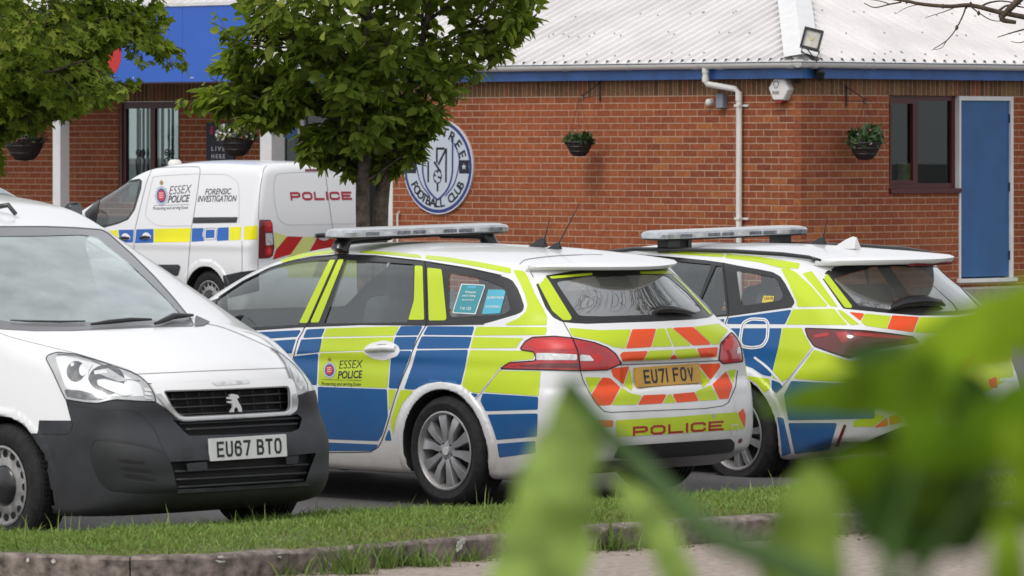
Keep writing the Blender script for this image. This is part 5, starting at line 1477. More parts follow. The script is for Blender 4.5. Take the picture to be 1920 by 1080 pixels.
BL_ = [[(484.5, 622.7), (565.6, 618.7), (557, 631.5), (481, 636.3)], [(575, 617.7), (609.5, 615.9), (603, 631.9), (568, 633.8)], [(752, 611.5), (793, 611), (784, 628.7), (741.5, 629.2)], [(802, 611.7), (890, 612.2), (885, 628.8), (793.5, 628)],
 [(470, 642), (555, 636), (547, 662), (480, 668)], [(565, 636.7), (604, 634.7), (599, 660.6), (556, 664.3)], [(741, 631.9), (783, 631.3), (774, 655.3), (735, 656)], [(791, 630.7), (885, 631.7), (879, 653.3), (781, 654)],
 [(552, 668), (597, 662.7), (594, 722), (576, 721), (549, 690)], [(734, 658.3), (772, 657.7), (762, 687), (748, 722), (746, 728.5), (729, 727.8)], [(781, 657), (878, 655.7), (872, 690), (864, 722), (845, 718), (826, 715.5), (800, 719.5), (785, 726), (778, 730.5), (757.5, 729.5), (763, 714), (775, 680)],
 [(905, 737.5), (1009.5, 744), (1008.5, 768), (910.5, 771), (901, 752)], [(914, 777), (1008.5, 775), (1007, 818.5), (931, 825), (925, 805)], [(932, 832), (1004, 826.5), (1004.5, 849), (936, 858)], [(878.5, 735.5), (896.5, 739), (891, 746)],
 [(596, 725), (725.5, 729.7), (727.5, 780), (717, 815), (709, 827), (614, 823.5), (597, 780)], [(730, 803), (734.5, 826), (721, 826), (724, 818)], [(614, 829.5), (710, 833.5), (704, 841), (694, 845.5), (614, 845.5)]]
for p in YL: ES.piece('yellow_vinyl', fillet(p, 1.6), M_VY, keep=lambda V: V[:, 1] > .2)
for p in BL_: ES.piece('blue_vinyl', fillet(p, 1.6), M_VB, keep=lambda V: V[:, 1] > .2)
S = [[(618, 487.5), (629, 487), (576.5, 605.5), (561, 605.7)], [(634.5, 486.5), (645, 486.7), (598, 604.5), (582, 604.9)], [(778, 498), (792.6, 498.8), (795.7, 599.6), (765.8, 599.8), (776.5, 563)], [(801.4, 502), (827.9, 505), (829.9, 518), (837.5, 595.6), (836, 600.7), (804.4, 601)]]
for p in S: ES.piece('yellow_vinyl', fillet(p, 2.5), M_VY, 0.0018, keep=near_side)
for p in ([(1004, 522), (1023, 518), (1030, 527), (1072, 595.6), (1070, 600.6), (1056, 600.6), (1035.6, 583)], [(1030, 518.5), (1111, 511.5), (1111, 516), (1034, 523)], [(1197.8, 509.5), (1256.9, 508), (1262, 514), (1202, 514)], [(1263, 516), (1286, 536), (1334, 588), (1331, 590.5), (1283, 537.5), (1260, 517)]):
    ES.piece('yellow_vinyl', fillet(p, 2), M_VY, 0.002, keep=rear_side)
tail = lambda V: V[:, 0] < -0.5
TY = [[(1066, 615), (1125, 619.3), (1183.5, 617.7), (1172, 653.5), (1150, 650.5), (1120, 639), (1073, 630.5)], [(1231.3, 616.3), (1246, 615.9), (1260.6, 649.2), (1221.7, 650.7)], [(1248.6, 615.2), (1259, 614.7), (1298, 648), (1263, 649.4)], [(1300.7, 613), (1347.4, 606.7), (1365.6, 619.6), (1352.6, 635), (1347, 645.6), (1335.7, 646.3)],
 [(1216.5, 657.7), (1260.6, 656), (1262.4, 661), (1254, 674), (1207.4, 675.4)], [(1264.5, 656), (1303.3, 653.3), (1312.4, 669.4), (1272, 672.8), (1264.5, 661)], [(1181, 689.6), (1186, 728), (1183, 733), (1169.6, 722)], [(1311, 689.6), (1330.6, 714.3), (1317, 728), (1314, 715)],
 [(1097, 706.5), (1128, 707.8), (1107.4, 738.5)], [(1164.5, 727), (1184, 737.6), (1203, 741.5), (1194, 758.8), (1146.3, 759.6)], [(1252.8, 739.4), (1258.5, 739), (1267.6, 755), (1242.4, 756.3)], [(1303.3, 734.5), (1333, 722), (1347.4, 749.3), (1311, 751.9)], [(1363, 694.8), (1379.8, 692), (1374.5, 720)],
 [(1154, 788), (1270, 781), (1382, 772.6), (1395.5, 804), (1380, 805.8), (1225.5, 815.4), (1155.5, 819)]]
TO = [[(1185.4, 617.6), (1230, 616.3), (1220.4, 650.7), (1173.5, 653.6)], [(1259.8, 614.6), (1299.4, 613.1), (1334.4, 646.2), (1299.4, 647.9)], [(1167, 660), (1215, 658), (1206, 675.3), (1167, 677), (1162, 666)], [(1263.2, 663), (1271, 673), (1255.4, 673.8)], [(1306, 653.3), (1346, 650.7), (1343.5, 669), (1313.7, 670.2)],
 [(1145, 691), (1180, 687), (1168.3, 720.7), (1149, 705)], [(1308.5, 682.5), (1348.7, 681), (1350.5, 687), (1331.9, 713)], [(1129.5, 707.3), (1143.7, 709), (1163, 726), (1145, 759.5), (1121.7, 760.5), (1108.7, 740)], [(1206, 741), (1250, 739), (1241, 756.5), (1195.7, 759)], [(1260.6, 739), (1302, 735), (1309.8, 751.9), (1268.9, 755)], [(1335.7, 720.7), (1361, 696), (1373.3, 723), (1365.6, 747.5), (1348.7, 748.7)],
 [(1383.7, 775), (1393, 765.5), (1398, 778), (1396.3, 803)], [(1110, 787), (1150, 788), (1149, 800), (1120, 803)]]
for p in TY: ES.piece('yellow_vinyl', fillet(p, 1.2), M_VY, 0.0017, keep=tail)
for p in TO: ES.piece('orange_vinyl', fillet(p, 0.6), M_VO, 0.0017, keep=tail)

# lamps
LAMP = fillet([(939, 691.5), (955.7, 680), (1003.7, 677), (1005.8, 671.5), (1001, 660), (979, 656.6), (976.5, 653.5), (985.6, 640.4), (998.5, 632.8), (1040, 631.3), (1076, 635), (1115, 643), (1138.5, 652), (1154, 663.7), (1164.5, 682), (1138.5, 693.5), (1086.7, 694.8), (1024.5, 693.5)], 3)
tl = ES.piece('tail_lamp', LAMP, M_REDL, 0.004, sub=2)
ES.line('lamp_edge', np.vstack([LAMP, LAMP[:1]]), 2.2, M_GAP, 0.0045, parent=tl)
ES.piece('lamp_clear', fillet([(1006, 662.4), (1034.8, 662.4), (1081.5, 665), (1081.5, 675.4), (1006, 675.4)], 2), M_CLRL, 0.0052, parent=tl)
ES.piece('lamp_clear', fillet([(1087, 665), (1105, 666.3), (1114, 676.7), (1087, 677)], 2), M_CLRL, 0.0052, parent=tl)
ES.piece('lamp_reflector', fillet([(1036, 664), (1050, 664.5), (1050, 668), (1036, 668)], .5), M_SILV, 0.006, parent=tl); ES.piece('lamp_reflector', fillet([(1038, 671), (1076, 671.5), (1076, 673), (1038, 673)], .5), M_SILV, 0.006, parent=tl)
ES.piece('lamp_inner', fillet([(990, 647), (1000, 637), (1072, 639), (1078, 655), (1010, 656)], 4), M_CRR, 0.0048, parent=tl); ES.piece('lamp_inner', fillet([(1105, 664), (1122, 662), (1130, 671), (1124, 680), (1114, 679)], 4), M_CRR, 0.0048, parent=tl)
ES.piece('lamp_lower_band', fillet([(950, 688), (1025, 681), (1086, 681), (1087, 691), (1025, 690)], 2), M_REDD, 0.0047, parent=tl)
ES.line('lamp_divider', [(1073, 634.5), (1083, 658.5), (1088, 695)], 2.4, M_GAP, 0.0056, parent=tl)
RL_ = fillet([(1347, 674), (1351, 643), (1370.8, 623.5), (1381, 635), (1389, 653.3), (1392, 678), (1355, 682)], 3)
tr = ES.piece('tail_lamp', RL_, M_REDL, 0.004, sub=2); ES.line('lamp_edge', np.vstack([RL_, RL_[:1]]), 2.0, M_GAP, 0.0045, parent=tr)
ES.piece('lamp_clear', fillet([(1381, 652), (1386, 651), (1387.5, 662), (1381, 664)], 1), M_CLRL, 0.005, parent=tr); ES.piece('lamp_inner', fillet([(1356, 645), (1368, 632), (1374, 640), (1372, 656), (1355, 658)], 3), M_CRR, 0.0048, parent=tr)
ES.piece('reflector', [(1384, 823), (1391, 821.5), (1391, 829.5), (1384, 831)], M_REDD, 0.003); ES.line('tow_cover', [(1371, 797), (1382, 796), (1383, 813), (1372, 814), (1371, 797)], 1.4, M_PLATEW, 0.003)
for x, y in ((1209, 788.5), (1338, 779.5), (1276, 783.5)): ES.piece('parking_sensor', [(x+3.2*math.cos(a), y+4*math.sin(a)) for a in np.linspace(0, 6.28, 13)[:-1]], M_SILV, 0.003)
# shut lines
for ln in ([(799, 610), (786, 632), (773, 660), (765.6, 683.7), (750, 720), (738, 756), (729, 787.4), (719, 818.5), (710, 836.7), (698, 844.5), (682.6, 847.5), (560, 849)], [(571, 614), (568, 622), (559.4, 637), (553, 660), (549, 678.5), (544, 720), (545, 800)]):
    ES.line('door_gap', spline(ln, 5), 1.3, M_GAP, both=True, keep=near_side)
ES.line('door_gap', [(637, 478.5), (633, 487), (579, 606), (571, 614)], 2.2, M_GAP, 0.001, both=True, keep=near_side); ES.line('door_gap', [(797, 491), (799.5, 560), (799.5, 610)], 2.4, M_GAP, 0.001, both=True, keep=near_side)
ES.line('window_seal', [(447.6, 621), (563.7, 613), (680, 608.6), (799, 609.8), (907, 608)], 1.6, M_RUB, 0.003, both=True, keep=near_side); ES.line('window_trim', [(411, 557), (455.7, 527.2), (506.7, 502.4), (543, 490.5), (584, 482.2), (637.4, 477.7), (702.6, 479.8), (794, 489.9), (880, 503.4), (940, 516.5)], 1.6, M_RUB, 0.003, both=True, keep=near_side)
ES.line('tailgate_gap', [(1055.6, 602.8), (1073, 634.5), (1088, 696), (1093, 713), (1105, 736), (1118, 757), (1133, 771), (1145, 773), (1321.5, 766), (1355, 761), (1365.6, 754.5), (1378.6, 726), (1382.4, 694.8)], 1.3, M_GAP, keep=tail)
ES.line('tailgate_step', [(1163, 684), (1260, 680.5), (1350, 676)], 2.4, M_GAPS, 0.002, keep=tail)
ES.line('roof_seam', spline([(974.5, 495.7), (982, 489), (992, 486), (1017, 482.5), (1043.7, 480), (1090, 478), (1130, 478)], 4), 1.0, M_GAPS, keep=lambda V: V[:, 2] > 1.2); ES.line('roof_seam', [(990.7, 499.8), (995, 510), (1000, 520)], 1.2, M_GAP)
ES.line('fuel_line', [(957, 679.5), (937, 695), (899, 741), (890, 750)], 1.0, M_GAPS, keep=near_side)
# bumper lower valance
ES.piece('bumper_valance', fillet([(1160, 836), (1369, 822.5), (1377, 830), (1376, 842), (1369, 849), (1190, 862), (1150, 858)], 3), M_TRIM, 0.004, keep=lambda V: V[:, 0] < -.4)
# door handle in its scoop
ES.piece('handle_scoop', fillet([(681, 658), (686, 650), (695.6, 644), (719, 638), (734, 641), (747.5, 648.7), (751, 658), (745, 668), (721.5, 676), (700.7, 673), (685, 664)], 4), M_PAINTD, 0.0026)
ES.piece('handle_scoop_shade', fillet([(697, 651), (712, 645), (726, 646), (730, 654), (712, 658), (698, 660)], 4), M_GAPS, 0.003)  # grey patch paints the shading in the hollow of the scoop
hp = [ES.hit(x, y)[0] for x, y in ((687, 657), (700, 656.5), (725, 655), (742, 654))]; m = MB(); hn = ES.hit(715, 656)[1]
m.tube([hp[0]+hn*.004, hp[1]+hn*.026, hp[2]+hn*.03, hp[3]+hn*.006], [.013, .017, .018, .017], 10); m.build('door_handle', M_PAINT, ES.root, auto=60)
# number plate on the tailgate
def letters_of(txt, w, gap, t, narrow, space):
    x = 0.0; out = []
    for ch in txt:
        if ch == ' ': x += w*space; continue
        out.append((ch, x)); x += (t if ch in narrow else w)+gap
    return out
def plate(veh, corners, txt, mat, x_axis_off=0.006, frame=True, lt=None, inset=(0.062, 0.17)):
    """a raised acrylic plate held on the body, with black letters"""
    P = [np.array(c, float) for c in corners]          # TL, TR, BR, BL in the photo
    if isinstance(x_axis_off, float): pts = [veh.hit(p[0], p[1])[0] for p in P]
    else: pts = [veh.un(p[0], p[1], 0, x_axis_off[0]) for p in P]
    mu = (pts[0]+pts[1]+pts[2]+pts[3])/4; e1 = (pts[1]-pts[0]+pts[2]-pts[3])/4; e2 = (pts[0]-pts[3]+pts[1]-pts[2])/4; pts = [mu-e1+e2, mu+e1+e2, mu+e1-e2, mu-e1-e2]
    n = np.cross(pts[1]-pts[0], pts[3]-pts[0]); n /= np.linalg.norm(n)
    if n.dot(veh.cam-pts[0]) < 0: n = -n
    off = x_axis_off if isinstance(x_axis_off, float) else x_axis_off[1]
    e = MB(); F_ = [p+n*(off+.004) for p in pts]; B_ = [p+n*(off-.02) for p in pts]
    e.add(F_+B_, [(3, 2, 1, 0), (0, 1, 5, 4), (1, 2, 6, 5), (2, 3, 7, 6), (3, 0, 4, 7)]); o = e.build('number_plate', mat, veh.root)
    W = stroke_text(txt, .050, .079, .011, .0135, narrow='1I', space=.62)[2]; L_, H_ = .520, .111; x0 = (L_-W)/2; y0 = (H_-.079)/2
    for ch, at_x in letters_of(txt, .050, .011, .0135, '1I', .62):
        V, Fc, _ = stroke_text(ch, .050, .079, .011, .0135, narrow='1I'); m = MB()
        m.add([F_[3]+(F_[2]-F_[3])*((v[0]+at_x+x0)/L_)+(F_[0]-F_[3])*((v[1]+y0)/H_)+n*.0012 for v in V], Fc); m.build('plate_letter', M_TXTK, o)
    return o
plate(ES, ((1188, 690), (1306.5, 682), (1311, 718), (1193, 727.5)), 'EU71 FOV', M_PLATEY, 0.014)
# lettering
ES.text('police_lettering', 'ESSEX', ((636.5, 691.5), (680, 690), (637.3, 675.5)), M_TXTK, -0.008, 0.12)
ES.text('police_lettering', 'POLICE', ((633.9, 709.8), (679.5, 708.4), (634.6, 696)), M_TXTK, 0.022, 0.12)
ES.text('police_lettering', 'Protecting and serving Essex', ((603.5, 722), (677.5, 723.2), (603.7, 716)), M_TXTK, 0.004, 0.1)
ES.line('lettering_rule', [(603.5, 711.4), (679, 713.5)], 0.8, M_TXTK, 0.003)
crest.slope = 0.02; crest(ES, 618.5, 691.5, 42, 27)
def wide_police(veh, ll, lr, ul, mat, t=0.24, off=0.003):
    W = stroke_text('POLICE', 1.55, 1.0, .26, t, narrow='I')[2]
    for ch, x in letters_of('POLICE', 1.55, .26, t, 'I', .5):
        V, Fc, _ = stroke_text(ch, 1.55, 1.0, .26, t, narrow='I'); veh.print_on('letter', V+np.array((x, 0)), Fc, (W, 1.0), (ll, lr, ul), mat, off)
wide_police(ES, (1186, 818), (1356, 806.5), (1186, 800), M_TXTR)
# stickers inside the quarter window
M_TEAL = pm('teal_paper', (0.05, 0.28, 0.33), 0.6); M_CYAN = pm('cyan_paper', (0.09, 0.42, 0.56), 0.6); M_PAPER = pm('white_paper', (0.7, 0.75, 0.75), 0.7); M_YPAP = pm('yellow_paper', (0.65, 0.50, 0.06), 0.6); M_GPAP = pm('green_paper', (0.20, 0.42, 0.33), 0.6)
kw = near_side
ES.piece('window_notice', [(864, 531.5), (910, 533.5), (891, 589), (847, 586.5)], M_PAPER, -0.0035, keep=kw); ES.piece('window_notice', [(865.5, 533), (908, 535), (889.5, 587), (849, 585)], M_TEAL, -0.003, keep=kw); ES.piece('window_notice', [(915, 542.5), (948.5, 543), (937, 587), (902.5, 589)], M_CYAN, -0.003, keep=kw)
for txt, a, b, c in (('Whatever', (871, 549), (892, 549.5), (872, 545)), ("you're facing", (866, 555.5), (891, 556), (867, 551.5)), ('we are here', (865, 563), (888, 563.5), (866, 560)), ('116 123', (862, 580), (882, 581), (863.5, 574.5)), ('SUPERVISION', (913, 560), (944, 560), (914, 555.5)), ('TO', (0, 0), (0, 0), (0, 0)), ('STAYING', (910, 577), (936, 577), (911, 572.5))):
    if a[0]: ES.text('notice_lettering', txt, (a, b, c), M_PAPER, 0.015, 0, off=-0.0015)
ES.piece('notice_stripe', [(877, 535.5), (893, 536), (891, 540.5), (875.5, 540)], M_CYAN, -0.0022, keep=kw)
# rear wiper
def wiper(veh, pts, widths, lift, name='rear_wiper'):
    m = MB(); C_ = [veh.hit(*p) for p in pts]; m.tube([c[0]+c[1]*l for c, l in zip(C_, lift)], widths, 8); return m.build(name, M_TRIM, veh.root, auto=50)
wiper(ES, ((1228, 585), (1236, 583.5), (1255, 584), (1280, 587), (1300, 590)), [.014, .024, .022, .014, .006], [.012, .022, .024, .02, .014])
def mirror(veh, x, y, z, sx=.11, sy=.10, sz=.14, mat=None, sides=(1, -1)):
    """door mirrors: rounded housing, glass, foot"""
    for sg in sides:
        def F(X, Y, Z):
            d = np.sqrt(((X-x)/sx)**2*(1+.6*np.clip(x-X, 0, 1)/sx)+(np.abs((Y-sg*y)/sy))**3+(np.abs((Z-z)/sz))**3)-1
            return np.maximum(d*min(sx, sy, sz), (x-.045)-X)
        V, N, T = mesh_level(F, (x-.1, sg*y-sy-.05, z-sz-.05), (x+sx+.05, sg*y+sy+.05, z+sz+.05), .018); o = np_obj('door_mirror', V, T, mat or M_TRIM, veh.root, N=N)
        m = MB(); m.box((x-.049, sg*y-sy*.8, z-sz*.78), (x-.046, sg*y+sy*.8, z+sz*.78)); m.build('mirror_glass', M_CHROME, o)
        m = MB(); m.tube([(x+.02, sg*(y-sy*.6), z-sz*.5), (x+.04, sg*(y-sy-.12), z-sz*.75)], .03, 8); m.build('mirror_arm', M_TRIM, o)
mirror(ES, 2.10, .97, 1.075, .09, .10, .075)
# wheels
for x, y, o in ((0, .885, 1), (0, -.885, -1), (2.73, .885, 1), (2.73, -.885, -1)): wheel(ES, x, y, .318, .228, .225, 'twin', 0.0, o)
# interior
for x, y in ((1.30, .37), (1.30, -.37)): seat(ES, x, y, .48)
seat(ES, .42, 0, .50, 1.22, head=False)
for yy in (.42, -.42): 
    m = MB(); m.lathe([(0, -.1), (.10, -.09), (.12, 0), (.10, .09), (0, .1)], (0.02, yy, 1.12), 'z', 14); m.build('headrest', M_SEAT, ES.root, smooth=True)
steering(ES, 1.98, -.37, .90)
m = MB(); m.box((2.05, -.66, .60), (2.5, .66, .93)); m.build('dashboard', M_DASH, ES.root)
ES.piece('mount_pad', fillet([(628, 468), (655, 468), (650, 477.5), (626, 477)], 1.5), pm('copper_tape', (0.30, 0.17, 0.12), .4, var=(30, .5)), .004)
# light bar on roof bars, antennas
bc = ES.un(783, 430, 1, 0.0); BARX = float(bc[0]); 
lightbar(ES, BARX, float(bc[2])-.04, .655)
m = MB()
for sg in (1, -1):
    m2 = MB(); m2.tube([(BARX+.02, sg*.60, 1.44), (BARX+.02, sg*.585, 1.475), (BARX+.02, sg*.54, 1.51)], [.055, .05, .035], 10); m2.tube([(BARX+.02, sg*.56, 1.50), (BARX+.02, sg*.44, float(bc[2])-.045), (BARX+.02, sg*.2, float(bc[2])-.04)], [.03, .026, .02], 8)
    m2.build('bar_mount', M_TRIM, ES.root, auto=50)
m = MB(); m.tube([(BARX+.02, -.55, 1.515), (BARX+.02, .55, 1.515)], .016, 8); m.build('roof_bar', M_TRIM, ES.root, smooth=True)
def antenna(veh, base_px, w, h, tip_px, whip_from, mat=None):
    bx_, by_ = base_px; p, n = veh.hit(bx_, by_)
    while p is None: by_ += 1; p, n = veh.hit(bx_, by_)
    m = MB(); l = w
    prof = [(-.5, 0, .5), (-.25, .42, .38), (0.02, .78, .30), (.28, 1.0, .24), (.44, .94, .2), (.5, 0.0, .45)]
    # low fin along the car, nose forward
    V = []; 
    for t, hh, ww in prof: V += [p+np.array((-t*l, 0, hh*h))+np.array((0, ww*l*.35*(1-hh*.8), 0)), p+np.array((-t*l, 0, hh*h))-np.array((0, ww*l*.35*(1-hh*.8), 0))]
    B_ = [p+np.array((-t*l, s_*l*.22*(1-abs(t)), -.01)) for t in (-.5, -.2, .2, .5) for s_ in (1, -1)]
    m.add(V, [(2*i, 2*i+1, 2*i+3, 2*i+2) for i in range(5)])
    n0 = len(m.v); m.add([V[i] for i in range(0, 12, 2)]+[B_[0], B_[6]], [(0, 1, 2, 3, 4, 5)]); m.add([V[i] for i in range(1, 12, 2)], [(5, 4, 3, 2, 1, 0)])
    o = m.build('antenna', mat or M_BLACK, veh.root, auto=60)
    if tip_px is not None:
        d = veh.cam-p; D = np.linalg.norm(d); a = veh.cam+veh.local_ray(*whip_from)*D; b = veh.cam+veh.local_ray(*tip_px)*D
        w_ = MB(); w_.tube([a, a+(b-a)*.5, b], [.005, .0035, .0025], 6); w_.build('antenna_whip', M_BLACK, o)
    return o
antenna(ES, (1009, 463), .13, .055, (1031, 409), (1021, 449)); antenna(ES, (1040, 467), .10, .04, (1087, 381), (1047, 458))
# door panels, bonnet and bumper cut from the shell as parts of their own
rd = [(571, 614), (559.4, 637), (553, 660), (549, 678.5), (544, 720), (545, 800), (556, 849), (682.6, 847.5), (698, 844.5), (710, 836.7), (719, 818.5), (729, 787.4), (738, 756), (750, 720), (765.6, 683.7), (773, 660), (786, 632), (799, 610)]
tg = [(1046, 600), (1073, 634.5), (1088, 696), (1105, 736), (1118, 757), (1133, 771), (1145, 773), (1321.5, 766), (1355, 761), (1365.6, 754.5), (1378.6, 726), (1382.4, 694.8), (1386, 640), (1360, 600), (1339, 588), (1300, 598), (1100, 606)]
for nm, pl, both, kp in (('rear_door', spline(rd, 3, True), True, lambda V: (V[:, 1] > .3)), ('tailgate', tg, False, lambda V: V[:, 0] < -.55)):
    for c in ES.carve(pl, both, 1, kp):
        for q in (pieces_of(c) if c is not None else []): np_obj(nm, q[0], q[2], M_PAINTD, ES.root, N=q[1])
front_screen(ES, [(-66, 101), (66, 101), (54, 138), (-54, 138)])
ES.wells((0, 2.73), .318, .349)
ES.finish('body_shell', M_PAINTD)

# ------------------------------------------------------------------ small panel vans
V_XF = cubic([.10, .17, .22, .29, .40, .50, .57, .63, .80, .88, 1.0, 1.2], [3.20, 3.40, 3.56, 3.66, 3.675, 3.66, 3.615, 3.56, 3.545, 3.53, 3.45, 3.2])
V_ZR = cubic([-.8, -.6, -.2, .5, 1.0, 1.4, 1.7, 2.0, 2.5, 2.95, 3.1, 3.3, 3.48, 3.6], [1.755, 1.775, 1.79, 1.80, 1.775, 1.715, 1.625, 1.505, 1.30, 1.125, 1.085, 1.01, .90, .78])
V_XR = cubic([.1, .25, .45, .60, .70, 1.1, 1.5, 1.72, 1.82], [-.55, -.66, -.72, -.735, -.725, -.735, -.70, -.655, -.62])
def van_F(x, y, z):
    ay = np.abs(y)
    wb = .885-.05*((z-.58)/.5)**2-.4*np.clip(.28-z, 0, 1)**2-.30*np.clip((x-2.55)/1.1, 0, 2)**2.4
    wg = .868-.255*(z-1.08)-.16*np.clip((x-1.9)/1.2, 0, 2)**2-.03*np.clip((.3-x), 0, 2)**2
    W = smin(wb, wg, .07)
    W = W+ring_bump(x, z, 0, .317, .352, .43, .014)+ring_bump(x, z, 2.728, .317, .352, .40, .005)
    W = W+.012*np.exp(-((z-.90)/.05)**2)*sstep((2.7-x)/.4)
    F = smax(ay-W, x-(V_XF(z)-.20*y*y-.10*ay**4), .16)
    F = smax(F, V_XR(z)+.05*y*y-x, .09)
    zr = V_ZR(x+.26*y*y*sstep((x-1.3)/.5))-.045*(ay/.6)**2.6-.05*sstep((x-2.9)/.4)*(ay/.7)**2
    zr = zr+.014*sstep((x-3.0)/.1)*np.exp(-((ay-.52)/.06)**2)
    F = smax(F, z-zr, .085)
    F = smax(F, .175-z, .05)
    F = arch_cut(F, x, y, z, 0, .317, .352); return arch_cut(F, x, y, z, 2.728, .317, .352)

VAN = Vehicle(-49.5, (2.728, -.865, .317), 6, 910.6, 366)
VAN.begin('panel_van', 'white panel van with grey plastic bumper facing the verge, plate EU67 BTO', 'van')
VAN.shell(van_F, (-.85, -1.0, .1), (3.78, 1.0, 1.86), .02)
# side windows of the cab, in side view (cm along, cm up)
SW = fillet([(128, 112), (126, 150), (140, 160), (168, 151), (214, 128), (236, 113), (215, 107)], 5)
def cab_windows(veh, both=True):
    veh.side = 'left'; kp = lambda V: (V[:, 0] > 1.1) & (V[:, 1] > .2)
    veh.carve(SW, True, 1, kp); glazing(veh, SW, [fillet([(131, 113), (130, 149), (141, 157), (167, 148.5), (212, 126.5), (229, 114.5), (214, 110)], 4)], M_GLASS, kp); veh.side = None
cab_windows(VAN)
front = lambda V: V[:, 0] > 1.4
WS = fillet([(-34, 611), (-100, 452), (-96, 430), (-40, 425), (83, 424.7), (139, 426.7), (190, 430.5), (203, 437), (250, 479), (291.7, 520.6), (325, 558), (347, 585), (358, 597.5), (364, 611.5), (283, 613.5), (140, 620), (64, 620.5), (0, 617)], 5)
WSG = fillet([(-15, 596), (-82, 458), (-78, 446), (-30, 443), (83, 442), (150, 440), (182, 444), (240, 491), (300, 548), (344, 594), (335, 599), (240, 602), (100, 606), (30, 606)], 7)
VAN.carve(WS, False, 1, front)
VAN.piece('windscreen_border', WS, pm('windscreen_frit', (0.16, 0.16, 0.17), 0.35, coat=0.5), 0.0, inner=WSG, keep=front, sub=2); VAN.piece('windscreen', WSG, M_WSCR, -0.003, keep=front)
VAN.line('windscreen_seal', np.vstack([WS, WS[:1]]), 1.6, M_GAPS, 0.002, keep=front)
# lamps
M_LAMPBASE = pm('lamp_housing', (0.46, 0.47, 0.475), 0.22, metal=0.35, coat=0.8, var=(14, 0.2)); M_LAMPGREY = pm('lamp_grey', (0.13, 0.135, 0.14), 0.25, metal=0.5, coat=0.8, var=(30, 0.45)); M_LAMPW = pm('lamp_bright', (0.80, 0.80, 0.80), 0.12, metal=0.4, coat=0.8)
HL = fillet([(86.7, 673), (91, 666.7), (108, 661.7), (143, 665.8), (180, 676.7), (210, 686.7), (243, 698), (263, 708), (278, 721.7), (288, 740), (291.7, 753.3), (260, 752.5), (218, 750), (201.7, 752.5), (183, 756.7), (160, 755), (124, 749), (115, 730), (100, 698)], 3)
hl = VAN.piece('headlamp', HL, M_LAMPBASE, 0.006, sub=2); VAN.line('lamp_edge', np.vstack([HL, HL[:1]]), 1.8, M_GAP, 0.0065, parent=hl)
def ell(cx, cy, rx, ry, n=24, a0=0.0): return np.array([(cx+rx*math.cos(a), cy+ry*math.sin(a)) for a in np.linspace(0, 2*math.pi, n+1)[:-1]])
sh = lambda nm, pts, mt, off, r=1.5: VAN.piece(nm, fillet([tuple(p) for p in pts], r), mt, off, parent=hl, sub=2)
sh('lamp_inner', [(104, 671), (120, 669), (175, 682), (235, 705), (262, 722), (270, 744), (220, 744), (160, 745), (124, 727)], M_LAMPW, .0075, 4)
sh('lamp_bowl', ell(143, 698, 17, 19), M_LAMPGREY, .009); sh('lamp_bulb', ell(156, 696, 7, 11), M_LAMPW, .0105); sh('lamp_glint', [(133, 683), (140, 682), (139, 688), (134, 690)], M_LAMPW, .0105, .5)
sh('lamp_bowl', ell(200, 714, 34, 28), M_LAMPGREY, .009); sh('lamp_reflector', [(180, 697), (203, 693), (240, 716), (222, 718), (186, 704)], M_LAMPBASE, .0105)
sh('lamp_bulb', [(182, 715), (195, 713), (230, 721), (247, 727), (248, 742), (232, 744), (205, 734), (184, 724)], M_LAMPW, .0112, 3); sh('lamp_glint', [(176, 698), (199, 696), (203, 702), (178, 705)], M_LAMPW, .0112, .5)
VAN.line('lamp_ring', spline([(172, 686), (164, 700), (166, 718), (178, 733), (200, 744)], 5), 4.0, M_LAMPW, .0118, parent=hl)
sh('indicator', [(122, 731), (150, 733), (203, 746), (190, 751), (160, 750), (127, 744)], M_LAMPGREY, .009, 3); sh('indicator_lens', [(129, 733), (143, 734), (146, 747), (133, 745)], M_GAPS, .0098, 1)
VAN.line('lamp_crease', spline([(108, 666), (143, 669), (180, 680), (232, 707)], 5), 1.2, M_LAMPGREY, .0085, parent=hl); VAN.line('lamp_crease', [(228, 712), (262, 716)], 1, M_LAMPGREY, .0085, parent=hl)
for k in range(3): sh('lamp_reflex', [(269, 729+k*7), (281, 731+k*7), (284, 736+k*7), (271, 735+k*7)], (M_PLATEW, M_LAMPW, M_CLRL)[k], .0105, .5)
HR = fillet([(505.6, 653), (527.8, 665.6), (547, 682), (564, 701.7), (575, 721), (576, 734), (564, 739), (554, 742), (548.6, 726.7), (543, 711), (533, 682), (519.4, 662.8)], 2)
hr = VAN.piece('headlamp', HR, M_LAMPBASE, 0.006, sub=2); VAN.line('lamp_edge', np.vstack([HR, HR[:1]]), 1.6, M_GAPS, 0.0065, parent=hr)
VAN.piece('lamp_inner', fillet([(540, 684), (556, 704), (568, 724), (562, 733), (553, 722), (547, 702)], 2), M_LAMPW, .008, parent=hr); VAN.piece('lamp_bowl', ell(559, 716, 5, 10), M_CLRL, .009, parent=hr)
# grey bumper, cut from the shell
M_BUMP = pm('grey_bumper_plastic', (0.030, 0.032, 0.037), 0.62, spec=0.35, var=(5, 0.35, 6), bump=(220, 0.0008), dirt=(0.15, 0.45, (0.07, 0.066, 0.062), 0.3)); M_BUMPD = pm('dark_bumper_plastic', (0.013, 0.014, 0.016), 0.5, var=(6, 0.2)); M_INTAKE = pm('intake_black', (0.006, 0.006, 0.007), 0.75)
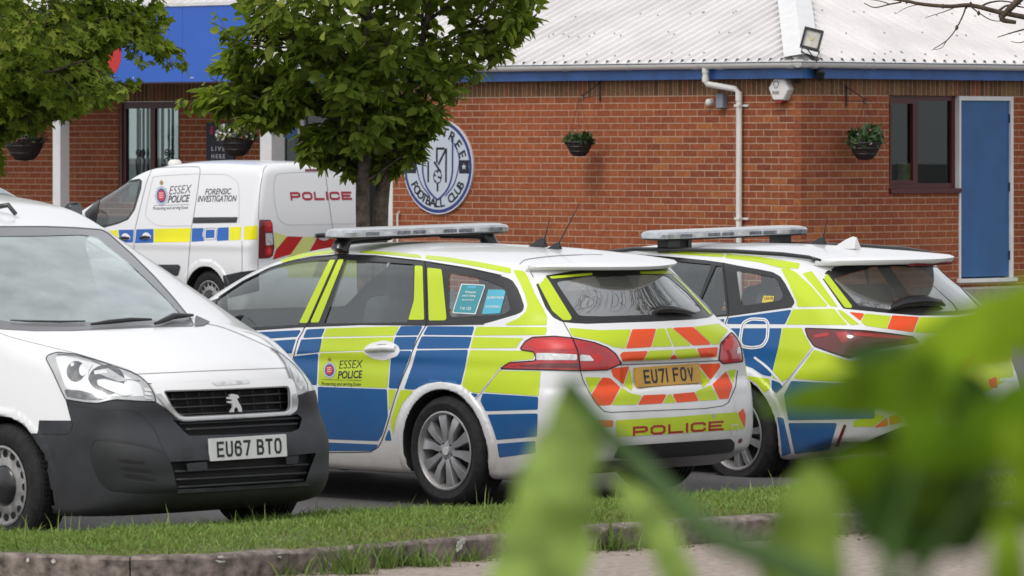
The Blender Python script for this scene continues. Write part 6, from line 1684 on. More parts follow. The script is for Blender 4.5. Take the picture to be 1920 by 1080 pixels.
# grille: painted surround, black opening, slats, emblem
GO = [(280.6, 721), (394.4, 717), (543, 711.4), (550, 721), (555, 749), (552.8, 771), (544.4, 778), (450, 784.4), (344.4, 790), (333, 786.4), (311, 765.6), (291.7, 743)]
GI = [(305.6, 735), (420, 731), (537.5, 726), (540, 738), (540, 765.6), (533, 772.5), (440, 777.5), (344.4, 782), (333, 778), (319.4, 760)]
GOf, GIf = fillet(GO, 5), fillet(GI, 5)
VAN.carve(GIf, False, 2, lambda V: V[:, 0] > 3); VAN.carve(fillet([(322, 786), (346, 812), (355, 818), (450, 815), (545, 811), (560, 805), (566, 785), (556, 776), (546, 780), (450, 787), (344, 792)], 3), False, 2, lambda V: V[:, 0] > 3)
LI = fillet([(318, 866), (392, 862.5), (537, 855), (592, 849), (583, 872), (572, 902.5), (450, 912), (333, 919.5), (326, 895)], 3)
VAN.carve(LI, False, 2, lambda V: V[:, 0] > 3)
BU = [(50, 813), (124.5, 814.6, 4), (135, 808), (137, 797), (129.7, 769), (124.5, 749), (160, 755), (183, 756.7), (201.7, 752.5), (218, 750), (260, 752.5), (292, 753.5), (311, 766), (333, 787), (344, 790.5), (450, 785), (545, 778.5), (553, 771), (556, 749), (554, 742), (564, 739), (576, 734), (600, 730), (660, 760), (660, 1010), (60, 1010)]
for c in VAN.carve(fillet(BU, 2), False, 2, lambda V: V[:, 0] > 2.6):
    bump = np_obj('front_bumper', c[0]+c[1]*.004, c[2], M_BUMP, VAN.root, N=c[1])
VAN.side = 'left'      # the side of the bumper away from the lens
_c, VAN.body = VAN.region(VAN.body, lambda P: poly_sd(P, [(300, 10), (300, 66), (327, 66.5), (335, 80), (400, 80), (400, 10)]), (300, 10, 400, 80), True, 1, keep=lambda V: (V[:, 0] > 2.6) & (V[:, 1] > .62))
for q in pieces_of(_c): np_obj('bumper_corner', q[0]+q[1]*.003, q[2], M_BUMP, VAN.root, N=q[1])
VAN.side = None
VAN.line('bumper_gap', [(56, 813), (124.5, 814.6), (133, 810), (137, 797), (129.7, 769), (124.5, 749)], 1.4, M_GAP, .005)
grl = VAN.piece('grille_backing', fillet([(296, 726), (548, 716), (570, 785), (564, 811), (545, 818), (352, 825), (314, 785)], 3), M_INTAKE, -.05, keep=lambda V: V[:, 0] > 3)
gs = VAN.piece('grille_surround', GOf, M_PAINT, .012, inner=GIf, sub=2); VAN.piece('grille_chrome', fillet([(290, 741), (300, 740), (322, 765), (336, 782), (346, 785), (440, 780.5), (535, 775.5), (544, 766), (545, 740), (552, 738), (555, 752), (552.5, 770), (544.4, 777.5), (450, 784), (344.4, 789.5), (333, 786), (311, 765)], 3), M_SILV, .0165, parent=gs, sub=2)
VAN.line('grille_lip', np.vstack([GIf, GIf[:1]]), 2.0, M_GAPS, .013, parent=gs)
VAN.piece('indicator_strip', fillet([(392, 719.5), (467, 715), (464, 721), (402, 725)], 2), M_CLRL, .0145, parent=gs)
def slat(pts, r, mat, off, nm='grille_slat', parent=None):
    P = []
    for p in pts:
        l, n = VAN.hit(*p)
        if l is not None: P.append(l+n*off)
    return P
def follow(pts, n=12): 
    q = np.array(pts, float); t = np.linspace(0, 1, n)[:, None]; return q[0]*(1-t)+q[-1]*t
def bars(rows, mat, r, off, nm):
    for a, b in rows:
        P = []
        for p in follow((a, b)):
            d = VAN.local_ray(*p); hitp = None
            lo, hi = None, None
            t0 = np.dot(np.array([3.5, 0, .7])-VAN.cam, d); ts = np.linspace(t0-.9, t0+.9, 181); Q = VAN.cam+ts[:, None]*d; f = van_F(Q[:, 0], Q[:, 1], Q[:, 2]); k = np.argmax(f < 0)
            if f[k] < 0: P.append(Q[k]+d*off)
        m = MB(); m.tube(P, r, 6); m.build(nm, mat, VAN.root, smooth=True)
bars([((312, 750), (539, 738)), ((322, 765), (540, 754)), ((335, 778), (536, 768))], M_TRIM, .007, .018, 'grille_slat')
for k in range(9): bars([((322+k*25, 735-k*.9), (330+k*24.5, 776-k*1.1))], M_BUMPD, .004, .03, 'grille_rib')
bars([((336, 795), (562, 784)), ((349, 806), (556, 795))], M_BUMPD, .008, .012, 'grille_slat')
lion = [(830, 650), (850, 643), (885, 650), (896, 668), (880, 676), (893, 702), (905, 722), (912, 740), (914, 764), (893, 764), (886, 740), (872, 730), (862, 744), (860, 766), (834, 766), (846, 748), (852, 730), (846, 706), (818, 704), (814, 692), (842, 692), (850, 682), (814, 676), (820, 664), (838, 664)]
m = MB(); c0 = VAN.hit(440, 752)[0] if VAN.hit(440, 752)[0] is not None else np.array((3.54, 0, .72))
def on_plane(px, py, x): return VAN.un(px, py, 0, x)
F_ = [on_plane(200+a/3.6, 560+b/3.6, 3.565) for a, b in lion]; B_ = [p-np.array((.012, 0, 0)) for p in F_]; n = len(F_)
m.add(F_+B_, [tuple(range(n))]+[(i, n+i, n+(i+1) % n, (i+1) % n) for i in range(n)]); m.build('lion_emblem', pm('emblem_silver', (0.70, 0.71, 0.72), .3, metal=.35), VAN.root)
# lower intake, fog panels, lip, plate
VAN.piece('lower_intake', fillet([(312, 858), (600, 840), (590, 875), (576, 908), (450, 918), (328, 926), (318, 895)], 3), M_INTAKE, -.045, keep=lambda V: V[:, 0] > 3)
bars([((325, 885), (578, 871)), ((329, 900), (575, 887)), ((331, 914), (570, 900))], M_BUMPD, .008, .012, 'intake_slat')
for q in ([(349, 869), (388, 866), (389, 881), (352, 884)], [(536, 856), (560, 854), (558, 869), (537, 871)]): VAN.piece('intake_block', q, M_BUMP, .002, keep=lambda V: V[:, 0] > 3)
bars([((331, 923), (577, 908))], M_BUMP, .013, .002, 'bumper_lip')
FP = fillet([(168.6, 831.5), (179, 825), (207.5, 825), (285, 838), (308.6, 847), (321.6, 875.6), (332, 922), (259, 923.6), (207.5, 919.7), (189, 904), (176, 875.6)], 5)
VAN.piece('fog_panel', FP, M_BUMPD, .0055, sub=2); VAN.line('fog_panel_edge', np.vstack([FP, FP[:1]]), 2.2, M_GAP, .005)
VAN.line('fog_panel_lip', spline([(172, 838), (180, 826), (208, 827), (285, 840), (307, 849)], 4), 2.0, M_BUMP, .008)
for a, b in (((217, 862), (275, 866)), ((220, 876), (289, 882)), ((226, 890), (293, 898))): VAN.piece('fog_slot', fillet([(a[0], a[1]), (a[0]+20, a[1]-1), (b[0], b[1]), (b[0]-6, b[1]+5), (a[0]+15, a[1]+6)], 2), M_INTAKE, .007); VAN.line('fog_slot_lip', [(a[0]+4, a[1]+9), (b[0]-6, b[1]+8)], 1.6, M_BUMP, .0075)
VAN.line('bumper_crease', spline([(140, 760), (200, 767), (252, 772), (285, 800), (305, 842)], 6), 2.5, M_BUMPD, .0048)
VAN.piece('tow_cover', fillet([(341, 843), (360, 839), (361, 857), (343, 860)], 2), M_BUMPD, .0055)
plate(VAN, ((393.4, 822.7), (535, 814.3), (536.5, 855), (396, 864.7)), 'EU67 BTO', M_PLATEW, (3.672, 0.004))
# bonnet lines, wipers, cowl
VAN.line('bonnet_gap', [(257, 701.7), (380, 696), (541.7, 690)], 0.9, M_GAPS); VAN.line('bonnet_gap', [(277.8, 719.7), (394.4, 716), (544.4, 710.5)], 1.3, M_GAP); VAN.line('bonnet_gap', spline([(257, 702), (230, 690), (150, 665), (90, 650), (20, 632), (-10, 620)], 5), 0.7, M_GAPS)
VAN.line('bonnet_gap', spline([(541, 690), (522, 662), (480, 640), (420, 615), (380, 606)], 4), 0.8, M_GAPS)
VAN.piece('cowl_corner', fillet([(364, 612.8), (366.7, 592), (394.4, 604.4), (381, 611.4)], 2), M_TRIM, .004)
wiper(VAN, ((170, 613), (203, 610.5), (245, 607), (283, 605)), [.006, .012, .012, .006], [.015, .02, .022, .018], 'windscreen_wiper'); wiper(VAN, ((290, 612), (305, 608), (323, 601), (345, 599), (360, 596)), [.008, .014, .018, .012, .008], [.015, .02, .024, .022, .015], 'windscreen_wiper')
wiper(VAN, ((20, 604), (60, 606), (110, 607), (160, 606)), [.004, .006, .006, .004], [.012, .012, .012, .012], 'windscreen_wiper')
# door and wing seams (side view)
def side_line(veh, nm, pts, w, mat, off=.0022, kp=None):
    veh.side = 'left'; veh.line(nm, pts, w, mat, off, both=True, keep=kp or (lambda V: V[:, 1] > .3)); veh.side = None
def van_sides(veh):
    side_line(veh, 'door_gap', spline([(124, 166), (119, 150), (115, 120), (113, 85), (112, 45), (118, 28)], 5), .5, M_GAPS)
    side_line(veh, 'door_gap', spline([(238, 116), (236, 90), (232, 60), (226, 30), (200, 24), (118, 27)], 5), .5, M_GAPS)
van_sides(VAN)
# cab interior and far door
M_CABGREY = pm('cab_trim', (0.10, 0.105, 0.11), 0.8)
for y in (.38, -.38): seat(VAN, 1.55, y, .62)
steering(VAN, 2.12, -.38, 1.02, .9)
m = MB(); m.box((2.15, -.70, .70), (2.75, .70, 1.03)); m.build('dashboard', M_CABGREY, VAN.root)
m = MB(); m.box((1.08, -.78, .35), (1.11, .78, 1.05)); m.build('bulkhead', M_CABGREY, VAN.root)
mirror(VAN, 2.16, .98, 1.20, sides=(-1,))
m = MB(); m.tube([(1.66, -.02, 1.55), (1.74, 0, 1.47)], .01, 6); m.box((1.72, -.11, 1.43), (1.745, .11, 1.50)); m.build('inside_mirror', M_DASH, VAN.root)
a0, an = VAN.hit(4, 402); m = MB()
if a0 is not None: m.tube([a0+np.array((-.06, -.04, .0)), a0+np.array((-.05, -.035, .035)), a0+np.array((.03, .02, .05)), a0+np.array((.07, .04, .0))], [.014, .016, .014, .012], 8)
m.build('roof_bracket', M_TRIM, VAN.root, auto=50)
for x, y, o in ((0, .865, 1), (0, -.865, -1), (2.728, .865, 1), (2.728, -.865, -1)): wheel(VAN, x, y, .317, .204, .195, 'steel', 0.0, o)
m = MB(); m.box((2.9, -.45, .175), (3.30, .45, .22)); m.build('engine_tray', M_INTAKE, VAN.root)
VAN.wells((0, 2.728), .317, .352); VAN.finish('body_shell', M_PAINT)

# the forensic van: same body, livery and rear doors
FV = Vehicle(132.5, (0, .84, .317), 392, 562, 176, (0, -.003))
FV.begin('forensic_van', 'white police forensic investigation van with red chevron rear doors in front of the porch', 'police van')
FV.shell(van_F, (-.85, -1.0, .1), (3.78, 1.0, 1.86), .024)
left = lambda V: V[:, 1] > .25
rear = lambda V: V[:, 0] < -.3
FSW = fillet([(159, 398), (185.3, 372), (210, 352), (237.6, 338.4), (262, 334.7, 3), (266.5, 339), (265, 353.8), (253, 393.7), (240.6, 412), (222, 420), (194.5, 427.5), (172, 419), (160, 407)], 2)
FV.carve(FSW, True, 1, left)
glazing(FV, FSW, [fillet([(183, 377), (211, 354.5), (238, 341), (260, 338), (262, 341), (250, 391), (238, 409.5), (220, 416.5), (194, 423), (178, 418)], 2)], M_GLASS, left)
FV.line('quarter_bar', [(186, 372), (177, 418)], 2.2, M_TRIM, .001, keep=left)
M_PT = M_PAINT
vv = lambda pts, mt, off=.002, kp=left, nm='vinyl_block', r=.8: FV.piece(nm, fillet([tuple(p) for p in pts], r), mt, off, keep=kp, sub=2)
for p in ([(205, 433), (221.5, 431.5), (222, 446), (212, 440)], [(289.8, 429), (359, 427.5), (356.8, 453.6), (288.3, 454.6)], [(431, 426), (452, 425), (451, 449.6), (429.6, 451)], [(458, 424.4), (482.5, 423), (482.5, 449), (457.3, 450)]): vv(p, M_VY2, nm='yellow_vinyl')
for p in ([(222.5, 431), (251, 430.6), (249.5, 455), (236, 455), (224, 448)], [(256, 430), (288, 429.4), (287.7, 455), (253, 455.8)], [(360.5, 428), (382, 427.5), (379.5, 440), (383.5, 452), (359, 453.6)], [(408, 427), (429, 426), (428.7, 450.6), (406.6, 452)], [(386, 431), (402.5, 430.6), (402, 446), (385.5, 446.6)]): vv(p, M_VB2, nm='blue_vinyl')
FF = fillet([(382.5, 428.5), (406, 427.5), (405.5, 449.5), (383, 450)], 5); FV.line('fuel_flap_gap', np.vstack([FF, FF[:1]]), .8, M_GAPS, .003, keep=left)
for a, b in ((224, 448), (263, 446.5)):
    FV.piece('handle_scoop', fillet([(a+2, b-2), (a+7, b-10), (a+14, b-11), (a+21, b-4), (a+20, b+2), (a+4, b+2)], 3), M_PAINTD, .003, keep=left)
    p0, n0 = FV.hit(a, b); p1, _ = FV.hit(a+19, b-1); m = MB(); m.tube([p0+n0*.006, p0*.6+p1*.4+n0*.03, p0*.3+p1*.7+n0*.03, p1+n0*.006], [.012, .016, .016, .012], 8); m.build('door_handle', M_TRIM, FV.root, auto=50)
vv([(362, 407.5), (446, 407), (444, 417.7), (362, 419)], M_TRIM, .003, nm='slider_rail'); FV.line('slider_groove', [(364, 415), (443, 414)], 1.2, M_GAP, .004, keep=left)
vv([(240, 496.5), (336, 496), (339, 500), (334, 516.6), (240, 518)], M_TRIM, .008, nm='rub_strip', r=3)
vv([(418, 517), (452, 509.5), (484, 506), (486, 545), (425, 560)], M_BUMPD, .004, nm='rear_bumper_side')
sl = lambda nm, pts, w=.9, mt=None: FV.line(nm, spline(pts, 5), w, mt or M_GAPS, .0022, keep=lambda V: (V[:, 1] > .25) | (V[:, 0] < -.3))
sl('door_gap', [(283.7, 320), (274.4, 344.5), (265, 381), (257.5, 412), (253, 433.7), (251.4, 464), (250, 520)]); sl('door_gap', [(283.7, 318), (300, 314.5), (340, 313), (368, 313), (375, 317), (372.8, 341.5), (363.6, 403), (359, 427.5), (356, 464), (351, 526)])
sl('panel_emboss_shade', [(359, 423), (310, 424), (290, 420), (277, 410), (273, 400), (280, 362), (286, 338), (292, 331), (330, 328), (372, 326)], 1.1, pm('panel_shade', (0.55, 0.55, 0.57), .4)); sl('panel_emboss_shade', [(376, 326.7), (410, 326.7), (425, 328), (440, 337), (448, 352), (448, 418)], 1.1, bpy.data.materials['panel_shade'])  # flat grey lines paint the shade along the pressed panel edges
sl('panel_gap', [(454, 452), (454, 520)], .8); sl('rear_corner_gap', [(500, 311.5), (495, 317), (490, 340), (486, 375), (484.5, 412)], 1.0); sl('rear_corner_gap', [(483.5, 485), (483.5, 520)], 1.0)
sl('rear_door_gap', [(608, 306), (613, 350), (621.7, 415), (629, 464), (632, 500)], .9)
sl('door_emboss_shade', [(628, 420), (560, 421.5), (535.7, 420), (522, 408), (515, 380), (513, 350), (516, 333), (524, 326), (560, 323), (608, 323)], 1.1, bpy.data.materials['panel_shade']); sl('door_emboss_shade', [(612, 323), (650, 323)], 1.0, bpy.data.materials['panel_shade']); sl('door_emboss_shade', [(625, 420), (690, 419)], 1.0, bpy.data.materials['panel_shade'])  # pressed door edges drawn as painted shade lines
FL = fillet([(485.6, 412), (506.5, 412), (510, 418), (514, 464), (511, 480), (503.4, 484), (484, 485)], 2)
fl_ = FV.piece('tail_lamp', FL, M_REDD, .006, sub=2); 
for nm, pts, mt in (('lamp_red', ell(503, 420, 5, 6), M_CRR), ('lamp_clear', fillet([(497, 437), (510, 437), (511.5, 459), (498, 460)], 2), M_CLRL), ('lamp_red', ell(503, 470.5, 7.5, 10), M_REDL), ('lamp_red', ell(504, 471, 4, 5.5), M_CRR), ('lamp_red', fillet([(494, 415), (508, 414), (509.5, 434), (496, 435)], 3), M_REDL)): FV.piece(nm, pts, mt, .0075 if nm == 'lamp_clear' or mt is M_REDL else .0085, parent=fl_, sub=2)
vv([(571.6, 317), (603, 317), (603, 321.5), (571.6, 321.8)], M_REDD, .004, rear, 'brake_lamp', 1)
for p, mt in (([(514.8, 435), (538.7, 443), (517.8, 467.5), (515, 462)], M_VYP), ([(538.7, 443), (568, 444), (545, 476.7), (511.5, 487), (517, 469)], M_VR), ([(569, 444), (594, 444.4), (582, 465), (540, 505), (520, 500), (545, 477)], M_VYP), ([(595, 445), (629.4, 444.4), (629, 480), (575, 482), (583, 466)], M_VR), ([(632, 444.5), (668, 445), (668, 470), (632, 470)], M_VYP), ([(668, 445), (700, 445), (700, 470), (668, 470)], M_VR)): vv(p, mt, .002, rear, 'chevron_vinyl', .3)
for p, mt in (([(540, 505), (582, 466), (575, 483), (630, 481), (632, 520), (540, 520)], M_VYP), ([(632, 471), (700, 471), (700, 520), (634, 520)], M_VYP), ([(600, 483), (630, 482), (632, 520), (585, 520)], M_VR)): vv(p, mt, .0022, rear, 'chevron_vinyl', .3)
FV.piece('handle_scoop', ell(607, 444, 11, 7), M_PAINT, .003, keep=rear); p0, n0 = FV.hit(591, 441.5); p1, _ = FV.hit(621, 440); m = MB(); m.tube([p0+n0*.01, p0*.7+p1*.3+n0*.04, p0*.3+p1*.7+n0*.04, p1+n0*.01], [.02, .024, .024, .018], 8); m.build('door_handle', M_TRIM, FV.root, auto=50)
FV.text('police_lettering', 'ESSEX', ((317, 365), (358, 361.5), (319, 349)), M_TXTG, -.008, .15); FV.text('police_lettering', 'POLICE', ((314.5, 380), (354.5, 378), (316.5, 367)), M_TXTG, .022, .15); FV.text('police_lettering', 'Protecting and serving Essex', ((287, 393.5), (353, 391.5), (287.5, 387.5)), M_TXTG, 0, .1); FV.line('lettering_rule', [(289, 385.5), (355, 383.5)], .6, M_TXTG, .003)
FV.text('forensic_lettering', 'FORENSIC', ((384.5, 365), (433, 364), (386, 354)), M_TXTG, .012, .15); FV.text('forensic_lettering', 'INVESTIGATION', ((370.5, 378.5), (443, 377.5), (372, 367)), M_TXTG, .012, .15)
crest.slope = -.03; crest(FV, 303, 364, 50, 27)
wide_police(FV, (545, 376), (660, 375), (543, 360), M_TXTR2, .27)
bpos = FV.un(328, 309, 1, 0.0); m = MB(); m.lathe([(0, .06), (.05, .055), (.075, .03), (.078, -.02), (.06, -.03)], (float(bpos[0]), 0, float(bpos[2])), 'z', 20); m.build('roof_beacon', M_WHITE_PL, FV.root, smooth=True)
for x, y, o in ((0, .84, 1), (0, -.84, -1), (2.728, .84, 1), (2.728, -.84, -1)): wheel(FV, x, y, .317, .204, .195, 'steel', 0.0, o)
mirror(FV, 2.16, .98, 1.20); seat(FV, 1.55, .38, .62); seat(FV, 1.55, -.38, .62)
m = MB(); m.box((2.15, -.70, .70), (2.75, .70, 1.05)); m.build('dashboard', M_CABGREY, FV.root)
front_screen(FV, [(-66, 113), (66, 113), (54, 158), (-54, 158)])
m = MB(); m.box((1.05, -.60, .35), (1.08, .60, 1.55)); m.build('bulkhead', M_DASH, FV.root)
FV.wells((0, 2.728), .317, .352); FV.finish('body_shell', M_PAINTD)

# a dark blue van, all but hidden behind the white one
BV = Vehicle(-42, (2.25, 0, 1.42), 24, 408, 237, (0, -.003))
BV.begin('panel_van', 'dark blue van mostly hidden behind the white van at the left edge', 'van')
M_BLUEP = pm('dark_blue_paint', (0.010, 0.022, 0.085), .25, coat=.8, back=(.03, .03, .032))
BV.shell(van_F, (-.85, -1.0, .1), (3.78, 1.0, 1.86), .045)
cab_windows(BV); front_screen(BV, [(-66, 113), (66, 113), (54, 158), (-54, 158)])
for x, y, o in ((0, .865, 1), (0, -.865, -1), (2.728, .865, 1), (2.728, -.865, -1)): wheel(BV, x, y, .317, .204, .195, 'steel', 0.0, o)
BV.wells((0, 2.728), .317, .352); BV.finish('body_shell', M_BLUEP)

# ------------------------------------------------------------------ second police estate, behind the blurred leaves
H_XR = cubic([.10, .18, .26, .36, .50, .62, .72, .85, .93, .99, 1.03, 1.33, 1.5], [-.78, -.88, -.97, -1.02, -1.03, -1.00, -.965, -.985, -.985, -.965, -.93, -.62, -.48])
H_ZR = cubic([-1.0, -.8, -.4, 0, .5, 1.0, 1.5, 1.85, 2.2, 2.7, 3.0, 3.4, 3.6], [1.365, 1.388, 1.418, 1.437, 1.452, 1.452, 1.432, 1.37, 1.24, 1.04, .96, .88, .70])
def hatch_F(x, y, z):
    ay = np.abs(y)
    wb = .888-.06*((z-.56)/.5)**2-.5*np.clip(.30-z, 0, 1)**2-.10*np.clip((.1-x)/1.1, 0, 2)**2-.13*np.clip((x-2.3)/1.3, 0, 2)**2
    wb = wb+.020*np.exp(-((z-.90)/.05)**2)*sstep((.9-x)/.8)-.014*np.exp(-((z-.78)/.06)**2)
    wg = .815-.42*(z-1.0)-.13*np.clip((.5-x)/1.3, 0, 2)**2-.10*np.clip((x-1.6)/1.2, 0, 2)**2
    W = smin(wb, wg, .045)+ring_bump(x, z, 0, .318, .35, .42, .014)+ring_bump(x, z, 2.70, .318, .35, .42, .014)
    F = smax(ay-W, H_XR(z)+(.17+.28*sstep((z-.90)/.16)+.42*sstep((z-1.04)/.30))*y*y+.12*ay**4-x, .13); F = smax(F, x-(3.58-.22*y*y), .2)
    zr = H_ZR(x+.20*y*y*sstep((x-1.4)/.6))-.055*(ay/.6)**2.4
    F = smax(F, z-zr, .09); F = smax(F, .165+.12*sstep((-.35-x)/.45)-z, .05)
    F = arch_cut(F, x, y, z, 0, .318, .35); return arch_cut(F, x, y, z, 2.70, .318, .35)
PE = Vehicle(132.5, (0, .88, .318), 1379, 813, 305)
PE.begin('police_car', 'police estate car with black roof rails and a white shark fin antenna', 'police car', 'police estate cars parked nose in')
PE.shell(hatch_F, (-1.15, -1.0, .1), (3.7, 1.0, 1.54), .02)
spoiler(PE, lambda x, y: H_ZR(np.array([x]))[0]-.055*(abs(y)/.6)**2.4, 0.525, -.30, -.87, 1.3, .028, -.60, M_PAINT)
PDLO = fillet([(1185, 476), (1200, 477), (1261, 481.5), (1322, 487.6), (1358, 492.7), (1393.5, 499.8), (1424, 505), (1448.5, 510), (1463, 518), (1473, 532.4), (1489, 563), (1490, 569), (1485, 575), (1434, 582), (1367, 591.5), (1342.6, 592.5), (1290, 596), (1180, 600), (1050, 604), (980, 606), (1040, 530), (1110, 490)], 3)
kz = lambda V: V[:, 1] > .30
PE.carve(PDLO, keep=kz)
P1 = fillet([(1207, 484), (1334, 496), (1308, 566), (1230, 590), (1180, 592)], 3); P2 = fillet([(1342, 498), (1353, 499), (1362, 588), (1342, 591), (1313, 565)], 2); P3 = fillet([(1381, 508), (1450.6, 520), (1457, 526), (1469, 554.8), (1463, 563), (1396, 573), (1389.5, 569)], 5); P0 = fillet([(1100, 496), (1185, 483), (1150, 594), (1010, 600)], 3)
glazing(PE, PDLO, [P1, P2, P3, P0], M_GLASS, kz)
kr = lambda V: (V[:, 0] < -.42) & (V[:, 2] < 1.37)
PRW = fillet([(1530, 505), (1581, 579), (1624, 583), (1673, 588), (1724, 592), (1791, 591), (1856, 582), (1813, 538), (1769, 505.6), (1740, 490), (1640, 490)], 4)
PE.carve(PRW, False, 1, kr)
PRG = fillet([(1562, 522), (1610, 573), (1673, 581), (1724, 584), (1791, 583), (1838, 577), (1800, 536), (1760, 500), (1640, 500)], 6)
PE.piece('rear_screen_border', PRW, M_TRIM, 0, inner=PRG, keep=kr, sub=2); PE.piece('rear_screen', PRG, M_PRIV, -.003, keep=kr)
for p in ([(1200, 465), (1230.6, 464.8), (1295.7, 470), (1359, 474), (1355, 482.5), (1261, 476.4), (1200, 471.3), (1130, 470), (1130, 466)], [(1361, 475), (1424, 481.5), (1500, 494), (1497, 504), (1460.7, 502), (1424, 492), (1359, 483.5)], [(1464, 504), (1478, 503), (1493, 511), (1520, 535.6), (1551, 571), (1552, 575), (1497, 575.5), (1493, 572), (1494, 566), (1478, 530)], [(1504, 513), (1522, 508), (1534, 524), (1571, 575.6), (1556.7, 574.4), (1524, 535.6)], [(1487, 580), (1564, 579), (1576, 594), (1590, 609.5), (1474, 608.5)], [(1570, 580), (1580, 583), (1612, 608.5), (1595, 610), (1577, 592)],
    [(1467.4, 615), (1504, 615), (1507, 624), (1522, 651), (1478, 710), (1466, 716), (1447, 707.4), (1460.5, 648)], [(1526.7, 655.6), (1557, 665), (1592, 677), (1640, 672), (1640, 718), (1557.8, 714.8), (1487, 710)], [(1395, 704), (1442, 710), (1445, 728), (1433, 737), (1418.5, 719)]): PE.piece('yellow_vinyl', fillet(p, 1.5), M_VY, keep=lambda V: V[:, 1] > .2)
for p in ([(1366, 596), (1430, 588), (1485, 580.5), (1478, 595), (1472, 608), (1363, 607.5)], [(1359, 598), (1356, 607.5), (1345, 606), (1349, 599)], [(1369, 615.6), (1466, 615.4), (1460, 648), (1446, 706), (1430, 703), (1410, 690), (1392, 684), (1386, 640)], [(1484, 714), (1640, 722), (1640, 785), (1478, 788), (1470, 740)], [(1447, 712), (1465, 719), (1468, 726), (1455, 737), (1447, 730)],
    [(1478, 793), (1570, 793), (1555, 843.7), (1490, 851)], [(1457, 781.5), (1469, 784), (1484, 849.6), (1467, 855.6), (1462, 810)], [(1270, 606), (1340, 607), (1345, 700), (1270, 700)]): PE.piece('blue_vinyl', fillet(p, 1.5), M_VB, keep=lambda V: V[:, 1] > .2)
PE.piece('yellow_vinyl', fillet([(1538, 514), (1552, 514.4), (1597.8, 574.4), (1596, 578), (1584, 577)], 2), M_VY, .002, keep=kr)
ko = lambda V: V[:, 0] < -.5
for p in ([(1592, 585), (1621, 588), (1613, 602)], [(1673, 591.5), (1723, 594.5), (1712, 623), (1663, 616.7)], [(1803, 607.8), (1831, 635.6), (1806.7, 637.8)], [(1638, 802), (1663, 782), (1665, 798)], [(1666, 781), (1690, 776), (1690, 792), (1668, 797)], [(1853, 712), (1868, 706), (1870, 728), (1856, 726)], [(1770, 690), (1815, 660), (1835, 660), (1790, 720)]): PE.piece('orange_vinyl', fillet(p, .6), M_VO, .0017, keep=ko)
for p in ([(1622, 588), (1671, 593), (1662, 616.7), (1622, 611), (1614.4, 603)], [(1724, 595), (1795, 595), (1845, 586), (1836, 632), (1808, 606), (1800, 626), (1714, 623.5)], [(1720, 650), (1800, 645), (1905, 640), (1900, 705), (1850, 735), (1730, 730)], [(1600, 800), (1637, 800), (1660, 782), (1640, 776), (1600, 790)]): PE.piece('yellow_vinyl', fillet(p, 1), M_VY, .0014, keep=ko)
PF = fillet([(1393, 606), (1409, 598), (1436, 599.5), (1441, 608), (1439, 636), (1430, 649.5), (1410, 652.5), (1392, 649.5), (1387.5, 640)], 7); PE.line('fuel_flap_edge', np.vstack([PF, PF[:1]]), 6, M_PAINT, .003); PE.line('fuel_flap_gap', np.vstack([PF, PF[:1]]), 1.2, M_GAPS, .0035)
PE.line('body_crease', spline([(1416, 671), (1440, 690), (1469, 722)], 5), 4.5, M_PAINT, .003); PE.line('bumper_gap', spline([(1525, 653), (1500, 685), (1475, 716), (1455, 737)], 4), .9, M_GAPS, .0035)
PE.line('door_gap', [(1356, 493), (1364, 560), (1366, 592), (1358, 612), (1340, 660)], 1.6, M_GAP, .002, keep=kz); PE.line('window_seal', [(1290, 597), (1342, 593.5), (1367, 592), (1434, 582.6), (1485, 575.6)], 1.6, M_RUB, .003, keep=kz)
PL = fillet([(1510, 616), (1547, 617), (1622, 621), (1669, 626), (1711, 631), (1722, 642), (1690, 646), (1640, 655), (1592, 671), (1557, 660), (1527, 649), (1515, 632)], 3)
pl = PE.piece('tail_lamp', PL, M_REDD, .005, sub=2); PE.line('lamp_edge', np.vstack([PL, PL[:1]]), 2, M_GAP, .0055, parent=pl)
for q in ([(1525, 629), (1555, 623), (1556, 630), (1530, 634)], [(1568, 624), (1590, 623), (1590, 640), (1580, 645)], [(1600, 624), (1700, 631), (1690, 636), (1600, 630)]): PE.piece('lamp_inner', fillet(q, 2), M_REDL, .0065, parent=pl)  # red glints painted as brighter patches on the dark lens
PE.piece('reflector', [(1582, 796), (1588, 796), (1572, 837), (1566, 837)], M_REDD, .003)
em, en = PE.hit(1803, 624)
if em is not None:
    m = MB(); ring_ = [em+np.array((-.008, .055*math.cos(a), .04*math.sin(a))) for a in np.linspace(0, 2*math.pi, 25)[:-1]]; m.tube(ring_, .006, 6, closed=True); m.tube([em+np.array((-.008, .03*math.cos(a), .04*math.sin(a)*.6+.01)) for a in np.linspace(0, 2*math.pi, 17)[:-1]], .004, 5, closed=True); m.build('round_emblem', M_CHROME, PE.root, smooth=True)
PE.text('badge_lettering', 'HYBRID', ((1874, 716), (1903, 715), (1874, 709.5)), M_CHROME, .03) if PE.hit(1890, 712)[0] is not None else None
PE.piece('bumper_valance', fillet([(1582, 846), (1640, 820), (1690, 800), (1800, 800), (1800, 860), (1640, 865), (1590, 856)], 4), M_TRIM, .004, keep=ko)
sp_b = PE.un(1688, 495, 0, -.80); m = MB(); m.box((-.85, -.17, 1.337), (-.80, .17, 1.352)); m.build('brake_lamp', M_REDD, PE.root)
wiper(PE, ((1668, 581), (1691, 574), (1724, 571), (1758, 572), (1770, 575)), [.014, .03, .034, .024, .008], [.014, .03, .034, .024, .012])
PE.piece('window_notice', [(1431, 553.8), (1451.6, 554.8), (1448.5, 568), (1428, 567)], M_YPAP, -.003, keep=kz); PE.piece('window_notice', [(1425, 569), (1449.5, 570), (1448, 576.5), (1424, 576.5)], M_GPAP, -.003, keep=kz)
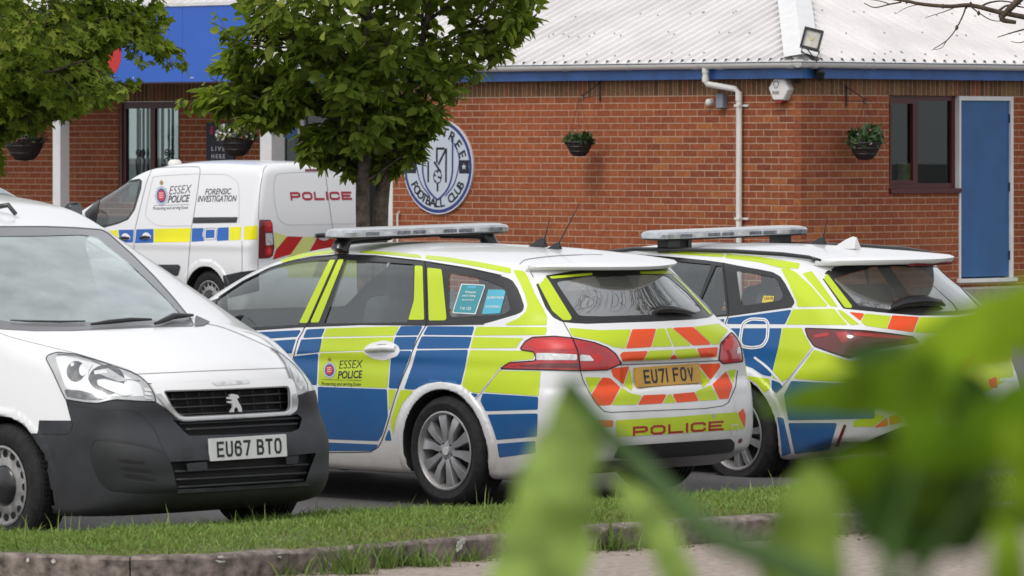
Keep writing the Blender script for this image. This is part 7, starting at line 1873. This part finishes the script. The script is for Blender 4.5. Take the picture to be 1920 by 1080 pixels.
PE.text('notice_lettering', 'PETROL', ((1425.5, 575.5), (1447.5, 575.8), (1426, 570.5)), M_PAPER, .03, off=-.0015); PE.text('notice_lettering', 'LEAVE', ((1433, 561), (1449, 561.5), (1433.5, 556.5)), M_TXTG, 0.01, off=-.0015)
mirror(PE, 2.0, .95, 1.06, .09, .10, .075)
# roof rails, bar, antennas
for sg in (1, -1):
    pts = [(x, sg*(.565-.03*np.clip((x-1.4)/.6, 0, 1)-.05*np.clip((.1-x)/.5, 0, 1)), 0) for x in (-.40, -.30, -.1, .3, .8, 1.2, 1.6, 1.85, 1.92)]
    P = [(x, y, float(H_ZR(np.array([x]))[0])-.055*(abs(y)/.6)**2.4+l) for (x, y, _), l in zip(pts, (-.003, .012, .022, .024, .024, .024, .02, .012, -.003))]
    m = MB(); m.tube(P, [.008, .012, .014, .014, .014, .014, .014, .011, .007], 8); m.build('roof_rail', M_TRIM, PE.root, smooth=True)
bc = PE.un(1359, 434, 1, 0.0); lightbar(PE, float(bc[0]), float(bc[2])-.04, .655)
for y in (.50, .36, -.50):
    m = MB(); m.box((float(bc[0])-.05, y-(.05 if abs(y) > .4 else .015), 1.41), (float(bc[0])+.05, y+(.05 if abs(y) > .4 else .015), float(bc[2])-.035)); m.build('bar_mount', M_TRIM, PE.root)
antenna(PE, (1534, 458), .12, .045, (1551, 409), (1543, 449)); antenna(PE, (1588, 466), .19, .075, None, None, M_WHITE_PT)
for x, y, o in ((0, .88, 1), (0, -.88, -1), (2.70, .88, 1), (2.70, -.88, -1)): wheel(PE, x, y, .318, .228, .225, 'twist', 0.0, o)
for y in (.37, -.37): seat(PE, 1.25, y, .48)
seat(PE, .40, 0, .50, 1.2, head=False); steering(PE, 1.9, -.37, .90)
m = MB(); m.box((1.98, -.64, .60), (2.4, .64, .91)); m.build('dashboard', M_DASH, PE.root)
front_screen(PE, [(-64, 100), (64, 100), (52, 135), (-52, 135)])
PE.wells((0, 2.70), .318, .35)
PE.finish('body_shell', M_PAINTD)

# ------------------------------------------------------------------ trees
def leaf_mat(name, dark, mid, light, trans=0.46, single=False, spec=.12, rough=.55):
    m, nt, b, out = new_mat(name); N, L = nt.nodes, nt.links
    if single: at = N.new('ShaderNodeObjectInfo'); src = at.outputs['Random']
    else: at = N.new('ShaderNodeAttribute'); at.attribute_name = 'tone'; src = at.outputs['Fac']
    cr = N.new('ShaderNodeValToRGB'); e = cr.color_ramp.elements
    e[0].position = 0; e[0].color = (*dark, 1); e[1].position = 1; e[1].color = (*light, 1); x = e.new(.55); x.color = (*mid, 1)
    L.new(src, cr.inputs[0]); L.new(cr.outputs[0], b.inputs['Base Color'])
    b.inputs['Roughness'].default_value = rough; b.inputs['Specular IOR Level'].default_value = spec
    tl = N.new('ShaderNodeBsdfTranslucent'); hs = N.new('ShaderNodeHueSaturation'); hs.inputs['Saturation'].default_value = 1.1; hs.inputs['Value'].default_value = 1.6
    L.new(cr.outputs[0], hs.inputs['Color']); L.new(hs.outputs[0], tl.inputs[0])
    ms = N.new('ShaderNodeMixShader'); ms.inputs[0].default_value = trans; L.new(b.outputs[0], ms.inputs[1]); L.new(tl.outputs[0], ms.inputs[2]); L.new(ms.outputs[0], out.inputs[0])
    return m
CH = ((0.088, 0.130, 0.018), (0.190, 0.262, 0.040), (0.38, 0.43, 0.10))
MP = ((0.088, 0.140, 0.018), (0.195, 0.262, 0.036), (0.36, 0.40, 0.08))
M_LEAF = leaf_mat('cherry_leaf', *CH); M_LEAF1 = leaf_mat('cherry_leaf_single', *CH, single=True)
M_MAPLE = leaf_mat('maple_leaf', *MP); M_MAPLE1 = leaf_mat('maple_leaf_single', *MP, single=True); M_REDLEAF = leaf_mat('young_red_leaf', (0.10, 0.035, 0.012), (0.16, 0.07, 0.02), (0.22, 0.12, 0.03))
M_BARK = pm('grey_brown_bark', (0.125, 0.10, 0.08), 0.9, spec=.2, var=(14, .55, 8), bump=(40, .02)); M_TWIG = pm('brown_twig', (0.055, 0.035, 0.024), 0.85, var=(20, .4)); M_BARETWIG = pm('bare_twig', (0.085, 0.060, 0.040), 0.85, var=(20, .4))

OVATE = np.array([(0, 0, 0), (.16, .20, .05), (.45, .28, .07), (.78, .15, .045), (1.0, 0, -.04), (.78, -.15, .045), (.45, -.28, .07), (.16, -.20, .05), (.45, 0, 0.0)])
OV_F = [(8, 0, 1), (8, 1, 2), (8, 2, 3), (8, 3, 4), (8, 4, 5), (8, 5, 6), (8, 6, 7), (8, 7, 0)]
PALM = np.array([(0, 0, 0), (.30, .16, .03), (.12, .46, .0), (.42, .28, .04), (.55, .52, -.02), (.66, .20, .05), (1.0, 0, -.05), (.66, -.20, .05), (.55, -.52, -.02), (.42, -.28, .04), (.12, -.46, 0), (.30, -.16, .03), (.40, 0, .0)])
PA_F = [(12, i, i+1) for i in range(11)]+[(12, 11, 0)]
def leaf_frames(D, roll, rng, out=None):
    """orthonormal frames: axis D along the leaf, normal biased upward"""
    n = len(D); up = np.tile([0, 0, 1.0], (n, 1))*(1 if out is None else .75)+(0 if out is None else out*1.0)+rng.normal(0, roll, (n, 3)); Wd = np.cross(up, D); Wd /= np.maximum(1e-6, np.linalg.norm(Wd, axis=1))[:, None]; Nn = np.cross(D, Wd); return Wd, Nn
def leaf_cloud(P, D, size, shape, faces, rng, roll=.5, out=None):
    Wd, Nn = leaf_frames(D, roll, rng, out); n = len(P); S = shape[None]*size[:, None, None]
    V = P[:, None]+S[..., 0:1]*D[:, None]+S[..., 1:2]*Wd[:, None]+S[..., 2:3]*Nn[:, None]
    k = shape.shape[0]; Fc = (np.arange(n)[:, None, None]*k+np.array(faces)[None]).reshape(-1, 3); return V.reshape(-1, 3), Fc, Wd, Nn

def grow(start, d0, length, r0, levels, rng, spread=.6, up=.25, kids=(5, 5, 4), shrink=(.55, .5, .5), wob=.10, segs=6, env=None):
    """branches as polylines: list of (points, radii, level)"""
    out = []
    def rec(p, d, L_, r, lev):
        pts = [p.copy()]; rs = [r]; dd = d/np.linalg.norm(d); step = L_/segs
        for i in range(segs):
            dd = dd+rng.normal(0, wob, 3)+np.array((0, 0, up*.12)); dd /= np.linalg.norm(dd); q = pts[-1]+dd*step
            if env is not None and (lev > 0 or i > 1) and not env(q): break
            pts.append(q); rs.append(max(.0022, r*(1-.72*(i+1)/segs)))
        if len(pts) < 2: return
        out.append((np.array(pts), np.array(rs), lev))
        if lev < levels:
            for k in range(kids[min(lev, len(kids)-1)]):
                t = rng.uniform(.25, 1.0); j = min(len(pts)-1, int(t*(len(pts)-1)+.5)); a = rng.normal(0, 1, 3); a -= dd*a.dot(dd); a /= np.linalg.norm(a)
                nd = dd*(1-spread*.5)+a*spread+np.array((0, 0, up)); rec(pts[j], nd, L_*shrink[min(lev, len(shrink)-1)]*rng.uniform(.7, 1.2), rs[j]*.62, lev+1)
    rec(np.array(start, float), np.array(d0, float), length, r0, 0); return out

def single_leaves(th, P, D, size, Wd, Nn, idx, mesh, name='leaf'):
    for i in idx:
        o = bpy.data.objects.new(name, mesh); COL.objects.link(o); o.parent = th; s = size[i]
        o.matrix_local = Matrix([[D[i][k]*s, Wd[i][k]*s, Nn[i][k]*s, P[i][k]] for k in range(3)]+[[0, 0, 0, 1]])

def leafy_tree(name, label, base, trunks, leaf_at, seed, mats, shape, faces, size, n_single, groupname, bark, twig, keep, extra=None, roll=.5, droop=.35):
    """base: world point; trunks: [(polyline, radii)] in base coordinates; leaf_at(branches, rng) gives leaf roots and directions"""
    rng = np.random.default_rng(seed); th = thing(name, label, 'tree', base, 0, groupname); bpy.context.view_layer.update()
    branches = []
    for pts, rs in trunks:
        m = MB(); m.tube(spline(pts, 4), list(np.interp(np.linspace(0, 1, (len(pts)-1)*4+1), np.linspace(0, 1, len(rs)), rs)), 12); m.build('trunk', bark, th, smooth=True)
    limbs = leaf_at(rng)
    big = MB(); small = MB(); nb_ = 0
    for pts, rs, lev in limbs:
        if lev == 0: m = MB(); m.tube(pts, list(rs), 8); m.build('limb', bark, th, smooth=True)
        else: small.tube(pts, list(rs), 5 if lev == 1 else 4, cap=False)
    small.build('twig', twig, th, smooth=True, kind='stuff')
    P, D = [], []
    for pts, rs, lev in limbs:
        if lev < 1: continue
        for j in range(1, len(pts)):
            for _ in range(int(keep[min(lev, len(keep)-1)]+rng.random())):
                t = rng.random(); p = pts[j-1]+(pts[j]-pts[j-1])*t; d = pts[j]-pts[j-1]; d /= np.linalg.norm(d); a = rng.normal(0, 1, 3); a[2] *= .5
                v = d*.45+a*.75+np.array((0, 0, -droop)); P.append(p+a*.012); D.append(v/np.linalg.norm(v))
    P, D = np.array(P), np.array(D); sz = size*rng.uniform(.6, 1.25, len(P))
    W = P+np.array(base); px = project(W); vis = (px[:, 0] > -40) & (px[:, 0] < 1960) & (px[:, 1] > -30) & (px[:, 1] < 1080)
    order = np.argsort(W[:, 1]+np.where(vis, 0, 1e3)); idx1 = order[:n_single]; rest = order[n_single:]
    ax = spline(trunks[0][0], 4); ctr = np.stack([np.interp(P[:, 2], ax[:, 2], ax[:, k]) for k in (0, 1)]+[P[:, 2]-.15], 1); O = P-ctr; O /= np.maximum(.05, np.linalg.norm(O, axis=1))[:, None]
    V, Fc, _, _ = leaf_cloud(P[rest], D[rest], sz[rest], shape, faces, rng, roll, O[rest])
    o = np_obj('foliage', V, Fc, mats[0], th, smooth=False, kind='stuff')
    tone = np.clip(rng.normal(.45, .22, len(rest)), 0, 1); a = o.data.attributes.new('tone', 'FLOAT', 'FACE'); a.data.foreach_set('value', np.repeat(tone, len(faces)).astype(np.float32))
    me = bpy.data.meshes.new('leaf'); me.from_pydata([tuple(v) for v in shape], [], faces); me.materials.append(mats[1])
    Wd, Nn = leaf_frames(D, roll, rng, O); single_leaves(th, P, D, sz, Wd, Nn, idx1, me)
    print(name, 'leaves', len(P)); return th

# the cherry in front of the porch: twin stems and a vase-shaped crown
TY_ = 48.0; TS = FPX/TY_
tb = at_depth(697, 700, TY_); tb = Vector((tb.x, TY_, float(ground_z(tb.x, TY_))))
def tp(px, py, dy=0.0): p = at_depth(px, py, TY_+dy); return np.array((p.x-tb.x, p.y-tb.y, p.z-tb.z))
tr1 = ([tp(690, 720), tp(684, 560), tp(681, 430), tp(680, 360), tp(684, 290), tp(690, 220), tp(694, 140), tp(690, 40), tp(694, -120)], [.085, .066, .062, .060, .056, .05, .042, .032, .02])
tr2 = ([tp(702, 720, .1), tp(708, 560, .1), tp(712, 430, .1), tp(716, 370, .1), tp(724, 320, .1), tp(742, 250, .15), tp(772, 150, .2), tp(800, 40, .3), tp(820, -120, .3)], [.085, .072, .070, .064, .056, .046, .038, .028, .02])
def edge_l(z): return np.interp(z, [1.70, 1.95, 2.05, 2.3, 2.5, 2.62, 2.8, 3.0, 3.3, 4.2, 5.0, 5.6], [-.2, -.30, -.45, -.82, -1.02, -1.10, -1.08, -1.26, -1.55, -1.75, -1.3, -.3])
def edge_r(z): return np.interp(z, [1.70, 1.9, 2.1, 2.3, 2.5, 2.7, 2.9, 3.1, 3.3, 4.2, 5.0, 5.6], [.20, .30, .48, .64, .80, 1.0, 1.22, 1.38, 1.48, 1.6, 1.2, .3])
def env_cherry(q):
    z = q[2]+tb.z
    if z < 1.80 or z > 5.6: return False
    l, r = edge_l(z), edge_r(z); c, h = (l+r)/2, (r-l)/2
    return ((q[0]-c)/h)**2+(q[1]/(h*1.0))**2 < 1.0
def cherry_limbs(rng):
    out = []
    specs = []
    for pts, rs in (tr1, tr2):
        sp_ = spline(pts, 4); zz = sp_[:, 2]
        for z in np.arange(1.80, 5.2, .115):
            i = int(np.argmin(np.abs(zz+tb.z-z))); specs.append((sp_[i], z))
    for k, (p, z) in enumerate(specs):
        a = k*2.399+rng.uniform(-.4, .4); d = np.array((math.cos(a), math.sin(a)*.9, rng.uniform(.25, .8))); reach = max(.5, (edge_r(z+.3)-edge_l(z+.3))/2)
        out += grow(p, d, reach*rng.uniform(.95, 1.5), .017, 2, rng, spread=.75, up=.12, kids=(8, 4), shrink=(.42, .5), wob=.13, segs=7, env=env_cherry)
    for tip in ((392, 186), (430, 172), (470, 190), (640, 318), (600, 268)):
        a = tp(690, 235); b = tp(*tip, rng.uniform(-.3, .3)); out += grow(a, b-a+np.array((0, 0, .10)), np.linalg.norm(b-a)*1.05, .012, 2, rng, spread=.6, up=0.0, kids=(9, 4), shrink=(.26, .5), wob=.06, segs=8, env=lambda q: project(q+np.array(tb))[1] < 338)
    return out
leafy_tree('cherry_tree', 'twin stemmed leafy green tree standing behind the EU71 FOV police car', tuple(tb), [tr1, tr2], cherry_limbs, 11, (M_LEAF, M_LEAF1), OVATE, OV_F, .120, 240, 'leafy trees in the car park', M_BARK, M_TWIG, (0, 1.2, 1.5), droop=.5)

# the maple at the left edge; its trunk stands outside the frame
MY_ = 44.0
mb0 = at_depth(-190, 600, MY_); mbp = Vector((mb0.x, MY_, float(ground_z(mb0.x, MY_))))
def mp(px, py, dy=0.0): p = at_depth(px, py, MY_+dy); return np.array((p.x-mbp.x, p.y-mbp.y, p.z-mbp.z))
mt = ([mp(-190, 770), mp(-188, 560), mp(-192, 400), mp(-180, 250), mp(-185, 100), mp(-170, -100), mp(-175, -350)], [.13, .11, .10, .09, .075, .05, .025])
def env_maple(q):
    px, py = project(q+np.array(mbp))
    if px < 0: return py < 330 and px > -760 and q[2] < 5.6
    lim = np.interp(px, [0, 60, 95, 135, 170, 215, 250, 300, 335, 350], [252, 248, 228, 212, 196, 188, 168, 144, 128, 122]); return px < 352 and py < lim+6*math.sin(px*.11) and not (px > 285 and py < 100 and py > 35 and px+py*.3 > 318 and py < 88) and ((px-218)/26)**2+((py-112)/34)**2 > 1
def maple_limbs(rng):
    out = []; sp_ = spline(mt[0], 5); zz = sp_[:, 2]+mbp.z
    for k, z in enumerate(np.arange(2.0, 5.0, .125)):
        p = sp_[int(np.argmin(np.abs(zz-z)))]; a = k*2.399 if k % 2 else rng.uniform(-.9, .5); out += grow(p, (math.cos(a), math.sin(a), rng.uniform(.05, .5)), rng.uniform(1.5, 2.4), .022, 2, rng, spread=.7, up=.02, kids=(10, 5), shrink=(.36, .5), wob=.12, segs=8, env=env_maple)
    for py0, tip in ((150, (345, 118)), (190, (215, 190)), (120, (320, 60)), (220, (90, 235)), (80, (300, 30)), (160, (270, 150)), (240, (20, 262))):     # boughs that reach into the frame
        a = mp(-185, py0); b = mp(*tip, rng.uniform(-.6, .6)); out += grow(a, b-a+np.array((0, 0, .12)), np.linalg.norm(b-a)*1.02, .02, 2, rng, spread=.6, up=0.0, kids=(13, 5), shrink=(.24, .5), wob=.05, segs=10, env=env_maple)
    return out
mt_th = leafy_tree('maple_tree', 'leafy tree with lobed leaves hanging into the upper left corner', tuple(mbp), [mt], maple_limbs, 23, (M_MAPLE, M_MAPLE1), PALM, PA_F, .088, 240, 'leafy trees in the car park', M_BARK, M_TWIG, (0, 1.7, 2.2), droop=.6)

# bare tree to the right, out of frame: its low twigs hang into the corner and its crown shows in the cars' rear windows
bt = (5.9, 34.8, float(ground_z(5.9, 34.8)))
rng_b = np.random.default_rng(5)
bare = thing('bare_tree', 'bare brown branch with thin twigs hanging into the upper right corner', 'tree', bt); bpy.context.view_layer.update()
trunk_p = [np.array(p) for p in ((0, 0, -.1), (-.03, .05, 1.0), (.05, .0, 2.0), (0, .1, 3.2), (.1, 0, 4.6), (.0, .1, 6.5))]
m = MB(); m.tube(spline(trunk_p, 4), list(np.linspace(.16, .06, 21)), 12); m.build('trunk', M_BARK, bare, smooth=True)
def bp_(px, py, Y): p = at_depth(px, py, Y); return np.array((p.x-bt[0], p.y-bt[1], p.z-bt[2]))
def env_bare(q):
    px, py = project(q+np.array(bt)); return not (px < 1950 and py > -25)
branches = []
for i in range(15):
    a = i*2.4; p = spline(trunk_p, 4)[8+int(i*.8)]; branches += grow(p, (math.cos(a), math.sin(a), .9), 3.2-.06*i, .05, 3, rng_b, spread=.65, up=.22, kids=(7, 5, 4), shrink=(.5, .5, .55), wob=.12, segs=7, env=env_bare)
branches += [b for k in range(4) for b in grow(spline(trunk_p, 4)[13+k], (-.8, -.35+.2*k, .75), 4.6, .055, 3, rng_b, spread=.6, up=.18, kids=(10, 6, 4), shrink=(.42, .5, .55), wob=.1, segs=8, env=env_bare)]
sm = MB()
for pts, rs, lev in branches:
    if lev == 0: m = MB(); m.tube(pts, list(rs), 7); m.build('limb', M_BARK, bare, smooth=True)
    else: sm.tube(pts, list(np.maximum(rs, .006)), 4, cap=False)
# the twigs in view
low = [([(2050, 60), (1960, 40), (1900, 28), (1870, 22), (1820, 10), (1780, 12), (1730, 8), (1700, 2), (1650, -6)], 37.0, .020), ([(1920, -10), (1890, 20), (1878, 36), (1905, 42)], 37.0, .028), ([(1812, 10), (1805, 30), (1792, 55), (1775, 76), (1750, 92)], 37.0, .006), ([(1820, 12), (1838, 26), (1860, 38), (1885, 40)], 36.9, .005), ([(1800, 10), (1770, 22), (1735, 33)], 37.1, .004), ([(1690, 4), (1668, 8), (1640, 14), (1620, 6)], 37, .006), ([(1668, 8), (1650, 2), (1610, -4)], 37, .004), ([(1920, 55), (1895, 62), (1870, 70)], 37, .006), ([(1930, 75), (1912, 80), (1895, 78)], 37, .004), ([(1775, 76), (1765, 90), (1745, 94)], 37, .003), ([(1840, 12), (1855, 5), (1880, 2), (1915, 8)], 37.1, .008), ([(1870, 22), (1890, 10), (1920, 14)], 37, .010), ([(1724, 8), (1700, 14), (1680, 26)], 37, .003)]
for pts, Y, r in low: q = spline([bp_(x, y, Y) for x, y in pts], 4); sm.tube(q, list(np.linspace(r, r*.45, len(q))), 6)
q = spline([spline(trunk_p, 4)[10], np.array((-.6, .6, 3.0)), bp_(2250, 40, 37.0), bp_(2050, 60, 37.0)], 5); m = MB(); m.tube(q, list(np.linspace(.07, .02, len(q))), 8); m.build('limb', M_BARK, bare, smooth=True)
for x, y in ((1812, 12), (1820, 8), (1794, 52), (1768, 12), (1835, 25), (1700, 3), (1875, 30)):
    sm.lathe([(0, -.018), (.010, -.006), (.011, .006), (0, .02)], tuple(bp_(x, y, 37.0)), 'z', 6)
sm.build('twig', M_BARETWIG, bare, smooth=True, kind='stuff')

# ------------------------------------------------------------------ shrub close to the lens, thrown out of focus
FG = ((0.075, 0.135, 0.018), (0.125, 0.205, 0.028), (0.20, 0.30, 0.055))
M_FG = {k: leaf_mat('shrub_leaf_'+k, *c, trans=t, single=True, spec=.06, rough=.75) for k, c, t in (('pale', ((.14, .215, .040), (.165, .24, .050), (.185, .265, .066)), .3), ('bright', ((.125, .205, .016), (.145, .23, .020), (.165, .255, .028)), .4), ('mid', ((.058, .118, .006), (.070, .135, .008), (.09, .16, .012)), .3), ('deep', ((.022, .050, .008), (.028, .062, .010), (.034, .074, .012)), .08), ('grey', ((.04, .085, .03), (.05, .10, .035), (.06, .12, .04)), .2), ('olive', ((.05, .095, .006), (.062, .112, .008), (.074, .13, .010)), .2))}
for m_ in M_FG.values():       # uneven tissue: paler veins and darker patches
    nt = m_.node_tree; b_ = [n for n in nt.nodes if n.type == 'BSDF_PRINCIPLED'][0]; cr_ = [n for n in nt.nodes if n.type == 'VALTORGB'][0]; tl_ = [n for n in nt.nodes if n.type == 'BSDF_TRANSLUCENT'][0]
    tc = nt.nodes.new('ShaderNodeTexCoord'); nz = nt.nodes.new('ShaderNodeTexNoise'); nz.inputs['Scale'].default_value = 26; nz.inputs['Detail'].default_value = 3; mr = nt.nodes.new('ShaderNodeMapRange'); mr.inputs['From Min'].default_value = .3; mr.inputs['From Max'].default_value = .7; mr.inputs['To Min'].default_value = .55; mr.inputs['To Max'].default_value = 1.5
    mx = nt.nodes.new('ShaderNodeMix'); mx.data_type = 'RGBA'; mx.blend_type = 'MULTIPLY'; mx.inputs['Factor'].default_value = 1
    nt.links.new(tc.outputs['Object'], nz.inputs['Vector']); nt.links.new(nz.outputs['Fac'], mr.inputs['Value']); nt.links.new(cr_.outputs[0], mx.inputs['A']); nt.links.new(mr.outputs[0], mx.inputs['B']); nt.links.new(mx.outputs['Result'], b_.inputs['Base Color'])
    hs_ = [n for n in nt.nodes if n.type == 'HUE_SAT'][0]; nt.links.new(mx.outputs['Result'], hs_.inputs['Color'])
M_FGST = pm('green_stem', (0.048, 0.095, 0.022), .7, spec=.1, var=(9, .3))
sb = at_depth(1690, 1080, 3.352); shrub = thing('shrub', 'out of focus green leafy shrub in the right foreground', 'shrub', (sb.x, 3.352, Z_ROADN)); bpy.context.view_layer.update(); S0 = np.array((sb.x, 3.352, Z_ROADN))
def big_leaf(rib, widths, mat, fold=.25, seed=0):
    """a leaf along a midrib given as (photo x, photo y, distance); half widths in photo pixels"""
    P = spline([np.array(at_depth(*r))-S0 for r in rib], 5); n = len(P); w = np.interp(np.linspace(0, 1, n), np.linspace(0, 1, len(widths)), widths)
    V, Fc = [], []; r_ = np.random.default_rng(seed)
    for i in range(n):
        d = P[min(i+1, n-1)]-P[max(i-1, 0)]; d /= np.linalg.norm(d); view = P[i]+S0-EYEV; dist = np.linalg.norm(view); view /= dist
        side = np.cross(d, view); side /= np.linalg.norm(side); nn = np.cross(side, d); ww = w[i]*dist/FPX
        for k in (-1, -.5, 0, .5, 1): V.append(P[i]+side*ww*k+nn*ww*fold*(k*k-.3)+side*ww*.06*math.sin(i*1.3+k))
    Fc = [(i*5+k, i*5+k+1, i*5+6+k, i*5+5+k) for i in range(n-1) for k in range(4)]
    o = np_obj('leaf', V, Fc, M_FG[mat], shrub); return o
def stem(pts, r):
    m = MB(); q = spline([np.array(at_depth(*p))-S0 for p in pts], 5); m.tube(q, list(np.linspace(r[0], r[1], len(q))), 10); m.build('stem', M_FGST, shrub, smooth=True)
big_leaf([(1062, 705, 4.218), (1065, 770, 4.218), (1066, 826, 4.161), (1040, 924, 4.104), (1024, 1020, 4.104), (1005, 1110, 4.047), (995, 1210, 3.99)], [3, 34, 64, 72, 86, 90, 60], 'pale', .12)
big_leaf([(1300, 1150, 4.104), (1268, 1070, 4.218), (1230, 990, 4.275), (1190, 935, 4.332), (1140, 885, 4.332)], [26, 32, 30, 24, 3], 'pale', .15)
big_leaf([(1519, 862, 3.762), (1520, 910, 3.762), (1518, 970, 3.762), (1500, 1060, 3.762), (1490, 1170, 3.705)], [4, 44, 64, 84, 60], 'pale', .12)
big_leaf([(1420, 763, 3.42), (1510, 750, 3.42), (1600, 738, 3.42), (1680, 728, 3.42), (1750, 722, 3.363), (1800, 720, 3.363)], [3, 32, 50, 66, 64, 20], 'mid', .15)
big_leaf([(1990, 585, 3.534), (1920, 597, 3.534), (1850, 618, 3.534), (1780, 642, 3.534), (1725, 662, 3.534), (1690, 670, 3.534)], [70, 66, 62, 54, 34, 3], 'bright', .12)
big_leaf([(1560, 655, 3.762), (1620, 664, 3.762), (1690, 668, 3.762), (1760, 690, 3.762)], [4, 26, 34, 24], 'grey', .15)
big_leaf([(1690, 712, 3.648), (1740, 722, 3.648), (1800, 730, 3.648), (1860, 742, 3.648)], [8, 44, 50, 20], 'deep', .15)
big_leaf([(1740, 655, 3.306), (1730, 710, 3.306), (1722, 770, 3.306), (1738, 840, 3.306), (1760, 880, 3.306)], [8, 34, 48, 56, 20], 'mid', .2)
big_leaf([(1985, 770, 3.192), (1910, 790, 3.192), (1845, 815, 3.192), (1780, 838, 3.192), (1700, 845, 3.192)], [84, 76, 64, 50, 4], 'mid', .2)
big_leaf([(1545, 868, 3.42), (1600, 885, 3.42), (1690, 898, 3.42), (1790, 900, 3.363), (1860, 880, 3.306)], [4, 50, 70, 70, 40], 'olive', .15)
big_leaf([(1580, 930, 3.477), (1640, 950, 3.42), (1720, 958, 3.42), (1800, 945, 3.363), (1860, 915, 3.306)], [10, 72, 94, 90, 34], 'deep', .15)
big_leaf([(1664, 1050, 3.42), (1672, 1010, 3.42), (1690, 960, 3.42), (1710, 900, 3.42)], [12, 36, 50, 20], 'deep', .15)
big_leaf([(1895, 1210, 3.078), (1893, 1090, 3.078), (1890, 1010, 3.078), (1895, 950, 3.078), (1905, 900, 3.078)], [40, 42, 34, 22, 3], 'bright', .15)
big_leaf([(1960, 960, 3.021), (1930, 890, 3.021), (1905, 830, 3.021), (1880, 780, 3.021)], [50, 44, 34, 6], 'bright', .15)
big_leaf([(1980, 930, 3.021), (1940, 960, 3.021), (1890, 960, 3.021), (1850, 940, 3.021)], [40, 34, 26, 4], 'olive', .15)
stem([(1062, 716, 4.218), (1100, 765, 4.218), (1144, 817, 4.161), (1195, 868, 4.104), (1242, 914, 3.99), (1315, 985, 3.876), (1380, 1022, 3.762), (1440, 1044, 3.648), (1560, 1110, 3.534), (1660, 1250, 3.42)], (.006, .0105))
stem([(1740, 660, 3.42), (1745, 760, 3.42), (1720, 880, 3.363), (1680, 1000, 3.363), (1668, 1100, 3.352), (1680, 1400, 3.352)], (.0025, .006))
stem([(1900, 800, 3.192), (1850, 900, 3.249), (1770, 1010, 3.306), (1690, 1120, 3.352)], (.0025, .005))
m = MB(); m.tube([(0, 0, 0), (.01, .02, .6), (-.01, 0, 1.2), tuple(np.array(at_depth(1680, 1390, 3.352))-S0)], [.02, .017, .014, .011], 10); m.build('stem', M_FGST, shrub, smooth=True)
